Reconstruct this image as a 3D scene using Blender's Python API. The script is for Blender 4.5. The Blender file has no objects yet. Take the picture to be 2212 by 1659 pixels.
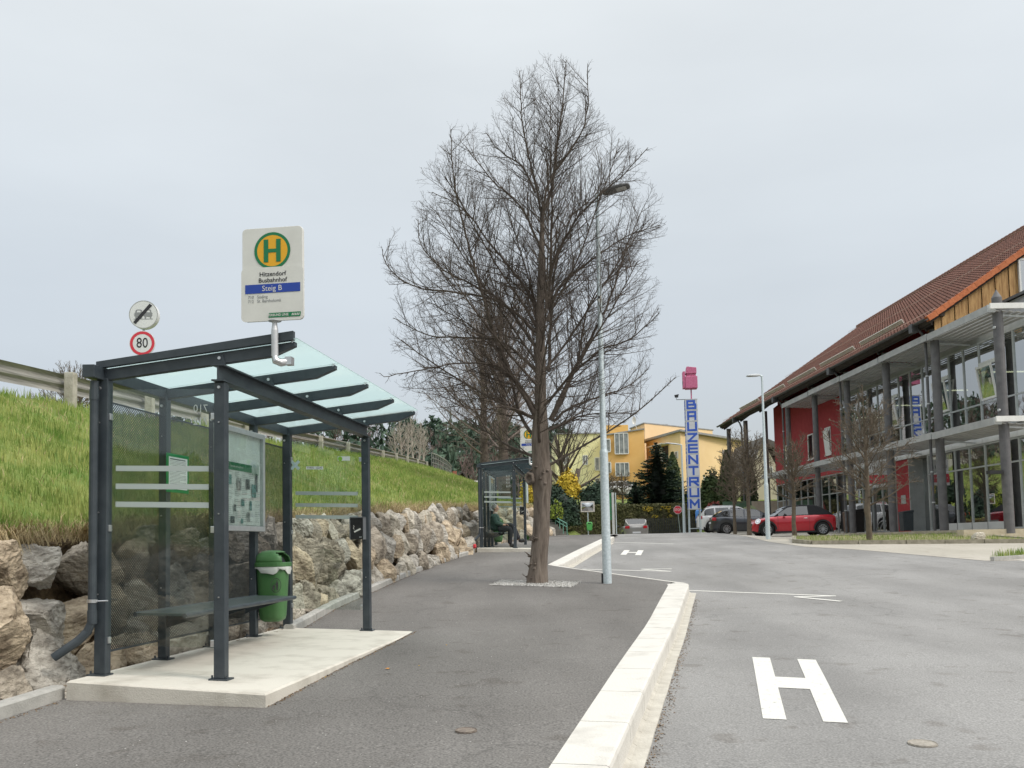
import bpy, bmesh, math, random
from mathutils import Vector, Matrix, noise
import numpy as np
R = math.radians
sc = bpy.context.scene
col = sc.collection
random.seed(7)
# ------------------------------------------------------------------ camera
CH = 0.985; F = 1969.0; PIT = R(3.82); ROL = R(-1.18); PY = 1041.0
cam_d = bpy.data.cameras.new('camera'); cam = bpy.data.objects.new('camera', cam_d); col.objects.link(cam)
_X = Vector((1, 0, 0)); _F = Vector((0, math.cos(PIT), math.sin(PIT))); _Z = Vector((0, -math.sin(PIT), math.cos(PIT)))
_R = _X * math.cos(ROL) + _Z * math.sin(ROL); _U = -_X * math.sin(ROL) + _Z * math.cos(ROL)
m = Matrix((( _R.x, _U.x, -_F.x, 0), (_R.y, _U.y, -_F.y, 0), (_R.z, _U.z, -_F.z, CH), (0, 0, 0, 1)))
cam.matrix_world = m
cam_d.sensor_width = 36; cam_d.lens = F / 2212 * 36; cam_d.shift_y = (PY - 829.5) / 2212
cam_d.clip_end = 3000; cam_d.clip_start = .05
sc.camera = cam
sc.view_settings.view_transform = 'Standard'; sc.view_settings.look = 'None'
sc.view_settings.exposure = 0.0; sc.view_settings.gamma = 1
# ------------------------------------------------------------------ world: overcast sky over a Nishita base
w = bpy.data.worlds.new('World'); sc.world = w; w.use_nodes = True
nt = w.node_tree; nt.nodes.clear()
SUN_EL, SUN_AZ = 46, 118
sky = nt.nodes.new('ShaderNodeTexSky'); sky.sky_type = 'NISHITA'; sky.sun_disc = False
sky.sun_elevation = R(SUN_EL); sky.sun_rotation = R(SUN_AZ); sky.dust_density = 4
bg1 = nt.nodes.new('ShaderNodeBackground'); bg1.inputs[1].default_value = 0.05
bgc = nt.nodes.new('ShaderNodeBackground'); bgc.inputs[1].default_value = 2.0
add = nt.nodes.new('ShaderNodeAddShader'); out = nt.nodes.new('ShaderNodeOutputWorld')
tc = nt.nodes.new('ShaderNodeTexCoord'); sp = nt.nodes.new('ShaderNodeSeparateXYZ'); rmp = nt.nodes.new('ShaderNodeValToRGB')
els = rmp.color_ramp.elements
cl = [(0.0, (.415, .435, .458)), (.137, (.468, .492, .512)), (.32, (.585, .612, .612)), (.52, (.725, .748, .732)), (.75, (1.4, 1.44, 1.44)), (1.0, (2.0, 2.02, 2.0))]
while len(els) < len(cl): els.new(.5)
for e, (p, c) in zip(els, cl): e.position = p; e.color = (c[0] / 2, c[1] / 2, c[2] / 2, 1)
nz = nt.nodes.new('ShaderNodeTexNoise'); nz.inputs['Scale'].default_value = 1.6; nz.inputs['Detail'].default_value = 5; nz.inputs['Roughness'].default_value = .5
mp = nt.nodes.new('ShaderNodeMapping'); mp.inputs['Scale'].default_value = (1, 1, 3.2)
mr = nt.nodes.new('ShaderNodeMapRange'); mr.inputs['From Min'].default_value = .3; mr.inputs['From Max'].default_value = .7
mr.inputs['To Min'].default_value = .92; mr.inputs['To Max'].default_value = 1.08
vm = nt.nodes.new('ShaderNodeVectorMath'); vm.operation = 'SCALE'
L = nt.links.new
L(sky.outputs[0], bg1.inputs[0]); L(tc.outputs['Generated'], sp.inputs[0]); L(sp.outputs[2], rmp.inputs[0])
L(tc.outputs['Generated'], mp.inputs[0]); L(mp.outputs[0], nz.inputs['Vector']); L(nz.outputs[0], mr.inputs[0])
L(rmp.outputs[0], vm.inputs[0]); L(mr.outputs[0], vm.inputs['Scale']); L(vm.outputs[0], bgc.inputs[0])
L(bg1.outputs[0], add.inputs[0]); L(bgc.outputs[0], add.inputs[1]); L(add.outputs[0], out.inputs[0])
sd = bpy.data.lights.new('sun', 'SUN'); sd.energy = 1.5; sd.angle = R(14); sd.color = (1, .95, .88)
sun = bpy.data.objects.new('sun', sd); col.objects.link(sun)
_el, _az = R(SUN_EL), R(SUN_AZ)
_sv = Vector((math.sin(_az) * math.cos(_el), math.cos(_az) * math.cos(_el), math.sin(_el)))
sun.rotation_euler = _sv.to_track_quat('Z', 'Y').to_euler()

# ------------------------------------------------------------------ image <-> world helpers (measured in a 2212 x 1659 view)
def ray(x, y):
    return (_R * ((x - 1106) / F) + _U * (-(y - PY) / F) + _F)
def at(x, y, Y):
    d = ray(x, y); return Vector((0, 0, CH)) + d * (Y / d.y)
def lerp(a, b, t): return a + (b - a) * t
def sm(t): t = max(0, min(1, t)); return t * t * (3 - 2 * t)
def interp(k, x):
    if x <= k[0][0]: return k[0][1]
    for (a, b), (c, d) in zip(k, k[1:]):
        if x <= c: return b + (d - b) * (x - a) / (c - a)
    return k[-1][1]
KM = [(-30, -1.33), (4, -.345), (8, -.228), (11.0, -.172), (13, -.06), (25.5, .56), (33, .90), (40, 1.21), (42, 1.275), (44, 1.27), (50, 1.1), (61, .93), (70, .9), (900, .9)]
KR = [(-30, -1.33), (4, -.345), (8, -.228), (11.0, -.172), (13, -.06), (25.5, .56), (33, .90), (41, 1.02), (50, 1.19), (58, 1.36), (66, 1.48), (900, 1.5)]
def T(X, Y):            # height of the road surface
    return lerp(interp(KM, Y), interp(KR, Y), sm((X - 8.6) / 3.2))
def PL(X, Y): return T(X, Y) + .16
def hit(x, y, fn):
    d = ray(x, y); lo, hi = 2.0, 90.0
    for i in range(60):
        mid = (lo + hi) / 2; p = Vector((0, 0, CH)) + d * (mid / d.y)
        if p.z > fn(p.x, p.y): lo = mid
        else: hi = mid
    return p

# ------------------------------------------------------------------ materials
MATS = {}
def mat(name, c1, c2=None, scale=8, rough=.7, metal=0, bump=0, bscale=None, detail=4, spec=.5, lo=.35, hi=.65, coat=0, stretch=None, vor=0):
    if name in MATS: return MATS[name]
    M = bpy.data.materials.new(name); M.use_nodes = True; MATS[name] = M
    t = M.node_tree; b = t.nodes['Principled BSDF']
    b.inputs['Roughness'].default_value = rough; b.inputs['Metallic'].default_value = metal
    b.inputs['Specular IOR Level'].default_value = spec
    if coat: b.inputs['Coat Weight'].default_value = coat; b.inputs['Coat Roughness'].default_value = .05
    b.inputs['Base Color'].default_value = (*c1, 1)
    if c2 or bump:
        tc = t.nodes.new('ShaderNodeTexCoord'); v = tc.outputs['Object']
        if stretch:
            mp = t.nodes.new('ShaderNodeMapping'); mp.inputs['Scale'].default_value = stretch
            t.links.new(v, mp.inputs[0]); v = mp.outputs[0]
        n = t.nodes.new('ShaderNodeTexNoise'); n.inputs['Scale'].default_value = scale; n.inputs['Detail'].default_value = detail
        n.inputs['Roughness'].default_value = .62
        t.links.new(v, n.inputs['Vector'])
        if c2:
            r = t.nodes.new('ShaderNodeValToRGB'); r.color_ramp.elements[0].position = lo; r.color_ramp.elements[1].position = hi
            r.color_ramp.elements[0].color = (*c1, 1); r.color_ramp.elements[1].color = (*c2, 1)
            t.links.new(n.outputs[0], r.inputs[0]); t.links.new(r.outputs[0], b.inputs['Base Color'])
        if bump:
            if vor:
                n2 = t.nodes.new('ShaderNodeTexVoronoi'); n2.inputs['Scale'].default_value = bscale or scale
            else:
                n2 = t.nodes.new('ShaderNodeTexNoise'); n2.inputs['Scale'].default_value = bscale or scale * 3; n2.inputs['Detail'].default_value = 6
            t.links.new(v, n2.inputs['Vector'])
            bp = t.nodes.new('ShaderNodeBump'); bp.inputs['Strength'].default_value = bump; bp.inputs['Distance'].default_value = .05 if name.startswith('limestone') else .02
            t.links.new(n2.outputs[0], bp.inputs['Height']); t.links.new(bp.outputs[0], b.inputs['Normal'])
    return M
def asphalt(name, base, tint, stain, spk=.5):
    M = bpy.data.materials.new(name); M.use_nodes = True; t = M.node_tree; b = t.nodes['Principled BSDF']
    b.inputs['Roughness'].default_value = .88; b.inputs['Specular IOR Level'].default_value = .3
    tc = t.nodes.new('ShaderNodeTexCoord'); v = tc.outputs['Object']
    def N(s, d, st=None):
        n = t.nodes.new('ShaderNodeTexNoise'); n.inputs['Scale'].default_value = s; n.inputs['Detail'].default_value = d
        if st:
            mp = t.nodes.new('ShaderNodeMapping'); mp.inputs['Scale'].default_value = st; mp.inputs['Rotation'].default_value = (0, 0, .22)
            t.links.new(v, mp.inputs[0]); t.links.new(mp.outputs[0], n.inputs['Vector'])
        else: t.links.new(v, n.inputs['Vector'])
        return n
    a = N(.35, 6); bb = N(70, 3); c = N(1.1, 5, (1, .25, 1))
    r1 = t.nodes.new('ShaderNodeValToRGB'); e = r1.color_ramp.elements
    e[0].position = .32; e[1].position = .68; e[0].color = (*base, 1); e[1].color = (*tint, 1); t.links.new(a.outputs[0], r1.inputs[0])
    r2 = t.nodes.new('ShaderNodeValToRGB'); e = r2.color_ramp.elements
    e[0].position = .3; e[1].position = .72; e[0].color = (1 - spk, 1 - spk, 1 - spk, 1); e[1].color = (1 + spk, 1 + spk, 1 + spk, 1); t.links.new(bb.outputs[0], r2.inputs[0])
    r3 = t.nodes.new('ShaderNodeValToRGB'); e = r3.color_ramp.elements
    e[0].position = .38; e[1].position = .6; e[0].color = (stain, stain, stain, 1); e[1].color = (1.02, 1.02, 1.02, 1); t.links.new(c.outputs[0], r3.inputs[0])
    m1 = t.nodes.new('ShaderNodeMix'); m1.data_type = 'RGBA'; m1.blend_type = 'MULTIPLY'; m1.inputs[0].default_value = 1
    m2 = t.nodes.new('ShaderNodeMix'); m2.data_type = 'RGBA'; m2.blend_type = 'MULTIPLY'; m2.inputs[0].default_value = 1
    t.links.new(r1.outputs[0], m1.inputs[6]); t.links.new(r2.outputs[0], m1.inputs[7])
    t.links.new(m1.outputs[2], m2.inputs[6]); t.links.new(r3.outputs[0], m2.inputs[7]); pass
    dn = N(.9, 4); vo = t.nodes.new('ShaderNodeTexVoronoi'); vo.feature = 'DISTANCE_TO_EDGE'; vo.inputs['Scale'].default_value = .13
    va = t.nodes.new('ShaderNodeVectorMath'); va.operation = 'MULTIPLY_ADD'; va.inputs[1].default_value = (1.6, 1.6, 0); t.links.new(dn.outputs[1], va.inputs[0]); t.links.new(v, va.inputs[2]); t.links.new(va.outputs[0], vo.inputs['Vector'])
    rc = t.nodes.new('ShaderNodeValToRGB'); e = rc.color_ramp.elements; e[0].position = .0005; e[1].position = .0028; e[0].color = (.84, .84, .84, 1); e[1].color = (1, 1, 1, 1); t.links.new(vo.outputs[0], rc.inputs[0])
    m3 = t.nodes.new('ShaderNodeMix'); m3.data_type = 'RGBA'; m3.blend_type = 'MULTIPLY'; m3.inputs[0].default_value = 1
    t.links.new(m2.outputs[2], m3.inputs[6]); t.links.new(rc.outputs[0], m3.inputs[7])
    sp_ = N(3.3, 7); r5 = t.nodes.new('ShaderNodeValToRGB'); e = r5.color_ramp.elements; e[0].position = .30; e[1].position = .40; e[0].color = (.80, .78, .76, 1); e[1].color = (1, 1, 1, 1); t.links.new(sp_.outputs[0], r5.inputs[0])
    m4 = t.nodes.new('ShaderNodeMix'); m4.data_type = 'RGBA'; m4.blend_type = 'MULTIPLY'; m4.inputs[0].default_value = 1
    t.links.new(m3.outputs[2], m4.inputs[6]); t.links.new(r5.outputs[0], m4.inputs[7]); t.links.new(m4.outputs[2], b.inputs['Base Color'])
    bp = t.nodes.new('ShaderNodeBump'); bp.inputs['Strength'].default_value = .5; bp.inputs['Distance'].default_value = .006
    t.links.new(bb.outputs[0], bp.inputs['Height']); t.links.new(bp.outputs[0], b.inputs['Normal'])
    return M
def glassmat(name, tint, refl=.06, rough=.0, boost=1.3, diff=None):
    M = bpy.data.materials.new(name); M.use_nodes = True; t = M.node_tree; t.nodes.clear()
    o = t.nodes.new('ShaderNodeOutputMaterial'); tr = t.nodes.new('ShaderNodeBsdfTransparent'); gl = t.nodes.new('ShaderNodeBsdfGlossy')
    tr.inputs[0].default_value = (*tint, 1); gl.inputs['Roughness'].default_value = rough
    lw = t.nodes.new('ShaderNodeLayerWeight'); lw.inputs[0].default_value = .5
    fr = t.nodes.new('ShaderNodeMath'); fr.operation = 'POWER'; fr.inputs[1].default_value = 5
    t.links.new(lw.outputs['Facing'], fr.inputs[0])
    ma = t.nodes.new('ShaderNodeMath'); ma.operation = 'MULTIPLY_ADD'; ma.inputs[1].default_value = boost; ma.inputs[2].default_value = refl; ma.use_clamp = True
    mx = t.nodes.new('ShaderNodeMixShader')
    t.links.new(fr.outputs[0], ma.inputs[0]); t.links.new(ma.outputs[0], mx.inputs[0])
    src = tr.outputs[0]
    if diff:
        d1 = t.nodes.new('ShaderNodeBsdfTranslucent'); d1.inputs[0].default_value = (*diff[0], 1)
        m0 = t.nodes.new('ShaderNodeMixShader'); m0.inputs[0].default_value = diff[1]
        t.links.new(src, m0.inputs[1]); t.links.new(d1.outputs[0], m0.inputs[2]); src = m0.outputs[0]
    t.links.new(src, mx.inputs[1]); t.links.new(gl.outputs[0], mx.inputs[2]); t.links.new(mx.outputs[0], o.inputs[0])
    MATS[name] = M; return M
def emit(name, c, s):
    M = bpy.data.materials.new(name); M.use_nodes = True; b = M.node_tree.nodes['Principled BSDF']
    b.inputs['Base Color'].default_value = (*c, 1); b.inputs['Emission Color'].default_value = (*c, 1); b.inputs['Emission Strength'].default_value = s
    return M
def perfmat():
    M = bpy.data.materials.new('perforated_metal'); M.use_nodes = True; t = M.node_tree; b = t.nodes['Principled BSDF']
    b.inputs['Base Color'].default_value = (.020, .026, .028, 1); b.inputs['Roughness'].default_value = .7
    tc = t.nodes.new('ShaderNodeTexCoord'); mp = t.nodes.new('ShaderNodeMapping')
    mp.inputs['Scale'].default_value = (0, 1 / .019, 1 / .019); mp.inputs['Rotation'].default_value = (R(45), 0, 0)
    v = t.nodes.new('ShaderNodeVectorMath'); v.operation = 'FRACTION'
    s = t.nodes.new('ShaderNodeVectorMath'); s.operation = 'SUBTRACT'; s.inputs[1].default_value = (0, .5, .5)
    l = t.nodes.new('ShaderNodeVectorMath'); l.operation = 'LENGTH'
    c = t.nodes.new('ShaderNodeMath'); c.operation = 'LESS_THAN'; c.inputs[1].default_value = .335
    tr = t.nodes.new('ShaderNodeBsdfTransparent'); mx = t.nodes.new('ShaderNodeMixShader'); o = t.nodes['Material Output']
    lk = t.links.new
    lk(tc.outputs['Object'], mp.inputs[0]); lk(mp.outputs[0], v.inputs[0]); lk(v.outputs[0], s.inputs[0]); lk(s.outputs[0], l.inputs[0])
    lk(l.outputs['Value'], c.inputs[0]); lk(c.outputs[0], mx.inputs[0]); lk(b.outputs[0], mx.inputs[1]); lk(tr.outputs[0], mx.inputs[2]); lk(mx.outputs[0], o.inputs[0])
    return M
anth = mat('anthracite_powder_coat', (.030, .040, .049), (.048, .060, .069), 7, .45, 0, .08, 300)
anth2 = mat('black_rubber', (.012, .012, .013), rough=.6)
steel = mat('brushed_steel', (.55, .56, .57), (.66, .67, .68), 20, .35, .9)
galv = mat('galvanised_steel', (.50, .575, .60), (.62, .69, .715), 26, .55, .35, .05, 60, detail=3, lo=.4, hi=.6)
alu = mat('aluminium', (.50, .51, .52), (.58, .59, .6), 12, .45, .5)
white = mat('white_paint', (.78, .78, .75), (.70, .70, .67), 6, .5)
linew = mat('road_paint', (.34, .335, .31), (.66, .65, .60), 22, .85, 0, .5, 90, lo=.28, hi=.42, detail=10)
kerbw = mat('pale_kerb_concrete', (.44, .42, .38), (.61, .59, .54), 3.2, .85, 0, .3, 60, lo=.22, hi=.5, detail=9)
gutm = mat('gutter_mortar', (.54, .515, .45), (.42, .395, .34), 6, .9, 0, .3, 60)
conc = mat('concrete', (.34, .335, .31), (.44, .43, .40), 7, .85, 0, .3, 70)
slabm = mat('slab_concrete', (.43, .40, .34), (.60, .57, .50), 2.6, .85, 0, .25, 90, lo=.28, hi=.52, detail=9)
slabs = mat('slab_side_concrete', (.30, .28, .24), (.42, .39, .33), 5, .9, 0, .3, 60, lo=.35, hi=.65)
plat_m = asphalt('platform_asphalt', (.140, .132, .122), (.187, .178, .166), .86, .46)
road_m = asphalt('road_asphalt', (.225, .220, .210), (.282, .277, .267), .86, .32)
fore_m = asphalt('forecourt_concrete', (.38, .355, .30), (.45, .42, .365), .93, .16)
soil = mat('soil_with_litter', (.075, .048, .026), (.20, .14, .075), 14, .95, 0, .8, 40)
turf = mat('turf_ground', (.10, .17, .025), (.22, .24, .06), 2.2, .95, 0, .8, 30)
field = mat('field_ground', (.10, .13, .04), (.17, .17, .08), .3, .95)
bark = mat('bark', (.085, .066, .052), (.20, .165, .135), 16, .95, 0, 1.0, 30, stretch=(1, 1, .16), detail=6)
twig = mat('twig_bark', (.055, .042, .034), (.10, .078, .062), 5, .95)
twig2 = mat('small_tree_bark', (.095, .075, .055), (.15, .12, .085), 6, .95)
twig3 = mat('pale_birch_bark', (.30, .26, .22), (.42, .38, .33), 6, .9)
twig4b = mat('brown_twigs', (.17, .135, .115), (.25, .20, .175), 3, .95)
twig4 = mat('reddish_twigs', (.12, .085, .075), (.18, .13, .115), 3, .95)
conif = mat('conifer_needles', (.012, .030, .018), (.03, .062, .032), 1.3, .8)
conif2 = mat('hazed_conifer_needles', (.035, .068, .045), (.08, .125, .08), .25, .9)  # needle colours lightened to stand in for distance haze
thujam = mat('thuja_leaves', (.03, .055, .015), (.06, .085, .022), 3, .85)
hedgem = mat('hedge_leaves', (.055, .06, .02), (.12, .115, .045), 4, .9)
yelm = mat('forsythia_flowers', (.45, .31, .02), (.66, .50, .05), 5, .8)
ylgrn = mat('yellow_green_leaves', (.16, .22, .02), (.26, .32, .04), 5, .8)
grassm = mat('grass_blades', (.105, .21, .03), (.36, .39, .12), 2.6, .75, detail=10, lo=.36, hi=.66, spec=.25)
dgrassm = mat('dry_grass_blades', (.34, .25, .12), (.52, .43, .25), 3, .85)
gravm = mat('pale_gravel', (.40, .39, .365), (.64, .63, .60), 40, .9, 0, 1, 60)
green_pl = mat('green_plastic', (.055, .155, .05), (.075, .185, .065), 5, .42)
lgreen = mat('light_green_plastic', (.10, .42, .10), rough=.5)
blackp = mat('black_plastic', (.014, .014, .015), rough=.45)
signw = mat('sign_white', (.60, .60, .56), (.66, .66, .62), 5, .45)
signg = mat('sign_green', (.0, .16, .055), rough=.45)
signy = mat('sign_yellow', (.72, .37, .01), rough=.45)
signb = mat('sign_blue', (.012, .05, .32), rough=.45)
signr = mat('sign_red', (.60, .035, .06), rough=.45)
ink = mat('black_ink', (.02, .02, .025), rough=.6)
inkg = mat('grey_ink', (.16, .17, .18), rough=.6)
paper = mat('paper', (.74, .75, .73), (.80, .81, .79), 6, .8)
etched = mat('frosted_film', (.40, .455, .435), rough=.8, spec=.2)
glass = glassmat('clear_glass', (.93, .965, .95), .05, 0, .9)
roofglass = glassmat('roof_glass', (.83, .92, .915), .03, .05, .5, ((.70, .79, .785), .5))
winglass = glassmat('window_glass', (.44, .52, .51), .58, .0, .6)
carglass = glassmat('car_glass', (.10, .12, .13), .16, .0, .9)
perf = perfmat()
rock_m = []
for i, (a, b) in enumerate([((.19, .172, .145), (.52, .49, .43)), ((.23, .18, .125), (.55, .455, .33)), ((.15, .127, .098), (.40, .35, .28)), ((.28, .25, .195), (.60, .555, .465))]):
    rock_m.append(mat('limestone_%s' % ['grey', 'ochre', 'dark', 'pale'][i], a, b, 4.2, .92, 0, 1.0, 14, detail=12, lo=.36, hi=.60, stretch=(1, 1, 1.9)))

# ------------------------------------------------------------------ mesh builder
class MB:
    def __init__(s): s.v = []; s.f = []
    def poly(s, pts):
        n = len(s.v); s.v += [tuple(p) for p in pts]; s.f.append(tuple(range(n, n + len(pts)))); return s
    def hexa(s, p):     # 8 points: bottom 4, top 4
        n = len(s.v); s.v += [tuple(q) for q in p]
        for f in ((3, 2, 1, 0), (4, 5, 6, 7), (0, 1, 5, 4), (1, 2, 6, 5), (2, 3, 7, 6), (3, 0, 4, 7)): s.f.append(tuple(n + i for i in f))
        return s
    def box(s, x0, x1, y0, y1, z0, z1):
        return s.hexa([(x0, y0, z0), (x1, y0, z0), (x1, y1, z0), (x0, y1, z0), (x0, y0, z1), (x1, y0, z1), (x1, y1, z1), (x0, y1, z1)])
    def bar(s, a, b, w, h, up=(0, 0, 1), w2=None, h2=None):
        a = Vector(a); b = Vector(b); d = (b - a).normalized(); u = Vector(up)
        r = d.cross(u)
        if r.length < 1e-5: r = d.cross(Vector((1, 0, 0)))
        r.normalize(); u = r.cross(d).normalized(); w2 = w if w2 is None else w2; h2 = h if h2 is None else h2
        P = []
        for c, ww, hh in ((a, w, h), (b, w2, h2)):
            P += [c - r * ww / 2 - u * hh / 2, c + r * ww / 2 - u * hh / 2, c + r * ww / 2 + u * hh / 2, c - r * ww / 2 + u * hh / 2]
        return s.hexa(P)
    def tube(s, pts, rad, n=8, cap=True):
        pts = [Vector(p) for p in pts]
        if not isinstance(rad, (list, tuple)): rad = [rad] * len(pts)
        base = len(s.v); ref = None
        for i, p in enumerate(pts):
            d = (pts[min(i + 1, len(pts) - 1)] - pts[max(i - 1, 0)])
            if d.length < 1e-9: d = Vector((0, 0, 1))
            d.normalize()
            if ref is None:
                ref = d.cross(Vector((0, 0, 1)) if abs(d.z) < .9 else Vector((1, 0, 0))).normalized()
            else:
                ref = (ref - d * ref.dot(d))
                if ref.length < 1e-6: ref = d.cross(Vector((.3, .9, .1)))
                ref.normalize()
            b = d.cross(ref)
            for k in range(n):
                a = 2 * math.pi * k / n; s.v.append(tuple(p + (ref * math.cos(a) + b * math.sin(a)) * rad[i]))
        for i in range(len(pts) - 1):
            for k in range(n):
                k2 = (k + 1) % n; s.f.append((base + i * n + k, base + i * n + k2, base + (i + 1) * n + k2, base + (i + 1) * n + k))
        if cap:
            s.f.append(tuple(base + k for k in reversed(range(n)))); s.f.append(tuple(base + (len(pts) - 1) * n + k for k in range(n)))
        return s
    def disc(s, c, nrm, r, n=32, up=(0, 0, 1)):
        c = Vector(c); nrm = Vector(nrm).normalized(); a = Vector(up); a = (a - nrm * a.dot(nrm)).normalized(); b = nrm.cross(a)
        return s.poly([c + a * math.cos(2 * math.pi * k / n) * r + b * math.sin(2 * math.pi * k / n) * r for k in range(n)])
    def ring(s, c, nrm, r0, r1, n=40, up=(0, 0, 1)):
        c = Vector(c); nrm = Vector(nrm).normalized(); a = Vector(up); a = (a - nrm * a.dot(nrm)).normalized(); b = nrm.cross(a)
        base = len(s.v)
        for k in range(n):
            d = a * math.cos(2 * math.pi * k / n) + b * math.sin(2 * math.pi * k / n)
            s.v.append(tuple(c + d * r0)); s.v.append(tuple(c + d * r1))
        for k in range(n):
            j = (k + 1) % n; s.f.append((base + 2 * k, base + 2 * k + 1, base + 2 * j + 1, base + 2 * j))
        return s
    def grid(s, P):      # rows of points
        n = len(s.v); w_ = len(P[0])
        for row in P: s.v += [tuple(p) for p in row]
        for i in range(len(P) - 1):
            for j in range(w_ - 1): s.f.append((n + i * w_ + j, n + i * w_ + j + 1, n + (i + 1) * w_ + j + 1, n + (i + 1) * w_ + j))
        return s
    def prism(s, pts, off):   # polygon extruded by off
        off = Vector(off); n = len(s.v); k = len(pts)
        s.v += [tuple(p) for p in pts] + [tuple(Vector(p) + off) for p in pts]
        s.f.append(tuple(range(n, n + k))); s.f.append(tuple(reversed(range(n + k, n + 2 * k))))
        for i in range(k): j = (i + 1) % k; s.f.append((n + i, n + k + i, n + k + j, n + j))
        return s
    def lathe(s, prof, n=20, c=(0, 0, 0)):
        P = [[(c[0] + r * math.cos(2 * math.pi * k / n), c[1] + r * math.sin(2 * math.pi * k / n), c[2] + z) for k in range(n + 1)] for r, z in prof]
        return s.grid(P)
    def shear(s, k):
        s.v = [(x, y, z - k * x) for x, y, z in s.v]; return s
    def xf(s, M): s.v = [tuple(M @ Vector(p)) for p in s.v]; return s
    def mesh(s, name, material, smooth=False, off=None):
        me = bpy.data.meshes.new(name)
        v = s.v if off is None else [(x - off[0], y - off[1], z - off[2]) for x, y, z in s.v]
        me.from_pydata(v, [], s.f); me.materials.append(material)
        if smooth: me.polygons.foreach_set('use_smooth', [True] * len(me.polygons))
        me.update(); return me
def tag(o, label=None, cat=None, group=None, kind=None):
    if label: o['label'] = label
    if cat: o['category'] = cat
    if group: o['group'] = group
    if kind: o['kind'] = kind
    return o
def thing(name, label, cat, loc=(0, 0, 0), rz=0, group=None):
    o = bpy.data.objects.new(name, None); col.objects.link(o); o.location = loc; o.rotation_euler = (0, 0, rz); o.empty_display_size = .2
    return tag(o, label, cat, group)
def part(name, mb, material, parent=None, smooth=False, world=False, label=None, bevel=0):
    off = None
    if world and parent is not None:
        r = parent
        while r.parent: r = r.parent
        off = r.location
    o = bpy.data.objects.new(name, mb.mesh(name, material, smooth, off)); col.objects.link(o)
    if parent is not None: o.parent = parent
    if label: o['label'] = label
    if bevel:
        bv = o.modifiers.new('bevel', 'BEVEL'); bv.width = bevel; bv.segments = 2; bv.limit_method = 'ANGLE'
    return o
def solid(name, mb, material, label, cat, smooth=False, group=None, bevel=0):
    """one-mesh thing built in world coordinates; origin moved to its base"""
    xs = [p[0] for p in mb.v]; ys = [p[1] for p in mb.v]; zs = [p[2] for p in mb.v]
    off = ((min(xs) + max(xs)) / 2, (min(ys) + max(ys)) / 2, min(zs))
    o = bpy.data.objects.new(name, mb.mesh(name, material, smooth, off)); o.location = off; col.objects.link(o)
    if bevel:
        bv = o.modifiers.new('bevel', 'BEVEL'); bv.width = bevel; bv.segments = 2; bv.limit_method = 'ANGLE'
    return tag(o, label, cat, group)
def struct(name, mb, material, smooth=False, kind='structure', label=None, cat=None):
    o = bpy.data.objects.new(name, mb.mesh(name, material, smooth)); col.objects.link(o)
    return tag(o, label, cat, None, kind)
def children(o): return [c for c in bpy.data.objects if c.parent == o]
def copy_tree(o, parent=None):
    c = o.copy(); col.objects.link(c); c.parent = parent
    for ch in children(o): copy_tree(ch, c)
    return c
_fc = {}
def text_mb(body, size, O, right, up, align='CENTER', sx=1.0, bold=0, lift=0.0):
    key = (body, align, bold)
    if key not in _fc:
        cu = bpy.data.curves.new('t', 'FONT'); cu.body = body; cu.align_x = align; cu.align_y = 'CENTER'; cu.offset = bold; cu.resolution_u = 3
        ob = bpy.data.objects.new('t', cu); col.objects.link(ob)
        me = bpy.data.meshes.new_from_object(ob)
        _fc[key] = ([tuple(v.co) for v in me.vertices], [tuple(p.vertices) for p in me.polygons])
        bpy.data.objects.remove(ob); bpy.data.curves.remove(cu); bpy.data.meshes.remove(me)
    vs, fs = _fc[key]; O = Vector(O); r = Vector(right).normalized(); u = Vector(up).normalized(); n = r.cross(u)
    mb = MB(); mb.v = [tuple(O + r * (x * size * sx) + u * (y * size) + n * lift) for x, y, z in vs]; mb.f = list(fs)
    return mb
def join(*ms):
    o = MB()
    for q in ms:
        n = len(o.v); o.v += q.v; o.f += [tuple(i + n for i in f) for f in q.f]
    return o
exec_parts = []
# ================================================================== SETTING: ground, road, platform, kerbs
def frange(a, b, s):
    o = []
    while a < b - 1e-6: o.append(a); a += s
    o.append(b); return o
def _h(x, y, fn=PL): p = hit(x, y, fn); return (p.y, p.x)
KERB_L = [(-20, -6.5), (0, -4.55), _h(0, 1556), _h(168, 1500), (10.5, -2.62), _h(700, 1325), _h(864, 1250.6), _h(950, 1216), _h(1030, 1193), (26.5, -.9), (30.2, -.6), (33.6, .25), (37, 1.4), (40.5, 1.9), (47.5, 2.1), (60, 2.5)]
_a, _b = _h(1190, 1659), _h(1437.6, 1259.3)
_c = _h(1478, 1260.2); _d = _h(1233, 1227); _e = _h(1207, 1222.5); _t = _h(1189, 1218.9); _f = _h(1301, 1164)
KERB_R = [(-20, _a[1] - .2268 * (_a[0] + 20)), _a, _b, (_c[0] + .12, _c[1] - .13), _d, (_d[0] + .7, _e[1] - .1), _t, _f, (_f[0] + 2, _f[1] + .4)]
def kl(Y): return interp(KERB_L, Y)
def kr(Y): return interp(KERB_R, Y) + .08
def strip(fl, fr, ys, nx, z):
    P = []
    for y in ys:
        a, b = fl(y), fr(y); P.append([(lerp(a, b, i / nx), y, z(lerp(a, b, i / nx), y)) for i in range(nx + 1)])
    return MB().grid(P)
# wide ground
ys = frange(-150, -10, 20) + frange(-8, 80, 2) + frange(90, 300, 15) + [400, 600, 900]
xs = [-300, -150, -80, -40, -20] + frange(-12, 20, 1) + [25, 35, 60, 100, 160, 300]
def gz(x, y):
    z = T(x, y) - .05
    if x < -7.2 and y > -20: z = min(z, T(x, y)) - .3
    return z
struct('ground', MB().grid([[(x, y, gz(x, y)) for x in xs] for y in ys]), field)
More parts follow.
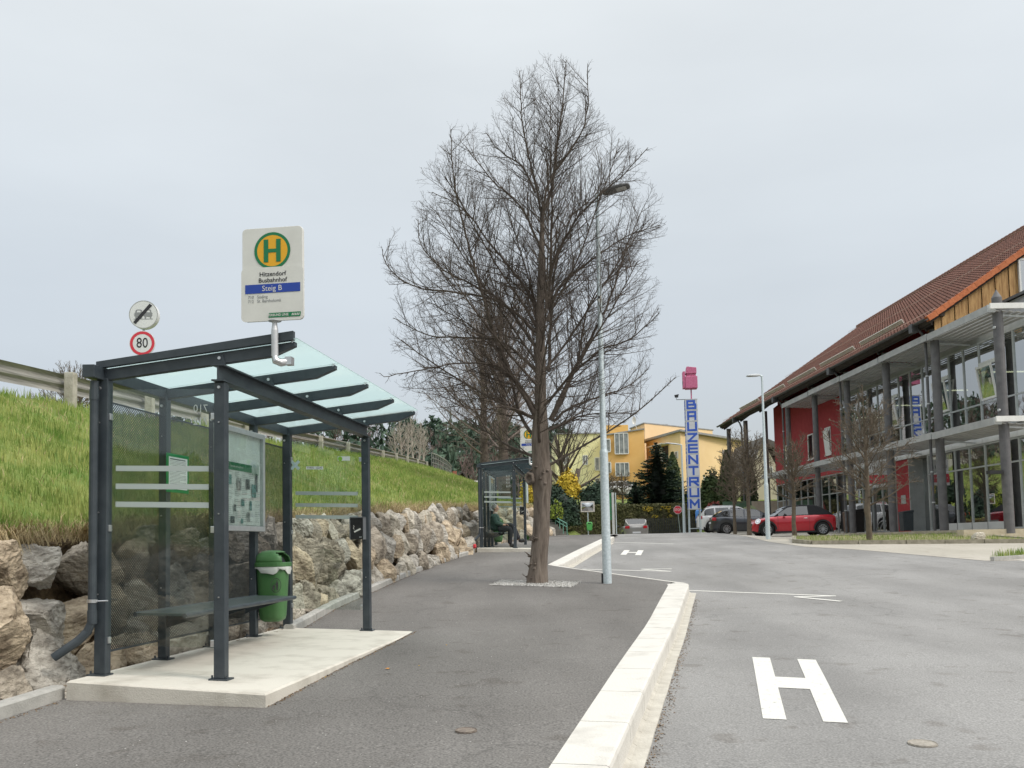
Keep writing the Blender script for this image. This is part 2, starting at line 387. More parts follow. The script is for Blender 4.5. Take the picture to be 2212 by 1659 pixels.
# road sheet
ys = sorted(set(frange(-20, 64, .5)))
struct('road', strip(lambda y: interp([(-20, -6), (34, -2.5), (40, 2.4), (60, 4)], y), lambda y: 45, ys, 90, T), road_m)
# forecourt
fl_ = [(21.0, 10.9), (26.3, 9.7), (28, 8.95), (31.4, 8.8), (36.5, 9.3), (46, 9.9), (62, 11)]
struct('forecourt', strip(lambda y: interp(fl_, y), lambda y: 45, frange(21.0, 62, .5), 60, lambda x, y: T(x, y) + .006), fore_m)
# platform (pavement beside the bus bays)
ys = sorted(set(frange(-20, 36, .2) + [k[0] for k in KERB_R[1:-1]]))
struct('pavement', strip(kl, kr, ys, 10, PL), plat_m)
# path beyond the far shelter
struct('path', strip(lambda y: interp(KERB_L, y), lambda y: interp([(34, _f[1]), (36, 3.9), (40, 4.6), (44, 4.9), (60, 5.2)], y), frange(36, 58, .5), 8, lambda x, y: lerp(PL(x, y), T(x, y), sm((y - 36) / 5)) + .008), plat_m)

def kerb_sweep(path, prof_fn, seg=1.0, gap=.010):
    """path: list of (x, y, width); separate stone blocks of about seg metres"""
    mb = MB(); pts = []
    for (x0, y0, w0), (x1, y1, w1) in zip(path, path[1:]):
        n = max(1, round(math.hypot(x1 - x0, y1 - y0) / seg))
        for i in range(n): pts.append((lerp(x0, x1, i / n), lerp(y0, y1, i / n), lerp(w0, w1, i / n)))
    pts.append(path[-1])
    for i in range(len(pts) - 1):
        (x0, y0, w0), (x1, y1, w1) = pts[i], pts[i + 1]
        d = Vector((x1 - x0, y1 - y0, 0)).normalized()
        def nrm(j):
            a = pts[max(0, j - 1)]; b = pts[min(len(pts) - 1, j + 1)]
            t = Vector((b[0] - a[0], b[1] - a[1], 0)).normalized(); return Vector((-t.y, t.x, 0))
        A = Vector((x0, y0, 0)) + d * gap * .5; B = Vector((x1, y1, 0)) - d * gap * .5
        mb.grid([prof_fn(A, nrm(i), w0), prof_fn(B, nrm(i + 1), w1)])
        for P, n_, w_ in ((A, nrm(i), w0), (B, nrm(i + 1), w1)): mb.poly(prof_fn(P, n_, w_))
    return mb
def bay_prof(P, n, w):   # P = outer (road side) top edge, n points to the platform
    o = []
    for dx, dz in ((w, -.22), (w, .006), (.02, .006), (.004, 0.0), (-.004, -.02), (-.012, -.215)):
        q = P + n * dx; zt = PL((P + n * w).x, (P + n * w).y); zr = T(P.x, P.y) + .16
        o.append((q.x, q.y, (zt if dx >= w else zr) + dz))
    return o
def gut_prof(P, n, w):
    o = []
    for dx, dz in ((-.008, .03), (-.035, .012), (-.12 - .006 * noise.noise(P * 5), .009), (-.13, -.04)):
        q = P + n * dx; o.append((q.x, q.y, T(q.x, q.y) + dz))
    return o
def _off(p, d): return (p[1] + d, p[0])
E1 = [(_a[1] + .30 - .2268 * 10.9, _a[0] - 10.9, .30), (_a[1] + .30, _a[0], .30), (_c[1] - .01, _c[0] - .45, .34), (_c[1] + .05, _c[0] - .12, .36), (_c[1] + .02, _c[0] + .1, .16), (_c[1] - .10, _c[0] + .3, .09),
      (_d[1] + .06, _d[0] - .1, .09), (_e[1] + .02, _e[0] + .0, .12), (_e[1] - .01, _e[0] + .35, .22), (_t[1] + .30, _t[0] + .15, .30), (_f[1] + .30, _f[0], .32), (_f[1] + .62, _f[0] + 1.7, .3)]
struct('bus_bay_kerb', kerb_sweep(E1, bay_prof), kerbw)
struct('gutter_strip', join(kerb_sweep([(E1[0][0], E1[0][1], 0), (E1[1][0], E1[1][1], 0), (E1[3][0], E1[3][1], 0)], gut_prof, .35, 0), kerb_sweep([(E1[9][0], E1[9][1], 0), (E1[10][0], E1[10][1], 0)], gut_prof, .35, 0)), gutm)
def edge_prof(P, n, w):
    o = []
    for dx, dz in ((w, -.1), (w, .085), (w - .015, .10), (.02, .10), (.002, .082), (0, -.1)):
        q = P + n * dx; o.append((q.x, q.y, PL(P.x, P.y) + dz))
    return o
struct('edging_kerb', join(kerb_sweep([(interp(KERB_L, y), y, .12) for y in (-6, 0, 4, 5, 6.0, 6.86)], edge_prof),
                           kerb_sweep([(interp(KERB_L, y) + .03, y, .12) for y in (10.75, 13, 15, 16.9, 19, 21, 23, 25.45)], edge_prof)), conc)
# painted markings, laid a few mm over the road
def flat(pts, mb, h=.004, sub=6):
    a, b, c, d = [Vector((p[0], p[1], 0)) for p in pts]
    P = []
    for i in range(sub + 1):
        l = a.lerp(d, i / sub); r = b.lerp(c, i / sub)
        P.append([(q.x, q.y, T(q.x, q.y) + h) for q in (l, l.lerp(r, .5), r)])
    mb.grid(P)
def letterH(px):
    BL, BR, TL, TR = [hit(x, y, T) for x, y in px]
    mb = MB()
    def g(u, v): a = BL.lerp(BR, u); b = TL.lerp(TR, u); return a.lerp(b, v)
    for u0, u1, v0, v1 in ((0, .285, 0, 1), (.715, 1, 0, 1), (.285, .715, .42, .60)):
        flat([g(u0, v0), g(u1, v0), g(u1, v1), g(u0, v1)], mb)
    return mb
struct('road_marking', letterH([(1648, 1553), (1832, 1562.5), (1625, 1420), (1762, 1426)]), linew)
struct('road_marking', letterH([(1340, 1198.4), (1384.5, 1199.6), (1348.7, 1188.6), (1390.3, 1188.8)]), linew)
def line(px, wd):
    mb = MB(); P = [hit(x, y, T) for x, y in px]
    for a, b in zip(P, P[1:]):
        d = (b - a); d.z = 0; d.normalize(); n = Vector((-d.y, d.x, 0)) * wd / 2
        flat([a - n, b - n, b + n, a + n], mb, .004 + .001 * len(mb.f) / 12, 6)
    return mb
for px, wd in (([(1487, 1275.8), (1805, 1287.8), (1717, 1289.8), (1817, 1299.5)], .10), ([(1243, 1229.4), (1449, 1234.6), (1385, 1229.8), (1451, 1229.3)], .11), ([(1322, 1171.3), (1455, 1175.2)], .12), ([(2166, 1208.3), (2290, 1216)], .16)):
    struct('road_marking', line(px, wd), linew)
struct('road_marking', line([(1204, 1146), (1222, 1150), (1243, 1157), (1262, 1165.5)], .2), linew)
# shelter slabs
TH1 = math.asin(.1336); TH2 = .091
SH1 = (-2.223, 6.955, 0.0); SH2 = (.056, 26.06, .829)
def slab(name, S, th):
    d = Vector((math.sin(th), math.cos(th), 0)); n = Vector((-math.cos(th), math.sin(th), 0))
    def p(a, b, z): q = Vector(S) + d * a + n * b; return (q.x, q.y, S[2] + z + .035 * b)
    c = [(-.51, -.565), (3.86, -.55), (3.86, 1.06), (-.3, 1.06)]
    mb = MB(); mb.hexa([p(a, b, -.3) for a, b in c] + [p(a, b, -.012) for a, b in c])
    i = [(-.505, -.56), (3.855, -.545), (3.855, 1.055), (-.295, 1.055)]
    mb2 = MB(); j = [(-.495, -.55), (3.845, -.535), (3.845, 1.045), (-.285, 1.045)]
    n0 = len(mb.v); mb.v += [p(a, b, -.012) for a, b in c] + [p(a, b, 0) for a, b in j]
    for k in range(4): mb.f.append((n0 + k, n0 + (k + 1) % 4, n0 + 4 + (k + 1) % 4, n0 + 4 + k))
    mb.f.append((n0 + 4, n0 + 5, n0 + 6, n0 + 7))
    struct('concrete_slab', mb, slabm)
slab('s', SH1, TH1); slab('s', SH2, TH2)

# ------------------------------------------------------------------ embankment: foot F, wall top W, crest C
ROWS = [  # s, wall top, crest
    ((-5.6, -6, .4), (-7.9, -8, 1.9)), ((-4.95, 0, .65), (-7.6, -1, 2.35)), ((-4.45, 5, .90), (-7.45, 5, 2.72)), ((-4.02, 8, 1.05), (-7.35, 9.5, 3.02)), ((-3.5, 11, 1.22), (-7.3, 13.2, 3.28)),
    ((-2.95, 17, 1.56), (-7.3, 20, 3.72)), ((-1.95, 25, 1.9), (-7.3, 30, 4.32)), ((-1.5, 30, 2.05), (-7.3, 38, 4.9)), ((-.55, 34, 2.2), (-7.3, 47, 5.5)), ((.8, 37.5, 2.3), (-7.25, 60, 6.4)),
    ((1.25, 41, 2.35), (-6.9, 76, 7.3)), ((1.45, 48, 2.2), (-3.9, 80, 6.5)), ((1.8, 60, 2.0), (-.5, 84, 5.2)), ((2.2, 72, 1.6), (3, 90, 3.5))]
def hillp(s, t):
    s = max(0, min(len(ROWS) - 1.001, s)); i = int(s); f = s - i
    W = Vector(ROWS[i][0]).lerp(Vector(ROWS[i + 1][0]), f); C = Vector(ROWS[i][1]).lerp(Vector(ROWS[i + 1][1]), f)
    p = W.lerp(C, t); p.z += math.sin(math.pi * t) * .10 + .05 * noise.noise(Vector((p.x * .8, p.y * .8, 3)))
    return p
def wallp(s, t):     # t 0 foot .. 1 wall top
    i = int(min(s, len(ROWS) - 1.001)); f = s - i
    W = Vector(ROWS[i][0]).lerp(Vector(ROWS[i + 1][0]), f)
    Fx = W.x + .52; Fy = W.y - .08; z0 = PL(Fx, Fy) - .05
    return Vector((lerp(Fx, W.x, t), lerp(Fy, W.y, t), lerp(z0, W.z, t)))
P = []; ss = frange(0, len(ROWS) - 1, .125)
for s in ss: P.append([hillp(s, t / 14) for t in range(15)])
Q = []
for s in ss:
    c = hillp(s, 1); Q.append([c, c + Vector((-.9, -.1, .03)), c + Vector((-9, -1, .05)), c + Vector((-14, -1, -1.2)), c + Vector((-60, -2, -1.5))])
struct('embankment', join(MB().grid(P), MB().grid(Q)), turf, True)
P = []
for s in ss:
    f = wallp(s, 0); k = Vector((kl(f.y) - .1 if f.y < 60 else f.x + .2, f.y, PL(f.x, f.y) - .03))
    P.append([k, k.lerp(f, .6) + Vector((0, 0, -.04)), f] + [wallp(s, t) + Vector((-.20, 0, -.02)) for t in (.3, .6, .9)] + [hillp(s, .0) + Vector((0, 0, .0)), hillp(s, .06) + Vector((0, 0, .004))])
struct('soil_bank', MB().grid(P), soil, True)
P = [[(c.x - .95 + dx, c.y, c.z + .045) for dx in (-7.6, 0)] for c in [hillp(s, 1) for s in ss[:88]]]
struct('upper_road', MB().grid(P), road_m)
# --- boulders
def rock(seed, rx, ry, rz, sub=3, cuts=11):
    rnd = random.Random(seed); bm = bmesh.new(); bmesh.ops.create_icosphere(bm, subdivisions=sub, radius=1)
    V = [v.co.copy() for v in bm.verts]; Fc = [tuple(v.index for v in f.verts) for f in bm.faces]; bm.free()
    pl = []
    for k in range(cuts):
        n = Vector((rnd.gauss(0, 1), rnd.gauss(0, 1), rnd.gauss(0, 1))).normalized(); pl.append((n, rnd.uniform(.46, .80)))
    o = []
    off = Vector((seed * 3.1, seed * 1.7, 0))
    for v in V:
        for n, d in pl:
            e = v.dot(n) - d
            if e > 0: v = v - n * e * .94
        v = v * (1 + .10 * noise.noise(v * 2.2 + off) + .085 * (abs(noise.noise(v * 4.3 + off)) - .2) + .06 * noise.noise(v * 8 + off) + (.055 * (abs(noise.noise(v * 15 + off)) - .2) + .02 * noise.noise(v * 34 + off) if sub > 3 else 0))
        o.append(Vector((v.x * rx, v.y * ry, v.z * rz)))
    return o, Fc
def wall_path_s():
    L_ = [0]; pts = [wallp(s / 20, .5) for s in range(20 * (len(ROWS) - 1))]
    for a, b in zip(pts, pts[1:]): L_.append(L_[-1] + (b - a).length)
    return L_
LS = wall_path_s()
def s_at(d):
    for i in range(len(LS) - 1):
        if LS[i + 1] >= d: return (i + (d - LS[i]) / (LS[i + 1] - LS[i] + 1e-9)) / 20
    return len(ROWS) - 1.2
rw = thing('rock_wall', 'dry laid wall of rough grey and ochre limestone boulders holding back the grassy embankment', 'rock wall', (-3.4, 8, 0))
rnd = random.Random(11); rocks = []
for row, (tc_, rr) in enumerate(((.08, .34), (.45, .33), (.83, .27))):
    d = 4.0 + row * .35
    while d < 46.5:
        sz = rr * rnd.uniform(.82, 1.22); d += sz * .86
        s = s_at(d); c = wallp(s, max(.02, min(.98, tc_ + rnd.uniform(-.06, .06)))); n = s_at(d + .3); t = (wallp(n, .5) - wallp(s, .5)).normalized()
        rocks.append((c, t, sz, rnd.random(), rnd.randrange(10 ** 6))); d += sz * .86
rocks.sort(key=lambda r: -r[2] / max(3, r[0].length))
rest = [MB(), MB(), MB(), MB()]
for i, (c, t, sz, q, sd_) in enumerate(rocks):
    rnd = random.Random(sd_)
    near = c.y < 14
    V, Fc = rock(sd_ % 997, sz * rnd.uniform(1.1, 1.45), sz * rnd.uniform(.7, .85), sz * rnd.uniform(.9, 1.3), 5 if near else (4 if c.y < 26 else 3), 12)
    a = math.atan2(t.y, t.x); M = Matrix.Translation(c + Vector((.02, 0, 0))) @ Matrix.Rotation(a, 4, 'Z') @ Matrix.Rotation(rnd.uniform(-.8, .8), 4, 'Y') @ Matrix.Rotation(rnd.uniform(-.25, .25), 4, 'X')
    mb = MB(); mb.v = [tuple(M @ v) for v in V]; mb.f = Fc; k = rnd.choice([0, 0, 1, 1, 2, 2, 3])
    if i < 99: part('boulder', mb, rock_m[k], rw, False, True)
    else: rest[k] = join(rest[k], mb)
allr = MB(); far = join(*rest)
if far.f:
    o = part('boulders', far, rock_m[0], rw, False, True); o['kind'] = 'stuff'
    for k in range(1, 4): o.data.materials.append(rock_m[k])
    idx = []; 
    for k in range(4): idx += [k] * len(rest[k].f)
    o.data.polygons.foreach_set('material_index', idx)
# --- grass
def blades(n, samp, h0, h1, wd, seed, lean=.35):
    rnd = random.Random(seed); mb = MB(); v = mb.v; f = mb.f
    for i in range(n):
        q = samp(rnd)
        if q is None: continue
        p, sc_ = q; h = rnd.uniform(h0, h1) * sc_; a = rnd.uniform(0, 6.283); la = rnd.uniform(0, 6.283); l = rnd.uniform(.05, lean) * h
        wx, wy = math.cos(a) * wd * sc_, math.sin(a) * wd * sc_; lx, ly = math.cos(la) * l, math.sin(la) * l; b = len(v)
        v += [(p.x - wx, p.y - wy, p.z - .02), (p.x + wx, p.y + wy, p.z - .02), (p.x - wx * .7 + lx * .35, p.y - wy * .7 + ly * .35, p.z + h * .55), (p.x + wx * .7 + lx * .35, p.y + wy * .7 + ly * .35, p.z + h * .55), (p.x + lx, p.y + ly, p.z + h * .95)]
        f += [(b, b + 1, b + 3, b + 2), (b + 2, b + 3, b + 4)]
    return mb
def samp_hill(rnd):
    s = rnd.uniform(0, 1) ** 1.25 * 11.9 + 1.2; t = rnd.uniform(.02, 1.06); p = hillp(s, min(t, 1))
    if t > 1: p += Vector((-.8 * (t - 1) * 15, 0, 0))
    c = noise.noise(Vector((p.x * 1.3, p.y * 1.3, 0))) ; k = .7 + 1.3 * max(0, c) + p.y * .02
    if t > .95: k *= 1.25
    if noise.noise(Vector((p.x * .9 + 9, p.y * .9, 5))) > .32: k *= .6
    return p, k
struct('grass', blades(120000, samp_hill, .045, .135, .005, 3), grassm, kind='stuff', label='lush green spring grass covering the embankment slope', cat='grass')
def samp_dry(rnd):
    s = rnd.uniform(0, 1) ** 1.2 * 11 + 1.2; t = rnd.choice([rnd.uniform(-.0, .06), rnd.uniform(.0, .9) ** 1]); p = hillp(s, t)
    if t > .1 and noise.noise(Vector((p.x * .9 + 9, p.y * .9, 5))) < .2 and rnd.random() > .12: return None
    return p, .8 + p.y * .02
def samp_hang(rnd):
    return None
dg = blades(34000, samp_dry, .05, .16, .0045, 5, 1.4)
rnd = random.Random(8)      # tufts that hang over the top stones
for i in range(190):
    s = rnd.uniform(0, 1) ** 1.2 * 10 + 1.3; p0 = hillp(s, .02)
    if noise.noise(Vector((s * 3.1, 4, 0))) < -.12: continue
    for k in range(26):
        a = p0 + Vector((rnd.gauss(0, .05), rnd.gauss(0, .08), .03)); l = rnd.uniform(.08, .26)
        b = a + Vector((l * .45, rnd.uniform(-.12, .12), rnd.uniform(.02, .12))); c = b + Vector((l * .3, rnd.uniform(-.1, .1), -l * .8)); wv = Vector((0, .005, 0))
        dg.grid([[a - wv, a + wv], [b - wv, b + wv], [c - wv * .3, c + wv * .3]])
struct('dry_grass', dg, dgrassm, kind='stuff', label='straw coloured dry grass hanging over the top of the boulders', cat='grass')
# litter of twigs in the gap behind the slab
mb = MB(); rnd = random.Random(4)
for i in range(1500):
    y = rnd.uniform(4.5, 30) if rnd.random() < .3 else rnd.uniform(6, 12); f = wallp(s_at(max(0, y + 6)), 0); x = rnd.uniform(kl(y) - .5, kl(y) - .12); z = PL(x, y) - .05
    a = rnd.uniform(0, 3.14); l = rnd.uniform(.04, .2); p = Vector((x, y, z + rnd.uniform(0, .08))); d = Vector((math.cos(a), math.sin(a), rnd.uniform(-.2, .5))) * l
    mb.tube([p, p + d * .5 + Vector((0, 0, .015)), p + d], .0028, 3, False)
struct('twig_litter', mb, mat('litter', (.10, .06, .035), (.26, .18, .10), 9, .95), kind='stuff', label='brown twigs and dead leaves lying behind the shelter slab', cat='litter')
# bits on the tarmac, fallen leaves, cat pebbles
mb = MB(); mbl = MB()
for i in range(420):
    y = 4.6 + rnd.random() ** 1.6 * 22; x = rnd.uniform(kl(y) + .1, kr(y) - .4)
    if -3.4 < x < -1.0 + (y - 6) * .13 and 6.2 < y < 11: continue
    r = rnd.uniform(.002, .006); z = PL(x, y)
    V, Fc = rock(i, r, r * .8, r * .6, 1, 4); n = len(mb.v); mb.v += [(v.x + x, v.y + y, v.z + z) for v in V]; mb.f += [tuple(a + n for a in f) for f in Fc]
for i in range(300):
    y = 5 + rnd.random() ** 1.5 * 20; x = interp([(4.73, .65), (14.9, 3.0)], y) + abs(rnd.gauss(0, .35)) if y < 15 else rnd.uniform(3, 8); r = rnd.uniform(.002, .006); z = T(x, y)
    V, Fc = rock(i, r, r * .8, r * .6, 1, 4); n = len(mb.v); mb.v += [(v.x + x, v.y + y, v.z + z) for v in V]; mb.f += [tuple(a + n for a in f) for f in Fc]
mbd = MB(); rnd = random.Random(15)
for i in range(900):
    y = 4.6 + rnd.random() ** 1.4 * 10; x = interp([(E1[1][1], E1[1][0]), (E1[3][1], E1[3][0])], y) + .13 + abs(rnd.gauss(0, .035)) + .02 * noise.noise(Vector((y * 2, 0, 0))); z = T(x, y) + .004; r = rnd.uniform(.003, .012)
    a = rnd.uniform(0, 3.14); d = Vector((math.cos(a) * r, math.sin(a) * r, 0)); n_ = Vector((-d.y * .4, d.x * .4, .003)); p = Vector((x, y, z)); mbd.poly([p - d, p + n_, p + d, p - n_])
for i in range(1300):
    y = 4.6 + rnd.random() ** 1.3 * 19
    if 6.7 < y < 11.2: continue
    x = kl(y) + .03 + abs(rnd.gauss(0, .03)); z = PL(x, y) + .004; r = rnd.uniform(.003, .011); a = rnd.uniform(0, 3.14); d = Vector((math.cos(a) * r, math.sin(a) * r, 0)); n_ = Vector((-d.y * .4, d.x * .4, .003)); p = Vector((x, y, z)); mbd.poly([p - d, p + n_, p + d, p - n_])
for i in range(500):
    a_, b_ = rnd.uniform(-.5, 3.8), -.565 - abs(rnd.gauss(0, .02)); d_ = Vector((math.sin(math.asin(.1336)), .991, 0)); n_ = Vector((-.991, .1336, 0)); p = Vector((-2.223, 6.955, 0)) + d_ * a_ + n_ * b_; p.z = PL(p.x, p.y) + .004; r = rnd.uniform(.003, .01); a = rnd.uniform(0, 3.14); d = Vector((math.cos(a) * r, math.sin(a) * r, 0)); n_ = Vector((-d.y * .4, d.x * .4, .003)); mbd.poly([p - d, p + n_, p + d, p - n_])
struct('debris', mbd, mat('dry_debris', (.10, .065, .04), (.24, .17, .10), 9, .95), kind='stuff', label='dry brown debris gathered along the kerb edges', cat='litter')
struct('grit', mb, gravm, kind='stuff', label='small pale grit scattered over the tarmac', cat='grit')
for (px, py, s_) in ((838, 1446, .035), (730, 1437, .02), (690, 1455, .018), (258, 1506, .02), (702, 1465, .012), (640, 1480, .012), (965, 1395, .014), (905, 1440, .012)):
    p = hit(px, py, PL); a = rnd.uniform(0, 3)
    lf = [p + Vector((math.cos(a + k * 1.05) * s_ * (1 if k % 3 == 0 else .5), math.sin(a + k * 1.05) * s_ * (1 if k % 3 == 0 else .5), .006 + .006 * (k % 2))) for k in range(6)]
    mbl.poly(lf)
solid('fallen_leaves', mbl, mat('fallen_leaf', (.55, .38, .04), (.5, .16, .04), 8, .8), 'few yellow and orange leaves lying on the tarmac by the slab', 'leaves')['kind'] = 'stuff'
def cover(px, py, fn, r, c, label):
    p = hit(px, py, fn); mb = MB(); mb.lathe([(0, .006), (r * .86, .007), (r * .88, .003), (r * .93, .003), (r, .009), (r * 1.02, 0)], 28, (0, 0, 0))
    mb.v = [(x + p.x, y + p.y, z + fn(x + p.x, y + p.y) + .002) for x, y, z in mb.v]
    solid('utility_cover', mb, c, label, 'manhole cover')
cover(1007, 1580, PL, .065, mat('rusty_iron', (.16, .13, .11), (.26, .22, .18), 40, .8, .3, .5, 90), 'small round iron cover set in the dark platform tarmac')
cover(1993, 1608, T, .085, mat('worn_cover', (.26, .235, .20), (.36, .33, .28), 30, .9, 0, .4, 60), 'small round pale cover set in the road beside the big painted H')
# gravel square round the tree
c4 = [hit(x, y, PL) for x, y in ((1057, 1264), (1234, 1269), (1254, 1257), (1085, 1254))]
mb = MB(); rnd = random.Random(9)
P = [[c4[0].lerp(c4[3], i / 6).lerp(c4[1].lerp(c4[2], i / 6), j / 6) + Vector((0, 0, .005)) for j in range(7)] for i in range(7)]
struct('gravel_base', MB().grid(P), gravm)
for i in range(2600):
    p = c4[0].lerp(c4[3], rnd.uniform(0.01, .99)).lerp(c4[1].lerp(c4[2], rnd.uniform(0, 1)), rnd.random()); 
    a, b = rnd.uniform(-.04, 1.04), rnd.uniform(-.02, 1.02); p = c4[0].lerp(c4[3], a).lerp(c4[1].lerp(c4[2], a), b); r = rnd.uniform(.008, .02)
    n = len(mb.v); h = [Vector((rnd.uniform(-1, 1), rnd.uniform(-1, 1), rnd.uniform(-.4, 1))) * r for k in range(4)]
    mb.v += [tuple(p + Vector((0, 0, .006)) + q) for q in h]; mb.f += [(n, n + 1, n + 2), (n, n + 2, n + 3), (n, n + 3, n + 1), (n + 1, n + 3, n + 2)]
struct('gravel', mb, gravm, kind='stuff', label='pale gravel filling the square around the tree trunk', cat='gravel')
# raised planting island, retaining curb and steps at the building
ISL = [(9.55, 29.25), (9.35, 30.4), (10.2, 33.2), (16.0, 33.0), (16.0, 28.0), (15.4, 27.55), (12.2, 28.4)]
def tops(pts, h, mb=None):
    mb = mb or MB(); mb.prism([(x, y, T(x, y) - .2) for x, y in pts], (0, 0, 0.001)); mb.v = mb.v[:-2 * len(pts)]; mb.f = []
    n = len(mb.v); mb.v += [(x, y, T(x, y) - .2) for x, y in pts] + [(x, y, T(x, y) + h) for x, y in pts]; k = len(pts)
    mb.f.append(tuple(range(n + k, n + 2 * k)))
    for i in range(k): j = (i + 1) % k; mb.f.append((n + i, n + j, n + k + j, n + k + i))
    return mb
mb = MB()
ex = [(ISL[i][0], ISL[i][1]) for i in range(len(ISL))]
for i in range(len(ex)):
    a, b = ex[i], ex[(i + 1) % len(ex)]; n = max(1, int(math.hypot(b[0] - a[0], b[1] - a[1])))
    for k in range(n):
        p = (lerp(a[0], b[0], (k + .008) / n), lerp(a[1], b[1], (k + .008) / n)); q = (lerp(a[0], b[0], (k + .992) / n), lerp(a[1], b[1], (k + .992) / n))
        mb.bar((p[0], p[1], T(*p) + .02), (q[0], q[1], T(*q) + .02), .14, .22)
struct('island_kerb', mb, mat('old_kerb', (.22, .20, .15), (.36, .33, .26), 5, .9, 0, .4, 50))
mb = MB(); mb.v = [(x, y, T(x, y) + .09) for x, y in ex]; mb.f = [tuple(range(len(ex)))]
struct('island_soil', mb, mat('mossy_soil', (.16, .17, .05), (.30, .26, .16), 3, .95))
def in_poly(x, y, pts):
    c = False
    for i in range(len(pts)):
        (x0, y0), (x1, y1) = pts[i], pts[i - 1]
        if (y0 > y) != (y1 > y) and x < (x1 - x0) * (y - y0) / (y1 - y0) + x0: c = not c
    return c
def samp_isl(rnd):
    x, y = rnd.uniform(9.3, 16), rnd.uniform(27.5, 33.2)
    if not in_poly(x, y, ex): return None
    return Vector((x, y, T(x, y) + .09)), 1
struct('island_grass', blades(3800, samp_isl, .03, .12, .006, 12), grassm, kind='stuff', label='thin grass growing inside the kerbed planting island', cat='grass')
GR = [(10.95, 21.1), (12.4, 21.75), (16, 22.2), (20, 22.8), (20, 25.2), (12.2, 22.6)]
def samp_gr(rnd):
    x, y = rnd.uniform(10.9, 20), rnd.uniform(21, 25)
    if not in_poly(x, y, GR): return None
    return Vector((x, y, T(x, y) + .05)), 1
struct('verge_grass', blades(14000, samp_gr, .05, .22, .006, 13), grassm, kind='stuff', label='green grass verge at the right edge beyond the white line', cat='grass')
mb = MB()
for a, b in zip(GR[:4], GR[1:4]): mb.bar((a[0] + .05, a[1] - .06, T(*a) + .02), (b[0], b[1] - .06, T(*b) + .02), .1, .14)
struct('verge_kerb', mb, conc)
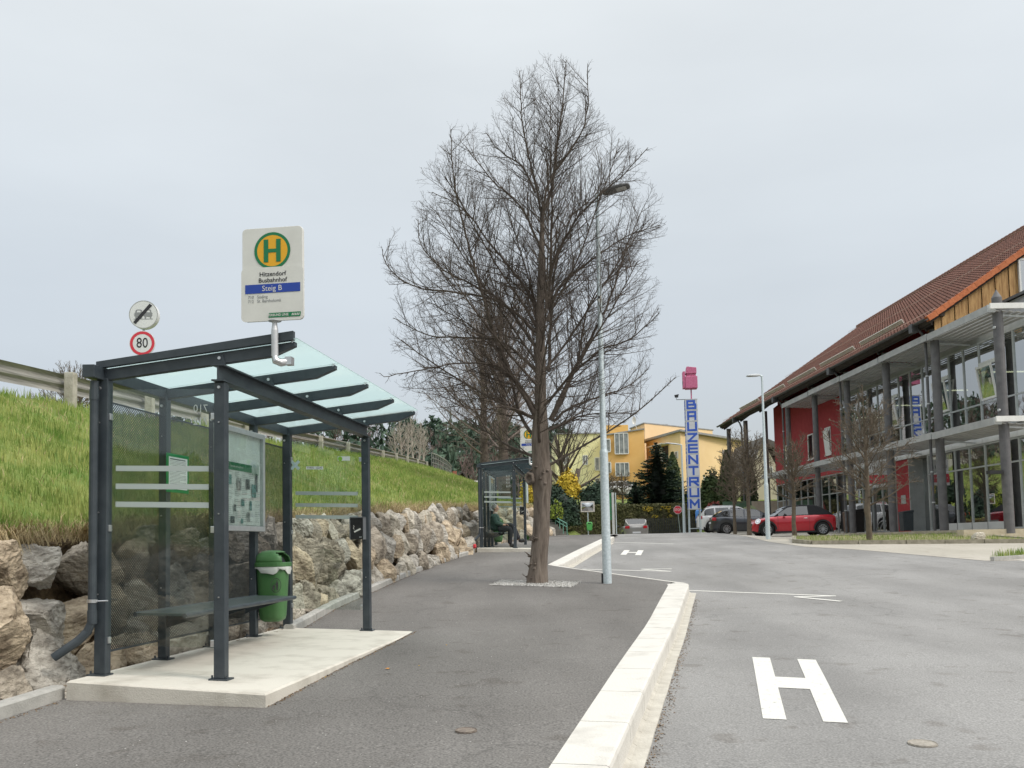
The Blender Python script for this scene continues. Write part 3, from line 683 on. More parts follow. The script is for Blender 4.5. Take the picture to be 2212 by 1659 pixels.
# ================================================================== BUS SHELTERS (local: x = towards the street, y = along, origin at the first street-side post)
SHL = 3.778; SHW = .983; KS = .035
BAYS = [0, SHL / 4, SHL / 2, SHL * .75, SHL]
def make_shelter(label, S, th):
    root = thing('bus_shelter', label, 'bus shelter', S, -th, 'glass roofed bus shelters')
    xb = -SHW
    def P_(name, mb, m_, par=root, **k): return part(name, mb.shear(KS), m_, par, **k)
    def bolt(mb, x, y, z, r=.014): mb.tube([(x, y, z), (x, y - .012, z)], [r, r * .8], 10)
    posts = [(0, 0), (0, SHL)] + [(xb, b) for b in BAYS]
    for i, (x, y) in enumerate(posts):
        mb = MB(); mb.box(x - (.044 if x == 0 else .03), x + (.044 if x == 0 or y not in (0, SHL) else .066), y - .038, y + .038, .012, 2.26 if x == 0 else 2.30)
        p = P_('post', mb, anth, bevel=.006)
        q = MB(); q.box(x - .075, x + .075, y - .06, y + .06, 0.0, .012)
        for sx in (-.058, .058): q.tube([(x + sx, y - .03, .012), (x + sx, y - .03, .035)], .008, 8)
        P_('base_plate', q, anth, p)
        for zb_, rb_ in ((2.22, .014), (.62, .006), (1.25, .006), (1.95, .006)): q = MB(); bolt(q, x, y - .039, zb_, rb_); P_('bolt', q, steel, p)
    # front I beam under the rafters
    zt, zb = 2.395, 2.265
    mb = MB(); mb.box(-.05, .05, -.07, SHL + .05, zb, zb + .012); mb.box(-.05, .05, -.07, SHL + .05, zt - .012, zt); mb.box(-.006, .006, -.065, SHL + .045, zb + .012, zt - .012)
    P_('front_beam', mb, anth)
    def rz(x): return 2.452 + .093 * x      # rafter centre line (x = 0 above the street posts), before shear
    def rzs(x): return rz(x) + KS * x
    for i, y in enumerate(BAYS):
        mb = MB(); x1 = .60
        prof = [(xb - .02, rzs(xb) - .05), (.42, rzs(.42) - .05), (x1, rzs(x1) + .005), (x1, rzs(x1) + .04), (xb - .02, rzs(xb) + .04)]
        for a, b, ya, yb in ((0, 0, -.028, .028),):
            mb.prism([(x, y + ya, z) for x, z in prof], (0, yb - ya, 0))
        r = P_('rafter', mb, anth, bevel=.004)
        q = MB(); bolt(q, 0.0, y - .03, rzs(0) - .005, .016); P_('bolt', q, steel, r); q = MB(); q.tube([(x1 - .02, y - .02, rzs(x1) + .03), (x1 - .02, y - .02, rzs(x1) + .06)], .012, 8)
        P_('glass_fixing', q, steel, r)
        q = MB(); q.prism([(-.05, y - .036, 2.395), (.05, y - .036, 2.395), (.03, y - .036, rzs(0) + .02), (-.03, y - .036, rzs(0) + .02)], (0, .008, 0)); P_('bracket', q, anth, r)
    mb = MB(); mb.prism([(xb - .02, -.062, rzs(xb) + .048), (x1 - .0, -.062, rzs(x1) + .048), (x1 - .0, -.062, rzs(x1) + .115), (xb - .02, -.062, rzs(xb) + .10)], (0, .045, 0))
    P_('roof_edge_trim', mb, anth); mb = MB()
    mb.prism([(xb - .02, SHL + .017, rzs(xb) + .048), (x1 - .05, SHL + .017, rzs(x1) + .048), (x1 - .05, SHL + .017, rzs(x1) + .07), (xb - .02, SHL + .017, rzs(xb) + .07)], (0, .03, 0))
    P_('roof_edge_trim', mb, anth)
    mb = MB(); x1 = .625
    for i in range(4):
        mb.prism([(xb - .02, BAYS[i] - (.05 if i == 0 else -.004), rzs(xb) + .052), (x1, BAYS[i] - (.05 if i == 0 else -.004), rzs(x1) + .052), (x1, BAYS[i] - (.05 if i == 0 else -.004), rzs(x1) + .060), (xb - .02, BAYS[i] - (.05 if i == 0 else -.004), rzs(xb) + .060)], (0, SHL / 4 + (.05 if i in (0, 3) else 0) - .008, 0))
    P_('roof_glass', mb, roofglass)
    # rear beam and gutter, downpipe
    mb = MB(); mb.box(xb - .03, xb + .03, -.06, SHL + .05, 2.315, 2.378); P_('rear_beam', mb, anth)
    mb = MB(); mb.box(xb - .066, xb + .034, -.17, SHL + .08, 2.285, 2.385); P_('gutter', mb, anth, bevel=.004)
    mb = MB(); xg, yg = xb - .016, -.085
    mb.tube([(xg, yg, 2.27), (xg, yg, .42), (xg - .03, yg - .01, .34), (xg - .09, yg - .04, .27), (xg - .24, yg - .11, .15)], [.032, .032, .034, .034, .033], 14)
    mb.tube([(xg, yg, 2.20), (xg, yg, 2.12)], .036, 14); mb.tube([(xg, yg, .50), (xg, yg, .40)], .036, 14)
    dp = P_('downpipe', mb, anth, smooth=False)
    mb = MB(); mb.tube([(xg, yg, .56), (xg, yg, .585)], .038, 14); mb.tube([(xg, yg, .57), (xg + .11, yg + .03, .575)], .006, 8); P_('pipe_clip', mb, steel, dp)
    # perforated rear panels
    for i in range(4):
        y0, y1 = BAYS[i] + .04, BAYS[i + 1] - .04
        mb = MB(); mb.poly([(xb - .03, y0 - .03, .17), (xb - .03, y1 + .03, .17), (xb - .03, y1 + .03, 2.13), (xb - .03, y0 - .03, 2.13)])
        pp = P_('rear_panel', mb, perf)
        P_('panel_edge', MB().box(xb - .034, xb - .026, y0 - .03, y1 + .03, 2.13, 2.145), anth, pp); P_('panel_edge', MB().box(xb - .034, xb - .026, y0 - .03, y1 + .03, .155, .17), anth, pp)
    # end glass with frosted bands and clamps
    for y in (0.0, SHL):
        mb = MB(); mb.box(xb + .065, -.06, y - .004, y + .004, .235, 2.215); g = P_('side_glass', mb, glass)
        q = MB()
        for z in (1.575, 1.435, 1.295): q.box(xb + .12, -.10, y - .0065, y - .0045, z, z + .042)
        P_('frosted_band', q, etched, g)
        for x in (xb + .055, -.055):
            for z in (.27, 1.13, 2.0):
                q = MB(); q.box(x - .025, x + .025, y - .018, y + .018, z - .025, z + .025); P_('glass_clamp', q, steel, g, bevel=.003)
    # bench
    mb = MB(); y0, y1 = .27, 2.62
    mb.prism([(xb + .13, y0, .438), (xb + .55, y0, .443), (xb + .555, y0, .462), (xb + .13, y0, .457)], (0, y1 - y0, 0))
    se = P_('bench_seat', mb, mat('bench_sheet', (.055, .075, .075), (.075, .10, .10), 5, .35, .2))
    q = MB()
    for x in (xb + .13, xb + .55): q.tube([(x, y0 - .006, .445), (x, y1 + .006, .445)], .02, 10)
    P_('bench_tube', q, anth, se)
    for y in (BAYS[1], BAYS[2], BAYS[3] - .25):
        q = MB(); q.prism([(xb + .03, y - .02, .43), (xb + .46, y - .02, .43), (xb + .46, y - .02, .415), (xb + .03, y - .02, .27)], (0, .012, 0)); P_('bench_bracket', q, anth, se)
    return root
sh1 = make_shelter('nearest bus shelter, glass roof on dark grey posts, standing on the near pale slab', SH1, TH1)
sh2 = copy_tree(sh1); sh2.location = SH2; sh2.rotation_euler = (0, 0, -TH2)
sh2['label'] = 'farther dark grey bus shelter behind the big tree trunk, with someone seated in it'
def numtext(root, rows):
    mb = MB()
    for i, r in enumerate(rows):
        q = text_mb(r, .082, (-.165, -.0075, 2.06 - .1 * i), (-1, 0, 0), (0, 0, 1)); mb = join(mb, q)
    mb.shear(KS); part('route_number', mb, etched, root)
numtext(sh1, ['710', '712']); numtext(sh2, ['714', '716', '717', '718'])
def stickers(root):
    y = SHL - .006
    mb = MB(); c = Vector((-.865, y, 1.93))
    for a in (45, -45): mb.bar(c - Vector((math.cos(R(a)), 0, math.sin(R(a)))) * .07 + Vector((0, -.001 * (a > 0), 0)), c + Vector((math.cos(R(a)), 0, math.sin(R(a)))) * .07 + Vector((0, -.001 * (a > 0), 0)), .0008, .036, up=(-math.sin(R(a)), 0, math.cos(R(a))))
    part('tape_cross', mb.shear(KS), mat('pale_tape', (.45, .60, .60), (.6, .7, .7), 30, .5), root)
    mb = MB(); mb.box(-.73, -.52, y, y + .001, 1.88, 1.915); s = part('sticker', mb.shear(KS), paper, root)
    part('lettering', text_mb('TYRN - GLAS', .034, (-.625, y - .001, 1.919), (1, 0, 0), (0, 0, 1), sx=.95), ink, s)
    mb = MB(); mb.box(-.34, -.19, y, y + .001, 1.985, 2.035); s = part('sticker', mb.shear(KS), paper, root)
    mb = MB().disc((-.31, y - .001, 2.018), (0, -1, 0), .027, 20); part('sticker_emblem', mb, mat('lime_print', (.25, .5, .05)), s)
stickers(sh1)
# --- things fixed to the shelters
def loc_in(S, th, a, b, z): # a along, b to the back
    return (S[0] + math.sin(th) * a - math.cos(th) * b, S[1] + math.cos(th) * a + math.sin(th) * b, S[2] + z + KS * b)
def ash_bin(S, th, label):
    r = thing('ash_bin', label, 'ashtray bin', loc_in(S, th, SHL - .06, .075, 1.06), -th, 'ashtray bins on shelter posts')
    mb = MB(); mb.box(-.075, .075, -.075, .02, 0, .245); part('ash_box', mb, blackp, r, bevel=.004)
    mb = MB(); mb.box(-.083, -.076, -.085, .022, -.004, .26); mb.box(.076, .083, -.085, .022, -.004, .26); mb.box(-.083, .083, -.085, .022, .247, .26); part('hood', mb, mat('dark_grey_metal', (.13, .14, .15), rough=.5), r)
    mb = MB(); mb.box(-.05, .05, -.079, -.0755, .165, .185); mb.box(-.045, .045, -.084, -.0755, .19, .198); part('slot', mb, anth2, r)
    mb = MB(); a = Vector((-.03, -.0765, .085)); b = Vector((.045, -.0765, .12)); mb.bar(a, b, .002, .018); 
    mb.tube([(-.03, -.077, .115), (-.042, -.077, .13), (-.03, -.077, .145), (-.038, -.077, .16)], .003, 6)
    part('cigarette_mark', mb, signw, r)
    mb = MB(); mb.box(.028, .06, -.0765, -.0755, .02, .03); part('maker_plate', mb, steel, r)
ash_bin(SH1, TH1, 'black ashtray bin with white cigarette mark on the near shelter post')
ash_bin(SH2, TH2, 'small black ashtray bin on the far shelter post beside the tree')
def litter_bin(S, th, label):
    r = thing('litter_bin', label, 'litter bin', loc_in(S, th, 2.93, .80, .155), -th, 'green litter bins in the shelters')
    def ring_(rx, ry, z, n=28, e=3.2):
        o = []
        for k in range(n):
            a = 2 * math.pi * k / n; c, s = math.cos(a), math.sin(a)
            o.append((rx * abs(c) ** (2 / e) * (1 if c > 0 else -1), ry * abs(s) ** (2 / e) * (1 if s > 0 else -1), z))
        return o + [o[0]]
    mb = MB().grid([ring_(.01, .01, .0), ring_(.09, .08, .005), ring_(.125, .11, .03), ring_(.135, .12, .07), ring_(.165, .145, .60)])
    part('bin_body', mb, green_pl, r, True)
    mb = MB().grid([ring_(.166, .146, .595), ring_(.188, .168, .60), ring_(.188, .168, .64), ring_(.180, .160, .645)])
    part('rim', mb, green_pl, r)
    mb = MB(); rows = []
    for k in range(9):     # domed lid, opening towards the street side
        t = k / 8; a = t * math.pi / 2; rows.append(ring_(.178 * math.cos(a) ** .62 + .002, .158 * math.cos(a) ** .62 + .002, .643 + .132 * math.sin(a)))
    g = MB().grid(rows); keep = []
    for f in g.f:
        c = [sum(g.v[i][j] for i in f) / 4 for j in range(3)]
        if c[0] > .055 and c[2] < .755 and abs(c[1]) < .115: continue
        keep.append(f)
    g.f = keep; lid = part('lid', g, green_pl, r, True); sm_ = lid.modifiers.new('solid', 'SOLIDIFY'); sm_.thickness = .006
    mb = MB().grid([ring_(.15, .13, .60), ring_(.10, .09, .70), ring_(.02, .02, .705)]); part('dark_interior', mb, anth2, r)
    mb = MB(); P = []; rnd = random.Random(2)
    a0 = ring_(.182, .162, .597); 
    P = [[(x, y, .598) for x, y, z in a0], [(x * 1.03, y * 1.03, .575 - .018 * math.sin(i * 1.3)) for i, (x, y, z) in enumerate(a0)], [(x * .97, y * .97, .545 - .03 * math.sin(i * .9 + 1) - .01 * math.sin(i * 2.3)) for i, (x, y, z) in enumerate(a0)]]
    part('bin_bag', MB().grid(P), mat('thin_plastic_bag', (.62, .64, .60), rough=.35), r, True)
    # tidy-man mark on the side facing the platform
    c = Vector((.128, -.128, .40)); n = Vector((.62, -.78, 0)).normalized(); c = Vector((.098, -.158, .40)) + n * .004
    rt = Vector((-n.y, n.x, 0)) 
    mk = MB().ring(c, n, .052, .057, 36); mk.v = [tuple(c + (Vector(p) - c) * 1 + Vector((0, 0, (p[2] - c.z) * .35))) for p in mk.v]
    mk.disc(c + Vector((0, 0, .045)) + rt * .012, n, .007, 12); mk.poly([c + rt * a + Vector((0, 0, b)) for a, b in ((.004, .035), (.022, .035), (.024, -.0), (.02, -.055), (.013, -.055), (.011, -.01), (.006, -.055), (.0, -.055), (.003, .0), (-.016, .015), (-.014, .02), (.004, .018))])
    mk.poly([c + rt * a + Vector((0, 0, b)) for a, b in ((-.036, -.0), (-.012, -.0), (-.015, -.045), (-.033, -.045))])
    part('tidy_mark', mk, anth2, r)
    mb = MB(); mb.box(-.20, -.165, -.03, .03, .1, .6); part('holder', mb, anth, r)
litter_bin(SH1, TH1, 'green plastic litter bin with hooded lid and white bag in the near shelter')
litter_bin(SH2, TH2, 'green litter bin in the far shelter behind the seated man')
def poster_case(S, th, label, fine):
    r = thing('poster_case', label, 'poster case', loc_in(S, th, 1.80, SHW - .075, 1.13), -th, 'poster cases in the shelters')
    W_, H_ = 1.12, 1.06          # along y, z; faces +x
    mb = MB(); t = .055
    mb.box(-.03, .03, 0, W_, 0, t); mb.box(-.03, .03, 0, W_, H_ - t, H_); mb.box(-.03, .03, 0, t, t, H_ - t); mb.box(-.03, .03, W_ - t, W_, t, H_ - t)
    part('case_frame', mb, alu, r, bevel=.006)
    mb = MB(); mb.box(-.024, -.01, t, W_ - t, t, H_ - t); part('back_board', mb, paper, r)
    mb = MB(); P = []; n = 24
    for i in range(n + 1):
        y = t + .01 + (W_ - 2 * t - .02) * i / n
        P.append([(-.004 + .0035 * math.sin(y * 9 + z * 5) + .003 * math.sin(z * 22), y, z) for z in [t + .01 + (H_ * .66 - t) * k / 14 for k in range(15)]])
    pg = part('notice_sheet', MB().grid(P), paper, r, True)
    if fine:
        def rect(m, y0, y1, z0, z1, x=.006): y0, y1 = y0 * .89, y1 * .89; m.poly([(x, y0, z0), (x, y1, z0), (x, y1, z1), (x, y0, z1)])
        g = MB(); rect(g, .08, .92, .62, .70); part('notice_band', g, signg, pg)
        part('lettering', text_mb('Gemeinde am Busbahnhof', .034, (.0075, .45, .66), (0, 1, 0), (0, 0, 1), sx=.85), signw, pg)
        rnd = random.Random(5)
        k = MB(); k2 = MB(); k3 = MB()
        for i, (y, z, ww, hh) in enumerate([(.12, .38, .09, .2), (.30, .47, .07, .1), (.52, .42, .11, .13), (.76, .44, .10, .11), (.92, .36, .12, .14), (.16, .19, .05, .08), (.44, .2, .05, .07), (.86, .22, .06, .1), (.10, .08, .05, .06), (.34, .08, .11, .07), (.62, .08, .06, .05), (.78, .10, .09, .1), (1.04, .42, .05, .2), (.63, .26, .08, .07)]):
            rect([k, k2, k3][i % 3], y, y + ww, z, z + hh)
        part('notice_photo', k, mat('print_dark', (.03, .035, .04), (.2, .22, .22), 30), pg); part('notice_photo', k2, mat('print_teal', (.02, .12, .10), (.25, .4, .4), 25), pg); part('notice_photo', k3, mat('print_grey', (.12, .13, .14), (.5, .5, .48), 28), pg)
        ln = MB()
        for cc in range(6):
            for i in range(26):
                z = .60 - i * .02; y = .09 + cc * .185
                if rnd.random() < .3: continue
                rect(ln, y, y + rnd.uniform(.08, .16), z, z + .005, .0057)
        part('notice_text', ln, mat('print_text', (.38, .39, .39)), pg)
        g = MB()
        for i in range(5): g.poly([(.007, .83 + i * .035, .60), (.007, .845 + i * .035, .60), (.007, .86 + i * .035, .72), (.007, .852 + i * .035, .72)])
        part('notice_drawing', g, signg, pg)
    mb = MB(); mb.box(.026, .03, t, W_ - t, t, H_ - t); part('case_glass', mb, glass, r)
poster_case(SH1, TH1, 'silver framed notice case with white posters on the near shelter back wall', True)
poster_case(SH2, TH2, 'silver framed notice case on the back wall of the far shelter', False)
r = thing('timetable_frame', 'small green framed timetable sheet on the back wall of the near shelter', 'timetable', loc_in(SH1, TH1, .88, SHW - .06, 1.46), -TH1)
mb = MB(); mb.box(-.008, .0, 0, .40, 0, .345); part('frame', mb, mat('green_frame', (.0, .22, .06), rough=.5), r, bevel=.004)
mb = MB(); mb.box(.0, .003, .035, .365, .03, .315); pg = part('sheet', mb, paper, r)
mb = MB()
for i in range(20): mb.box(.003, .0036, .05, .05 + (.29 if i % 5 else .18), .29 - i * .0125, .293 - i * .0125)
mb.box(.003, .0037, .05, .33, .292, .302); part('timetable_text', mb, inkg, pg)

# ------------------------------------------------------------------ bus stop signs
def stop_sign(S, th, label, steig, rows):
    a, b = -.095, -.46
    r = thing('bus_stop_sign', label, 'bus stop sign', loc_in(S, th, a, b, 2.44), -th, 'bus stop signs on shelter roofs')
    W_, H_ = .478, .715; z0 = .275      # panel in local x,z ; faces -y
    def rr(x0, x1, za, zb, rad, n=6):
        o = []
        for cx, cz, s in ((x1 - rad, zb - rad, 0), (x0 + rad, zb - rad, 90), (x0 + rad, za + rad, 180), (x1 - rad, za + rad, 270)):
            for k in range(n + 1): o.append((cx + rad * math.cos(R(s + 90 * k / n)), 0, cz + rad * math.sin(R(s + 90 * k / n))))
        return o
    X0 = -W_ / 2
    mb = MB(); mb.prism([(x, -.02, z) for x, y, z in rr(X0, X0 + W_, z0, z0 + H_, .035)], (0, .04, 0)); part('sign_panel', mb, signw, r, bevel=.003)
    mb = MB(); mb.prism([(x, -.024, z) for x, y, z in rr(X0 - .006, X0 + W_ + .006, z0 - .006, z0 + H_ * .57, .035)], (0, .003, 0)); part('lower_plate', mb, signw, r)
    Y = -.0265
    def P(u, v): return Vector((X0 + u * W_, Y, z0 + (1 - v) * H_))
    c = P(.504, .254); part('emblem', MB().ring((c.x, Y + .003, c.z), (0, -1, 0), .1205, .1425, 56), signg, r); 
    q = MB().disc((c.x, Y + .0035, c.z), (0, -1, 0), .121, 56); part('emblem', q, signy, r)
    mb = MB(); hw, hh, st = .067, .088, .036
    for x0, x1, za, zb in ((-hw, -hw + st, -hh, hh), (hw - st, hw, -hh, hh), (-hw + st, hw - st, -.014, .014)): mb.poly([(c.x + x0, Y + .001, c.z + za), (c.x + x1, Y + .001, c.z + za), (c.x + x1, Y + .001, c.z + zb), (c.x + x0, Y + .001, c.z + zb)])
    part('emblem_letter', mb, signg, r)
    up = (0, 0, 1); rt = (1, 0, 0)
    part('lettering', text_mb('Hitzendorf', .048, P(.51, .507), rt, up, bold=.012), ink, r); part('lettering', text_mb('Busbahnhof', .048, P(.51, .573), rt, up, bold=.012), ink, r)
    a_, b_ = P(.055, .612), P(.965, .708); mb = MB().poly([(a_.x, Y, b_.z), (b_.x, Y, b_.z), (b_.x, Y, a_.z), (a_.x, Y, a_.z)]); bar_ = part('name_bar', mb, signb, r)
    part('lettering', text_mb(steig, .058, P(.50, .661) + Vector((0, -.001, 0)), rt, up), signw, bar_)
    for i, t in enumerate(rows): part('lettering', text_mb(t, .034, P(.1, .748 + i * .045), rt, up, 'LEFT', sx=.92), inkg, r)
    a_, b_ = P(.44, .925), P(.965, .975); mb = MB().poly([(a_.x, Y, b_.z), (b_.x, Y, b_.z), (b_.x + .004, Y, a_.z), (a_.x + .004, Y, a_.z)]); g = part('operator_bar', mb, signg, r)
    part('lettering', text_mb('VERBUND LINIE', .026, P(.60, .95) + Vector((0, -.001, 0)), rt, up, bold=.015, sx=.9), signw, g)
    mb = MB(); p0 = P(.82, .95); 
    for k in range(5): mb.poly([(p0.x + k * .013, Y - .001, p0.z - .009), (p0.x + k * .013 + .008, Y - .001, p0.z - .009), (p0.x + k * .013 + .012, Y - .001, p0.z + .009), (p0.x + k * .013 + .006, Y - .001, p0.z + .009)])
    part('operator_mark', mb, signw, g)
    mb = MB(); mb.lathe([(.0, .0), (.026, .0), (.026, .20), (.02, .235), (.018, .262), (.05, .270), (.05, .275)], 20, (.01, 0, 0)); part('stem', mb, alu, r)
    mb = MB(); mb.tube([(.01, 0, .0), (.015, .0, -.03), (.05, .02, -.045), (.10, .055, -.03)], [.026, .03, .03, .026], 14); mb.box(.08, .13, .02, .085, -.06, 0); part('elbow_bracket', mb, steel, r)
stop_sign(SH1, TH1, 'white bus stop sign reading Hitzendorf Busbahnhof Steig B above the near shelter', 'Steig B', ['710   Söding', '712   St. Bartholomä'])
stop_sign(SH2, TH2, 'white bus stop sign with a yellow disc seen past the tree, above the far shelter', 'Steig A', ['714', '716', '717   718'])

# ------------------------------------------------------------------ seated man in the far shelter
def mk_skin(name, pts, edges, material, parent, sub=2):
    me = bpy.data.meshes.new(name); me.from_pydata([p[:3] for p in pts], edges, [])
    o = bpy.data.objects.new(name, me); col.objects.link(o)
    o.modifiers.new('skin', 'SKIN').use_smooth_shade = True
    bpy.context.view_layer.update()
    if not me.skin_vertices:
        bpy.context.view_layer.objects.active = o; bpy.ops.object.skin_root_mark() if False else None
    sv = me.skin_vertices[0].data
    for v, p in zip(sv, pts): v.radius = (p[3], p[4] if len(p) > 4 else p[3])
    sv[0].use_root = True
    sb = o.modifiers.new('sub', 'SUBSURF'); sb.levels = sub; sb.render_levels = sub
    dg = bpy.context.evaluated_depsgraph_get(); m2 = bpy.data.meshes.new_from_object(o.evaluated_get(dg)); m2.name = name
    bpy.data.objects.remove(o)
    m2.materials.clear(); m2.materials.append(material); m2.polygons.foreach_set('use_smooth', [True] * len(m2.polygons))
    o = bpy.data.objects.new(name, m2); col.objects.link(o)
    if parent: o.parent = parent
    return o
skinm = mat('skin', (.48, .27, .19), (.55, .32, .23), 20, .55)
jack = mat('green_jacket', (.028, .062, .052), (.045, .085, .072), 12, .85, 0, .4, 25)
trou = mat('black_trousers', (.012, .012, .016), (.02, .02, .026), 10, .85)
shoe = mat('black_shoes', (.010, .010, .010), rough=.45)
hairm = mat('grey_hair', (.16, .15, .14), (.34, .33, .31), 30, .8)
p0 = loc_in(SH2, TH2, .62, .62, 0)
man = thing('person', 'seated person in a dark green jacket and black trousers, legs crossed, in the far shelter', 'person', p0, -TH2)
BP = [(0, 0, .56, .09, .11), (.0, 0, .70, .08, .11), (-.02, 0, .90, .08, .12), (-.015, 0, 1.00, .05, .055), (.0, 0, 1.05, .05, .055), (.015, 0, 1.13, .08, .072), (.02, 0, 1.195, .086, .078), (.01, 0, 1.26, .055, .055), (.10, 0, 1.135, .015, .013), (.07, 0, 1.08, .032, .03),
      (-.02, -.19, .95, .05), (.04, -.23, .72, .042), (.24, -.12, .66, .03), (.31, -.07, .655, .022, .034), (-.02, .19, .95, .05), (.04, .23, .72, .042), (.24, .1, .66, .03), (.31, .03, .665, .022, .034),
      (.12, -.1, .53, .07), (.44, -.1, .53, .045), (.43, -.11, .28, .035), (.41, -.12, .08, .026), (.50, -.12, .035, .022), (.12, .1, .56, .07), (.47, .05, .64, .045), (.60, .0, .40, .035), (.68, -.03, .20, .026), (.76, -.03, .17, .022)]
BE = [(0, 1), (1, 2), (2, 3), (3, 4), (4, 5), (5, 6), (6, 7), (5, 8), (5, 9), (2, 10), (10, 11), (11, 12), (12, 13), (2, 14), (14, 15), (15, 16), (16, 17), (0, 18), (18, 19), (19, 20), (20, 21), (21, 22), (0, 23), (23, 24), (24, 25), (25, 26), (26, 27)]
body = mk_skin('body', BP, BE, skinm, man, 2)
mk_skin('jacket', [(.0, 0, .48, .17, .20), (.0, 0, .60, .18, .20), (-.01, 0, .76, .165, .20), (-.02, 0, .92, .155, .20), (-.02, 0, 1.02, .09, .10), (-.02, -.20, .91, .095), (.03, -.25, .72, .08), (.235, -.12, .665, .055), (-.02, .20, .91, .095), (.03, .25, .72, .08), (.235, .10, .665, .055)],
        [(0, 1), (1, 2), (2, 3), (3, 4), (3, 5), (5, 6), (6, 7), (3, 8), (8, 9), (9, 10)], jack, man)
mk_skin('trousers', [(0, 0, .53, .15, .18), (.14, -.1, .535, .12), (.44, -.1, .545, .095), (.435, -.11, .30, .08), (.415, -.12, .09, .075), (.14, .1, .57, .12), (.47, .05, .655, .095), (.59, .01, .42, .085), (.675, -.03, .215, .078)], [(0, 1), (1, 2), (2, 3), (3, 4), (0, 5), (5, 6), (6, 7), (7, 8)], trou, man)
for pts in ([(.40, -.12, .07, .065, .06), (.48, -.12, .06, .06, .065), (.62, -.12, .04, .045, .055)], [(.66, -.03, .21, .065, .06), (.75, -.03, .18, .06, .06), (.87, -.03, .20, .045, .052)]):
    mk_skin('shoe', pts, [(0, 1), (1, 2)], shoe, man)
mk_skin('hair', [(-.06, 0, 1.10, .065, .085), (-.035, 0, 1.17, .095, .10), (-.005, 0, 1.235, .098, .098), (.055, 0, 1.262, .045, .06)], [(0, 1), (1, 2), (2, 3)], hairm, man)
mk_skin('collar', [(-.01, 0, 1.0, .085, .085), (.015, 0, 1.05, .07, .07)], [(0, 1)], mat('shirt', (.55, .53, .48)), man)
for sy in (-1, 1):
    rt = Vector((.31, -.07 if sy < 0 else .03, .655))
    for k in range(5):
        b = rt + Vector((.01, (k - 2) * .017, .0 if k else .008)); l = [.045, .068, .074, .07, .055][k]
        dd = Vector((1, -sy * .35 + (k - 2) * .05, 0)).normalized()
        mb = MB().tube([b, b + dd * l * .55 + Vector((0, 0, .004)), b + dd * l + Vector((0, 0, -.018))], [.009, .0085, .006], 8)
        part('finger', mb, skinm, body, True)
mb = MB()
for sy in (-1, 1):
    mb.disc((.092, sy * .028, 1.152), (1, sy * .25, 0), .008, 10)
part('eyes', mb, ink, body)
mb = MB()
for sy in (-1, 1): mb.tube([(.0, sy * .078, 1.11), (-.005, sy * .09, 1.135), (.0, sy * .08, 1.155)], [.008, .014, .010], 8)
part('ear', mb, skinm, body, True)
# small red cloth on the kerb end by the far shelter
p = at(1025, 1181, 25.3); mb = MB(); V, Fc = rock(5, .06, .05, .075, 3, 4); mb.v = [tuple(p + v + Vector((0, 0, .02))) for v in V]; mb.f = Fc
solid('red_cloth', mb, mat('red_cloth', (.65, .05, .06), (.45, .03, .05), 9, .8), 'small bright red cap left at the foot of the far shelter downpipe', 'cap', True)
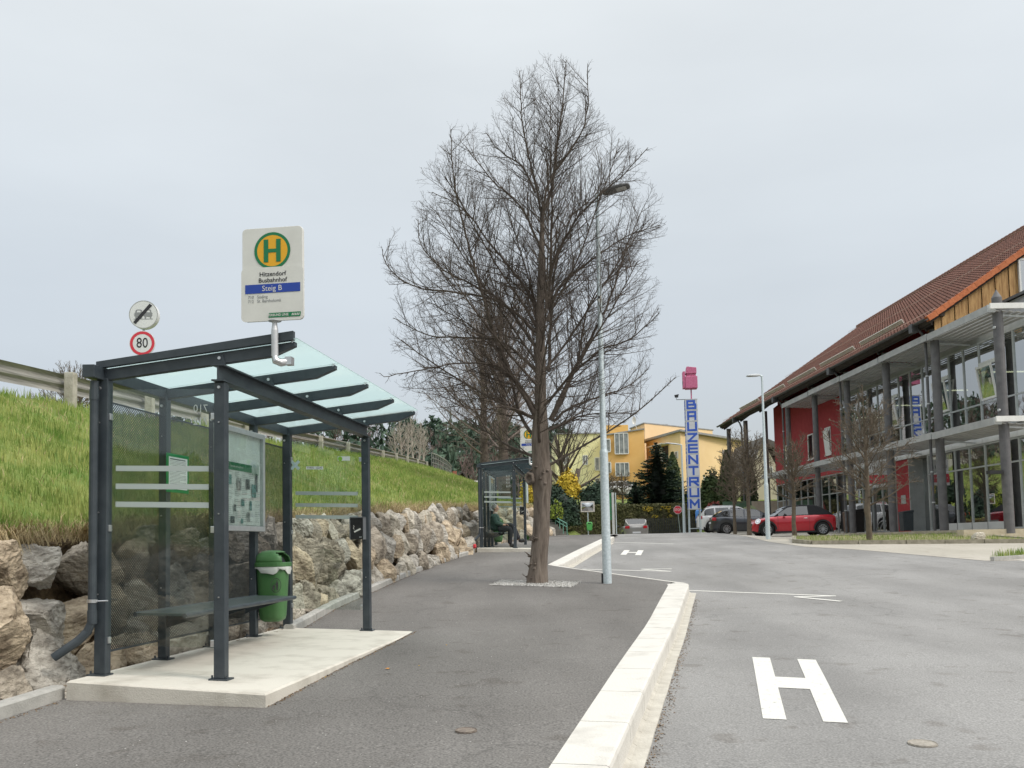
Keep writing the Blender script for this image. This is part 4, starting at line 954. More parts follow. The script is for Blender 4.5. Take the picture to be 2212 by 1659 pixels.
# ================================================================== TREES
def rdir(rnd): 
    v = Vector((rnd.gauss(0, 1), rnd.gauss(0, 1), rnd.gauss(0, 1))); return v.normalized()
def grow(mb, p, d, maxl, r0, r1, step, curl, wob, inside, rnd, sides):
    pts = [p.copy()]; l = 0; d = d.normalized()
    while l < maxl:
        d = (d + Vector((0, 0, curl)) * step + rdir(rnd) * wob).normalized(); q = pts[-1] + d * step
        if inside and not inside(q) and len(pts) > 1: break
        pts.append(q); l += step
    n = len(pts)
    if n < 2: return pts
    mb.tube(pts, [lerp(r0, r1, (i / (n - 1)) ** .8) for i in range(n)], sides, False)
    return pts
def bare_tree(root, seed, trunk, env, n1, z1, z2, m_tr, m_tw, r1=.055, ang=(28, 62), sec=.20, sec_l=.42, ter=.11, ter_l=.26, curl=.30, tw=.0032, quart=True, crown_name='crown', extra=None, leader=True, cap2=1.0, given=None, lim=None):
    """trunk: list of (point, radius) in local coords; env(z) crown radius, local"""
    rnd = random.Random(seed)
    tp = [Vector(p) for p, r in trunk]; tr = [r for p, r in trunk]
    def axis(z):
        for i in range(len(tp) - 1):
            if tp[i + 1].z >= z: f = (z - tp[i].z) / (tp[i + 1].z - tp[i].z); return tp[i].lerp(tp[i + 1], f), lerp(tr[i], tr[i + 1], f)
        return tp[-1], tr[-1]
    mt = MB(); P = []; n = 26
    pts = []; rr = []
    for i in range(len(tp) - 1):
        k = max(2, int((tp[i + 1] - tp[i]).length / .07))
        for j in range(k): f = j / k; pts.append(tp[i].lerp(tp[i + 1], f)); rr.append(lerp(tr[i], tr[i + 1], f))
    pts.append(tp[-1]); rr.append(tr[-1])
    for p, r in zip(pts, rr):
        P.append([p + Vector((math.cos(a), math.sin(a), 0)) * r * (1 + .12 * noise.noise(Vector((math.cos(a) * 1.5, math.sin(a) * 1.5, p.z * 1.1 + seed))) + .05 * noise.noise(Vector((math.cos(a) * 5, math.sin(a) * 5, p.z * 3)))) for a in [2 * math.pi * k / n for k in range(n + 1)]])
    mt.grid(P)
    if extra: extra(mt, rnd)
    t = part('trunk', mt, m_tr, root, True)
    lm = MB(); cm = MB()
    def inside(q):
        c, _ = axis(q.z); return math.hypot(q.x - c.x * .5, q.y - c.y * .5) < env(q.z)
    prim = []
    for i in range(n1):
        f = (i + rnd.random() * .6) / n1; z = lerp(z1, z2, f ** 1.0); c, r = axis(z); a = i * 2.399 + rnd.uniform(-.4, .4); an = R(lerp(ang[1], ang[0], f) + rnd.uniform(-8, 8))
        d = Vector((math.cos(a) * math.sin(an), math.sin(a) * math.sin(an), math.cos(an)))
        rb = min(r * .72, r1 * lerp(1.15, .6, f) * rnd.uniform(.75, 1.2))
        prim.append((grow(lm, c, d, 20, rb, .007, .16, curl * lerp(.55, .2, f), .045, inside, rnd, 7), rb))
    for gp, gr in given or []:
        sm2 = []
        for i in range(len(gp) - 1):
            a0, a1, a2, a3 = gp[max(0, i - 1)], gp[i], gp[i + 1], gp[min(len(gp) - 1, i + 2)]; k = max(2, int((a2 - a1).length / .13))
            for j in range(k):
                t = j / k; q = .5 * ((2 * a1) + (a2 - a0) * t + (2 * a0 - 5 * a1 + 4 * a2 - a3) * t * t + (3 * a1 - a0 - 3 * a2 + a3) * t ** 3); sm2.append(q + rdir(rnd) * .012)
        sm2.append(gp[-1]); n_ = len(sm2) - 1; lm.tube(sm2, [lerp(gr, .006, (i / n_) ** .75) for i in range(n_ + 1)], 7, False); prim.append((sm2, gr))
    if leader: prim.append((pts[len(pts) // 2:], .03))
    def subs(pl, rb, spacing, lf, cap, rad, ang_, depth):
        tot = sum((b - a).length for a, b in zip(pl, pl[1:])); acc = 0; nxt = tot * (.12 if depth == 1 else .15)
        for a, b in zip(pl, pl[1:]):
            sl = (b - a).length; dv = (b - a).normalized()
            while nxt < acc + sl:
                q = a.lerp(b, (nxt - acc) / sl); rem = tot - nxt
                s_ = dv.cross(rdir(rnd)); 
                if s_.length < .05: nxt += spacing; continue
                s_.normalize(); an = R(rnd.uniform(*ang_)); d = dv * math.cos(an) + s_ * math.sin(an); d.z += .12
                l = min(cap, lf * rem + cap * (.42 if lim else .25)) * rnd.uniform(.55, 1.1); r = rad * (.6 + .6 * min(1, rem / tot))
                yield q, d, l, r
                nxt += spacing * rnd.uniform(.6, 1.4)
            acc += sl
    for pl, rb in prim:
        if len(pl) < 3: continue
        for q, d, l, r in subs(pl, rb, sec, sec_l, 1.15 * cap2, .0105, (30, 62), 1):
            s2 = grow(cm, q, d, l, r, tw * 1.3, .11, curl * 1.6, .035, lim, rnd, 4)
            for q2, d2, l2, r2 in subs(s2, r, ter, .5, ter_l, tw * 1.3, (30, 65), 2):
                s3 = grow(cm, q2, d2, l2, r2, tw * .8, .08, curl * 2.2, .035, lim, rnd, 3)
                if quart:
                    for q3, d3, l3, r3 in subs(s3, r2, .09, .6, ter_l * .45, tw, (30, 65), 3):
                        cm.tube([q3, q3 + (d3.normalized() + Vector((0, 0, .1))) * l3], [tw * .8, tw * .55], 3, False)
    part('limbs', lm, m_tw if m_tw is not twig else bark_d, root, True)
    part(crown_name, cm, m_tw, root)
    return root
bark_d = mat('dark_bark', (.065, .05, .04), (.13, .105, .085), 9, .95, 0, .6, 30)
tb = hit(1160, 1259, PL)
lime = thing('lime_tree', 'tall bare lime tree with stout scarred trunk standing in a square of pale gravel', 'tree', tb)
def lime_extra(mt, rnd):
    # basal flare, two healed pruning knots, stubs and burrs
    for (x, y, z, r, n_) in ((-.10, -.155, 1.86, .085, (-.35, -1, 0)), (.16, -.13, 1.92, .075, (.35, -1, .05))):
        c = Vector((x, y, z)); n = Vector(n_).normalized(); up = Vector((0, 0, 1)); b = n.cross(up).normalized()
        P = []
        for rr, hh in ((1.45, -.08), (1.2, .02), (1.0, .045), (.78, .035), (.6, .0), (.3, -.008), (.01, -.005)):
            P.append([c + (up * math.cos(k * math.pi / 9) + b * math.sin(k * math.pi / 9) * .82) * r * rr * (1 + .08 * math.sin(k * 1.7)) + n * hh for k in range(19)])
        mt.grid(P)
    for k in range(46):
        z = rnd.choice([rnd.uniform(.76, .84), rnd.uniform(1.75, 2.1), rnd.uniform(0, .5)]); a = rnd.uniform(0, 6.28) if z > 1 else rnd.uniform(2.2, 4.4); r = .17 + (.03 if z > 1.7 else 0)
        c = Vector((lx(z) + math.cos(a) * r, math.sin(a) * r, z)); V, Fc = rock(k, .034, .034, .024, 2, 5); n = len(mt.v); mt.v += [tuple(c + v) for v in V]; mt.f += [tuple(i + n for i in f) for f in Fc]
        if rnd.random() < .5: d = Vector((math.cos(a), math.sin(a), rnd.uniform(.1, 1))).normalized(); mt.tube([c, c + d * rnd.uniform(.08, .2)], [.008, .003], 4)
def lx(z): return interp([(0, 0), (.9, .085), (1.7, .13), (2.5, .11), (3.4, .14), (5, .17), (9.3, .38)], z)
def env(z): return interp([(1.5, 1.0), (2.0, 1.7), (2.5, 2.2), (3.6, 2.5), (4.8, 2.55), (5.6, 2.4), (6.6, 2.1), (7.4, 1.72), (8.1, 1.25), (8.6, .85), (8.95, .5), (9.25, .08), (9.3, 0)], z)
trunk = [((lx(z), 0, z), r) for z, r in ((-.1, .22), (.05, .195), (.3, .165), (.9, .152), (1.5, .155), (1.75, .185), (1.95, .195), (2.15, .165), (2.6, .15), (3.2, .105), (4.2, .085), (5.2, .07), (6.2, .05), (6.7, .03))]
PPM = F / tb.y
SIL = [(112, 1138, 1256), (150, 1125, 1294), (200, 1085, 1312), (240, 1062, 1332), (290, 1000, 1345), (350, 930, 1412), (420, 903, 1445), (450, 895, 1466), (540, 845, 1450), (650, 846, 1436), (700, 862, 1432), (786, 850, 1426), (850, 880, 1400), (905, 950, 1382), (960, 1050, 1280)]
def sil(q):
    y = 1259 - q.z * PPM; l = interp([(a, b) for a, b, c in SIL], y); r = interp([(a, c) for a, b, c in SIL], y); x = 1160 + q.x * PPM
    h = (r - l) / 2; c = (l + r) / 2; return y > 104 and ((x - c) / h) ** 2 + (q.y * PPM / (h + 8)) ** 2 < 1.04
LIMBS = [  # main limbs, sideways / upward positions in metres measured on the tree, depth sign and spread
    (((1192, 640), (1186, 430), (1166, 330), (1150, 230), (1147, 112)), .04, .06), (((1188, 455), (1212, 390), (1226, 300), (1240, 200), (1250, 112)), .038, -.10), (((1204, 590), (1212, 430), (1213, 280), (1217, 165)), .03, .22),
    (((1181, 700), (1150, 610), (1080, 506), (1013, 406), (939, 352)), .04, .35), (((1189, 540), (1142, 442), (1080, 389), (1025, 322)), .03, -.35), (((1176, 400), (1147, 330), (1100, 288), (1068, 236)), .024, .4),
    (((1167, 900), (1113, 806), (1080, 722), (1050, 620), (1013, 473), (999, 389), (998, 300)), .05, -.25), (((1178, 760), (1100, 640), (1030, 590), (966, 550), (912, 483), (906, 420)), .036, .3), (((1176, 720), (1080, 643), (912, 617), (851, 570), (843, 537)), .034, -.15),
    (((1197, 800), (1211, 590), (1241, 490), (1262, 430), (1315, 382), (1330, 338), (1331, 286)), .036, .25), (((1196, 660), (1214, 560), (1275, 466), (1349, 409), (1410, 352)), .034, -.4), (((1195, 690), (1224, 610), (1298, 543), (1382, 483), (1462, 449)), .034, .3),
    (((1197, 907), (1248, 806), (1295, 722), (1335, 640), (1362, 560), (1405, 500)), .052, -.2), (((1172, 800), (1097, 730), (1013, 712), (929, 699), (846, 652)), .032, .3), (((1165, 880), (1097, 800), (1013, 790), (912, 812), (852, 826)), .028, -.4),
    (((1205, 910), (1240, 880), (1315, 850), (1370, 830), (1424, 786)), .03, .35), (((1248, 806), (1310, 760), (1370, 740), (1432, 690)), .028, -.3), (((1185, 520), (1200, 400), (1270, 300), (1290, 240), (1292, 150)), .028, -.3),
    (((1150, 930), (1120, 880), (1060, 850), (990, 850)), .022, .5), (((1160, 940), (1130, 890), (1110, 800), (1060, 700), (960, 620), (915, 590)), .036, .6), (((1205, 900), (1260, 780), (1290, 650), (1340, 560), (1440, 500)), .034, .6), (((1200, 930), (1270, 900), (1330, 900), (1380, 905)), .02, -.3), (((1160, 900), (1100, 880), (1030, 890), (960, 860)), .022, -.5)]
given = []
for px, r_, dp in LIMBS:
    x0 = (px[0][0] - 1160) / PPM - .02; gp = []
    for x, y in px: X_ = (x - 1160) / PPM; Z_ = (1259 - y) / PPM; out_ = math.hypot(X_ - x0, .7 * (Z_ - (1259 - px[0][1]) / PPM)); gp.append(Vector((X_ + .02 * Z_ * 0, dp * out_ * .9, Z_)))
    given.append((gp, r_))
bare_tree(lime, 21, trunk, env, 15, 2.0, 5.0, bark, twig, .028, (30, 72), .10, .36, .072, .34, .20, .0021, extra=lime_extra, cap2=1.1, given=given, lim=sil)
# limes behind, on the embankment by the far shelter
lime2 = thing('lime_tree', 'x', 'tree', (0, 0, 0))
bare_tree(lime2, 88, [((0, 0, -.5), .24), ((.05, 0, 1.2), .2), ((0, 0, 3), .15), ((.1, 0, 5.5), .08), ((0, 0, 8.6), .01)], lambda z: interp([(1.0, 1.2), (2.2, 2.8), (4, 3.1), (6, 2.5), (8, 1.2), (9.2, .05)], z), 30, 1.3, 6.5, bark_d, twig4b, .05, (16, 66), .26, .38, .15, .5, .18, .0046, quart=True, cap2=1.4); lime2.rotation_euler = (0, 0, 2.1)
for k, (o, px, py, Y, s, rz, lb) in enumerate(((lime2, 1090, 1050, 40, 1.12, 2.1, 'bare lime tree just behind the far bus shelter, seen left of the big trunk'), (copy_tree(lime2), 1048, 1045, 44, 1.05, 4.2, 'bare lime tree at the embankment end, leftmost of those behind the far shelter'))):
    p = at(px, py, Y); o.location = p; o.rotation_euler = (0, 0, rz); o.scale = (s, s, s * .98); o['label'] = lb; o['group'] = 'bare limes behind the far shelter'
# spreading bare tree in front of the pale yellow house
def simple_trunk(h, r, lean=0): return [((lean * z / h, 0, z), lerp(r, r * .25, z / h)) for z in [h * i / 8 for i in range(9)]]
t3 = thing('bare_tree', 'wide bare tree with forked trunk in front of the pale yellow house', 'tree', at(1228, 1098, 74) )
def ex3(mt, rnd):
    mt.tube([(0, 0, .2), (.5, 0, 1.6), (.9, .1, 3.2)], [.35, .28, .2], 10)
bare_tree(t3, 5, simple_trunk(6, .34, -.9), lambda z: interp([(.9, .5), (2, 3.2), (4.5, 4.3), (6.5, 3.4), (8, .2)], z), 15, 1.2, 4.6, bark_d, twig, .16, (34, 66), .5, .42, .34, .6, .22, .010, quart=False, cap2=2.2, extra=ex3, leader=False)
# small rounded street trees in front of the shop building
def pom(z0, z1, r): return lambda z: r * math.sqrt(max(0, 1 - ((z - (z0 + z1) / 2) / ((z1 - z0) / 2)) ** 2)) if z0 < z < z1 else (0.35 * r if z <= z0 else 0)
ts1 = thing('street_tree', 'largest small bare tree before the glass front, rooted in the kerbed island', 'tree', hit(1878, 1167, lambda x, y: T(x, y) + .08), group='small bare trees before the shop building')
bare_tree(ts1, 31, [((0, 0, 0), .10), ((0, 0, .7), .085), ((-.03, 0, 1.0), .10), ((0, 0, 1.3), .085), ((.02, 0, 2.2), .065), ((0, 0, 3.6), .03), ((0, 0, 5), .008)], lambda z: interp([(.9, .9), (1.5, 1.3), (2.4, 1.75), (3.4, 1.65), (4.3, 1.0), (5.05, .45), (5.15, 0)], z), 22, 1.1, 3.7, twig2, twig2, .03, (25, 70), .14, .40, .10, .24, .22, .0055, quart=True, cap2=.75)
ts2 = thing('street_tree', 'small round headed bare tree in front of the red car', 'tree', hit(1717, 1163, T) + Vector((0, 0, 0)), group='small bare trees before the shop building')
bare_tree(ts2, 33, [((0, 0, 0), .095), ((-.02, 0, .6), .075), ((.02, 0, 1.4), .07), ((0, 0, 2.4), .05), ((0, 0, 3.9), .01)], pom(1.3, 4.0, 1.15), 22, 1.35, 2.9, twig2, twig2, .026, (25, 72), .12, .38, .09, .20, .25, .0055, cap2=.6)
for px, py, Y, s, lb in ((1345, 1096, 77, .95, 'bare twiggy shrub in front of the white car on the terrace'), (1383, 1096, 76, .7, 'bare twiggy shrub between the white car and the spruces'), (1316, 1096, 78, 1.0, 'bare twiggy shrub at the left corner of the orange house')):
    o = copy_tree(ts2); o.location = at(px, py, Y) - Vector((0, 0, .8)); o.scale = (s * 1.3, s * 1.3, s); o.rotation_euler = (0, 0, px); o['label'] = lb; o['group'] = 'bare shrubs on the terrace'
for px, py, Y, s, lb in ((1619, 1158, 39.5, 1.1, 'bare round headed tree between the grey hatchback and the tall lamp post'), (1588, 1155, 47, 1.05, 'sparse bare tree above the grey hatchback near the porch columns')):
    o = copy_tree(ts2); p = at(px, py, Y); o.location = (p.x, p.y, T(p.x, p.y)); o.scale = (s, s, s * 1.08); o.rotation_euler = (0, 0, px); o['label'] = lb
# bare shrubs over the guard rail on the left
for px, py, Y, s, lb in ((150, 880, 30, .78, 'tallest grey bare sapling behind the guard rail at the left edge'), (172, 880, 34, .8, 'bare sapling behind the guard rail right next to the shelter gutter'), (95, 885, 36, .62, 'low bare sapling below the guard rail at the left'), (40, 880, 38, .5, 'tiniest bare sapling behind the grass crest at far left')):
    o = copy_tree(ts2); p = at(px, py, Y); o.location = p + Vector((0, 0, -1.6)); o.scale = (s, s, s); o.rotation_euler = (0, 0, px); o['label'] = lb; o['group'] = 'bare saplings behind the guard rail'
# conifers, thujas
def leaves(mb, n, samp, size, rnd):
    for i in range(n):
        q = samp(rnd)
        if q is None: continue
        p, nn = q; s = size * rnd.uniform(.5, 1.4); a = (nn + rdir(rnd) * .8).normalized(); b = a.cross(rdir(rnd)).normalized(); c = a.cross(b)
        mb.poly([p - b * s - c * s * .4, p + b * s - c * s * .5, p + b * s * .2 + c * s])
def spruce(root, h, r, seed, m_, droop=.25, levels=16, z0=.3, dens=1.0):
    rnd = random.Random(seed); mb = MB(); core = MB()
    for L_ in range(levels):
        f = L_ / levels; z = z0 + (h - z0) * f; rr = r * (1 - f) ** .85 * rnd.uniform(.85, 1.12); nb = int((7 + 10 * (1 - f)))
        for k in range(nb):
            a = rnd.uniform(0, 6.283); l = rr * rnd.uniform(.7, 1.12); d = Vector((math.cos(a), math.sin(a), 0)); s_ = Vector((-d.y, d.x, 0)); n = max(3, int(l / .11 * dens))
            for j in range(n):
                t = (j + .5) / n; p = Vector((0, 0, z + rnd.uniform(-.05, .05))) + d * l * t + Vector((0, 0, -droop * l * math.sin(t * 1.9) + .10 * l * t * t)); wv = (.10 + .22 * (1 - t)) * min(1, l) + .05
                for sg in (-1, 1):
                    q = p + s_ * sg * wv * rnd.uniform(.7, 1.3) + d * .08 + Vector((0, 0, rnd.uniform(-.10, .04)))
                    mb.poly([p - d * .07, p + d * .09, q]); 
                    mb.poly([p - d * .05, p + d * .05, p + s_ * sg * wv * .5 + Vector((0, 0, -.15))])
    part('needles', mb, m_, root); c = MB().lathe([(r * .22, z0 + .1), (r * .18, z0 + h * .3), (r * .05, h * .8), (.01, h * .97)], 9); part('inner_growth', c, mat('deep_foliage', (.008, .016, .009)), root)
    t = MB().tube([(0, 0, -.3), (0, 0, h * .9)], [.14, .02], 8); part('trunk', t, bark_d, root)
sp = thing('spruce', 'big dark blue green spruce standing behind the clipped hedge', 'tree', at(1422, 1095, 72)); spruce(sp, 5.3, 3.3, 4, conif, levels=26)
sp2 = thing('spruce', 'young dark spruce at the left foot of the big spruce', 'tree', at(1374, 1098, 71)); spruce(sp2, 2.2, 1.1, 8, conif, levels=12)
def column(root, h, r, seed, m_, n=2600, size=.10, top=1.0):
    def samp(rnd):
        z = rnd.random() ** .8 * h; f = z / h; rr = r * (math.sin(math.pi * min(1, .32 + f * .68)) ** .7 if f < .97 else .12) * (1 + .12 * noise.noise(Vector((z * 2, seed, 0)))); a = rnd.uniform(0, 6.283); k = rnd.uniform(.75, 1.05)
        return Vector((math.cos(a) * rr * k, math.sin(a) * rr * k, z)), Vector((math.cos(a), math.sin(a), .4))
    mb = MB(); leaves(mb, n, samp, size, random.Random(seed)); part('foliage', mb, m_, root)
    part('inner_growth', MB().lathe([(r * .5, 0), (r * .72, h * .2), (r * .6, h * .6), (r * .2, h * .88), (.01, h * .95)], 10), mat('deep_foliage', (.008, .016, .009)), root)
for px, py, Y, h, r_, lb in ((1456, 1096, 76, 4.6, .75, 'dark columnar thuja leaning against the right side of the big spruce'), (1573, 1110, 66, 4.6, .62, 'columnar thuja seen between the sign tower and the porch columns'), (1620, 1110, 68, 4.4, .6, 'columnar thuja behind the middle porch column')):
    t = thing('thuja', lb, 'tree', at(px, py, Y), group='columnar thujas'); column(t, h, r_, px, thujam)
def bush(name, lb, px, py, Y, h, r_, m_, n=1500, size=.12, cat='shrub', grp=None):
    t = thing(name, lb, cat, at(px, py, Y), group=grp)
    def samp(rnd):
        v = rdir(rnd); k = .82 + .25 * noise.noise(v * 2.3 + Vector((px, 0, 0))); v.z = abs(v.z); rr = rnd.uniform(.75, 1.05) * k
        return Vector((v.x * r_ * rr, v.y * r_ * rr, v.z * h * rr)), v
    mb = MB(); leaves(mb, n, samp, size, random.Random(int(px))); part('foliage', mb, m_, t)
    V, Fc = rock(int(px) % 50, r_ * .78, r_ * .78, h * .85, 2, 3); c = MB(); c.v = [(v.x, v.y, max(0, v.z)) for v in V]; c.f = Fc
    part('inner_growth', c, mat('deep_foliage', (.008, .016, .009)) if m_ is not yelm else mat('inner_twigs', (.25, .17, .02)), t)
    st = MB(); rnd = random.Random(3)
    for k in range(7): a = rnd.uniform(0, 6.28); st.tube([(0, 0, -.2), (math.cos(a) * r_ * .5, math.sin(a) * r_ * .5, h * .6)], [.04, .015], 5)
    part('stems', st, twig, t)
bush('forsythia', 'bright yellow flowering forsythia bush in front of the pale yellow house', 1226, 1078, 72, 2.5, 1.35, yelm, 3600, .10)
bush('forsythia', 'yellow flowering forsythia glimpsed behind the far shelter, left of the trunk', 1152, 1085, 72, 2.3, 1.3, yelm, 2200, .10)
bush('shrub', 'dark green dense shrub beside the green stair handrail', 1218, 1135, 61, 2.4, 1.35, conif, 3600, .10)
bush('shrub', 'small yellow green conifer shrub left of the dark shrub by the stairs', 1203, 1120, 60, 1.35, .5, ylgrn, 1200, .07)
bush('shrub', 'dark evergreen shrub under the forked bare tree', 1200, 1100, 66, 2.1, 1.0, conif, 2200, .10)
bush('shrub', 'low dark evergreen shrub left of the lamp post, over the hedge', 1290, 1090, 70, 1.9, 1.7, conif, 2600, .12)
bush('shrub', 'green round bush right of the sign tower', 1538, 1102, 70, 3.3, 1.15, thujam, 3200, .12)
bush('shrub', 'yellow green bush between the spruce and the sign tower', 1490, 1098, 72, 1.5, 1.0, ylgrn, 1200, .10)
for px, py, h, r_, lb in ((638, 1320, .16, .09, 'green leafy weed growing at the end of the near slab'), (1148, 1168, .25, .3, 'tuft of weeds on the right of the far shelter slab')):
    p = hit(px, py, PL); t = thing('weed', lb, 'plant', (p.x - .12, p.y, p.z)); mb = MB(); rnd = random.Random(int(px))
    for k in range(60):
        a = rnd.uniform(0, 6.28); l = rnd.uniform(.6, 1.2); b = Vector((math.cos(a), math.sin(a), 0)); s_ = Vector((-b.y, b.x, 0)) * .012
        mb.grid([[-s_ * .5, s_ * .5], [b * r_ * .5 * l - s_ + Vector((0, 0, h * l * .7)), b * r_ * .5 * l + s_ + Vector((0, 0, h * l * .7))], [b * r_ * l + Vector((0, 0, h * l * .8)) - s_ * .1, b * r_ * l + Vector((0, 0, h * l * .8)) + s_ * .1]])
    part('leaves', mb, mat('weed_leaf', (.04, .14, .03), (.08, .22, .05), 8, .6), t)
mb = MB(); q = [hit(x, y, lambda X, Y: T(X, Y) + .02) for x, y in ((1150, 1165), (1190, 1172), (1200, 1168), (1160, 1161))]
# far wood on the hill
P = []
for i in range(25):
    x = lerp(-190, 60, i / 24); P.append([(x + j * 6, 120 + j * 26, [1.2, 3, 8, 15, 21, 24][j] * interp([(-190, 1.15), (-60, 1.05), (-10, .8), (15, .45), (60, .15)], x) + .8 + 1.5 * noise.noise(Vector((x * .03, j, 0)))) for j in range(6)])
hill = struct('hill', MB().grid(P), field, True)
def hz(x, j): 
    return [1.2, 3, 8, 15, 21, 24][j] * interp([(-190, 1.15), (-60, 1.05), (-10, .8), (15, .45), (60, .15)], x) + .8
def far_conifer(mb, p, h, r, rnd, lev=9):
    for L_ in range(lev):
        f = L_ / lev; z = h * (.12 + .88 * f); rr = r * (1 - f) ** .8 * rnd.uniform(.75, 1.2); nb = 8
        for k in range(nb):
            a = rnd.uniform(0, 6.283); d = Vector((math.cos(a), math.sin(a), 0)); s_ = Vector((-d.y, d.x, 0)); l = rr * rnd.uniform(.6, 1.1)
            mb.poly([p + Vector((0, 0, z + h * .07)), p + d * l + s_ * l * .35 + Vector((0, 0, z - h * .03)), p + d * l * .9 - s_ * l * .35 + Vector((0, 0, z - h * .05))])
def round_pine(mb, p, h, r, rnd):
    mb.tube([p, p + Vector((0, 0, h * .75))], [.25, .12], 4)
    for k in range(90):
        v = rdir(rnd); q = p + Vector((v.x * r, v.y * r, h * .78 + v.z * h * .24)) * 1.0; q = p + Vector((v.x * r * rnd.uniform(.5, 1), v.y * r * rnd.uniform(.5, 1), h * .76 + v.z * h * .24)); s_ = r * .35
        a = rdir(rnd) * s_; b = rdir(rnd) * s_; mb.poly([q - a, q + b, q + a * .6 - b * .4])
rnd = random.Random(77); mb = MB(); mb2 = MB()
for k in range(430):
    x = rnd.uniform(-120, 25); j = rnd.uniform(1, 4.6); ji = int(j); z = lerp(hz(x, ji), hz(x, min(5, ji + 1)), j - ji); y = 120 + j * 26; p = Vector((x + j * 6, y, z - 1))
    dens = noise.noise(Vector((x * .03, j * .4, 7)))
    if p.x < -42 + j * 2 and rnd.random() < .75: continue
    if rnd.random() < .55: far_conifer(mb, p, rnd.uniform(9, 15), rnd.uniform(2, 3), rnd)
    else: round_pine(mb, p, rnd.uniform(10, 14), rnd.uniform(2, 3), rnd)
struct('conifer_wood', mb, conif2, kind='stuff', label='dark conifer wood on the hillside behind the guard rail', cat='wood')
mb = MB()
for k in range(520):
    x = rnd.uniform(-150, 30); j = rnd.uniform(0, 4.9); ji = int(j); z = lerp(hz(x, ji), hz(x, min(5, ji + 1)), j - ji); y = 118 + j * 26; p = Vector((x + j * 6, y, z - 1)); h = rnd.uniform(7, 13)
    mb.tube([p, p + Vector((rnd.uniform(-.6, .6), 0, h))], [.16, .03], 3, False)
    for q in range(26):
        b = p + Vector((0, 0, h * rnd.uniform(.25, .95))); a = rnd.uniform(0, 6.28); l = rnd.uniform(1, 2.6); e = b + Vector((math.cos(a) * l * .6, math.sin(a) * l * .6, l)); mb.tube([b, e], [.06, .02], 3, False)
        for s in range(3): c = b.lerp(e, rnd.uniform(.3, 1)); mb.tube([c, c + rdir(rnd) * .7 + Vector((0, 0, .4))], [.03, .015], 3, False)
struct('bare_wood', mb, twig4, kind='stuff', label='reddish bare deciduous wood mixed into the hillside forest', cat='wood')
for k, (px, py, Y, h) in enumerate(((869, 1000, 112, 5.6), (880, 1000, 114, 5.0), (893, 1003, 110, 5.9), (905, 1003, 116, 5.3), (915, 1006, 111, 4.6), (855, 1000, 115, 4.4))):
    t = thing('birch', 'pale bare birch before the dark conifers, %s' % ['second from the left', 'third from the left', 'tallest of the row', 'fourth tallest with narrow crown', 'rightmost beside the railing', 'leftmost of the row'][k], 'tree', at(px, py, Y), group='pale birches beyond the guard rail')
    bare_tree(t, 50 + k, simple_trunk(h, .14, rnd.uniform(-.4, .4)), pom(.6, h + .2, 1.3), 12, .9, h * .8, twig3, twig3, .07, (20, 45), .4, .4, .3, .5, .2, .016, quart=False, cap2=1.1)
# wood behind the viewer, seen only mirrored in the glass
mb = MB()
for k in range(260):
    x = rnd.uniform(-110, 110); y = rnd.uniform(-62, -85); p = Vector((x, y, -2.2)); far_conifer(mb, p, rnd.uniform(7, 13.5), rnd.uniform(2.2, 3.4), rnd) if rnd.random() < .6 else round_pine(mb, p, rnd.uniform(8, 12), rnd.uniform(2.5, 3.5), rnd)
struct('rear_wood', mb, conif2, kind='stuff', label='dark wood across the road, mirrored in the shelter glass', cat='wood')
# ================================================================== GUARD RAIL AND ROAD SIGNS ON THE EMBANKMENT
def crest(Y):
    pts = [r[1] for r in ROWS[:11]]
    for a, b in zip(pts, pts[1:]):
        if Y <= b[1]: f = (Y - a[1]) / (b[1] - a[1]); return Vector((lerp(a[0], b[0], f), Y, lerp(a[2], b[2], f)))
    return Vector(pts[-1])
gr = thing('guard_rail', 'long steel guard rail on square concrete posts along the top of the embankment', 'guard rail', crest(15))
gpost = mat('weathered_concrete_post', (.34, .32, .26), (.50, .48, .41), 9, .9, 0, .3, 60)
GY = [10.2, 15.0, 18.3, 21.6, 25.2, 29.8, 34.8, 40.6, 46.0, 51.5, 57.3, 62.8, 68.5, 74.5]
for y in GY:
    c = crest(y); w_ = .155; mb = MB(); mb.box(c.x - w_ / 2 + .0, c.x + w_ / 2, y - w_ / 2, y + w_ / 2, c.z - .35, c.z + .56); part('post', mb, gpost, gr, False, True, bevel=.01)
mb = MB(); prof = [(.0, .0), (.035, .03), (.06, .06), (.06, .10), (.02, .145), (.02, .175), (.06, .22), (.06, .26), (.035, .29), (.0, .32)]
P = []
for y in [3, 5, 7, 10] + GY[1:]:
    c = crest(y); P.append([(c.x - .12 - dx, y, c.z + .22 + dz) for dx, dz in prof])
part('rail', MB().grid(P), mat('weathered_rail', (.22, .215, .19), (.38, .37, .33), 4, .6, .3, stretch=(1, .3, 6)), gr, False, True)
mb = MB(); P = []
for dz in (.52, .30): mb.tube([crest(y) + Vector((-.10, 0, dz + .02)) for y in GY[5:]], .035, 6)
part('rear_rail', mb, mat('dark_rail', (.13, .11, .09), (.22, .19, .16), 6, .7), gr, False, True)
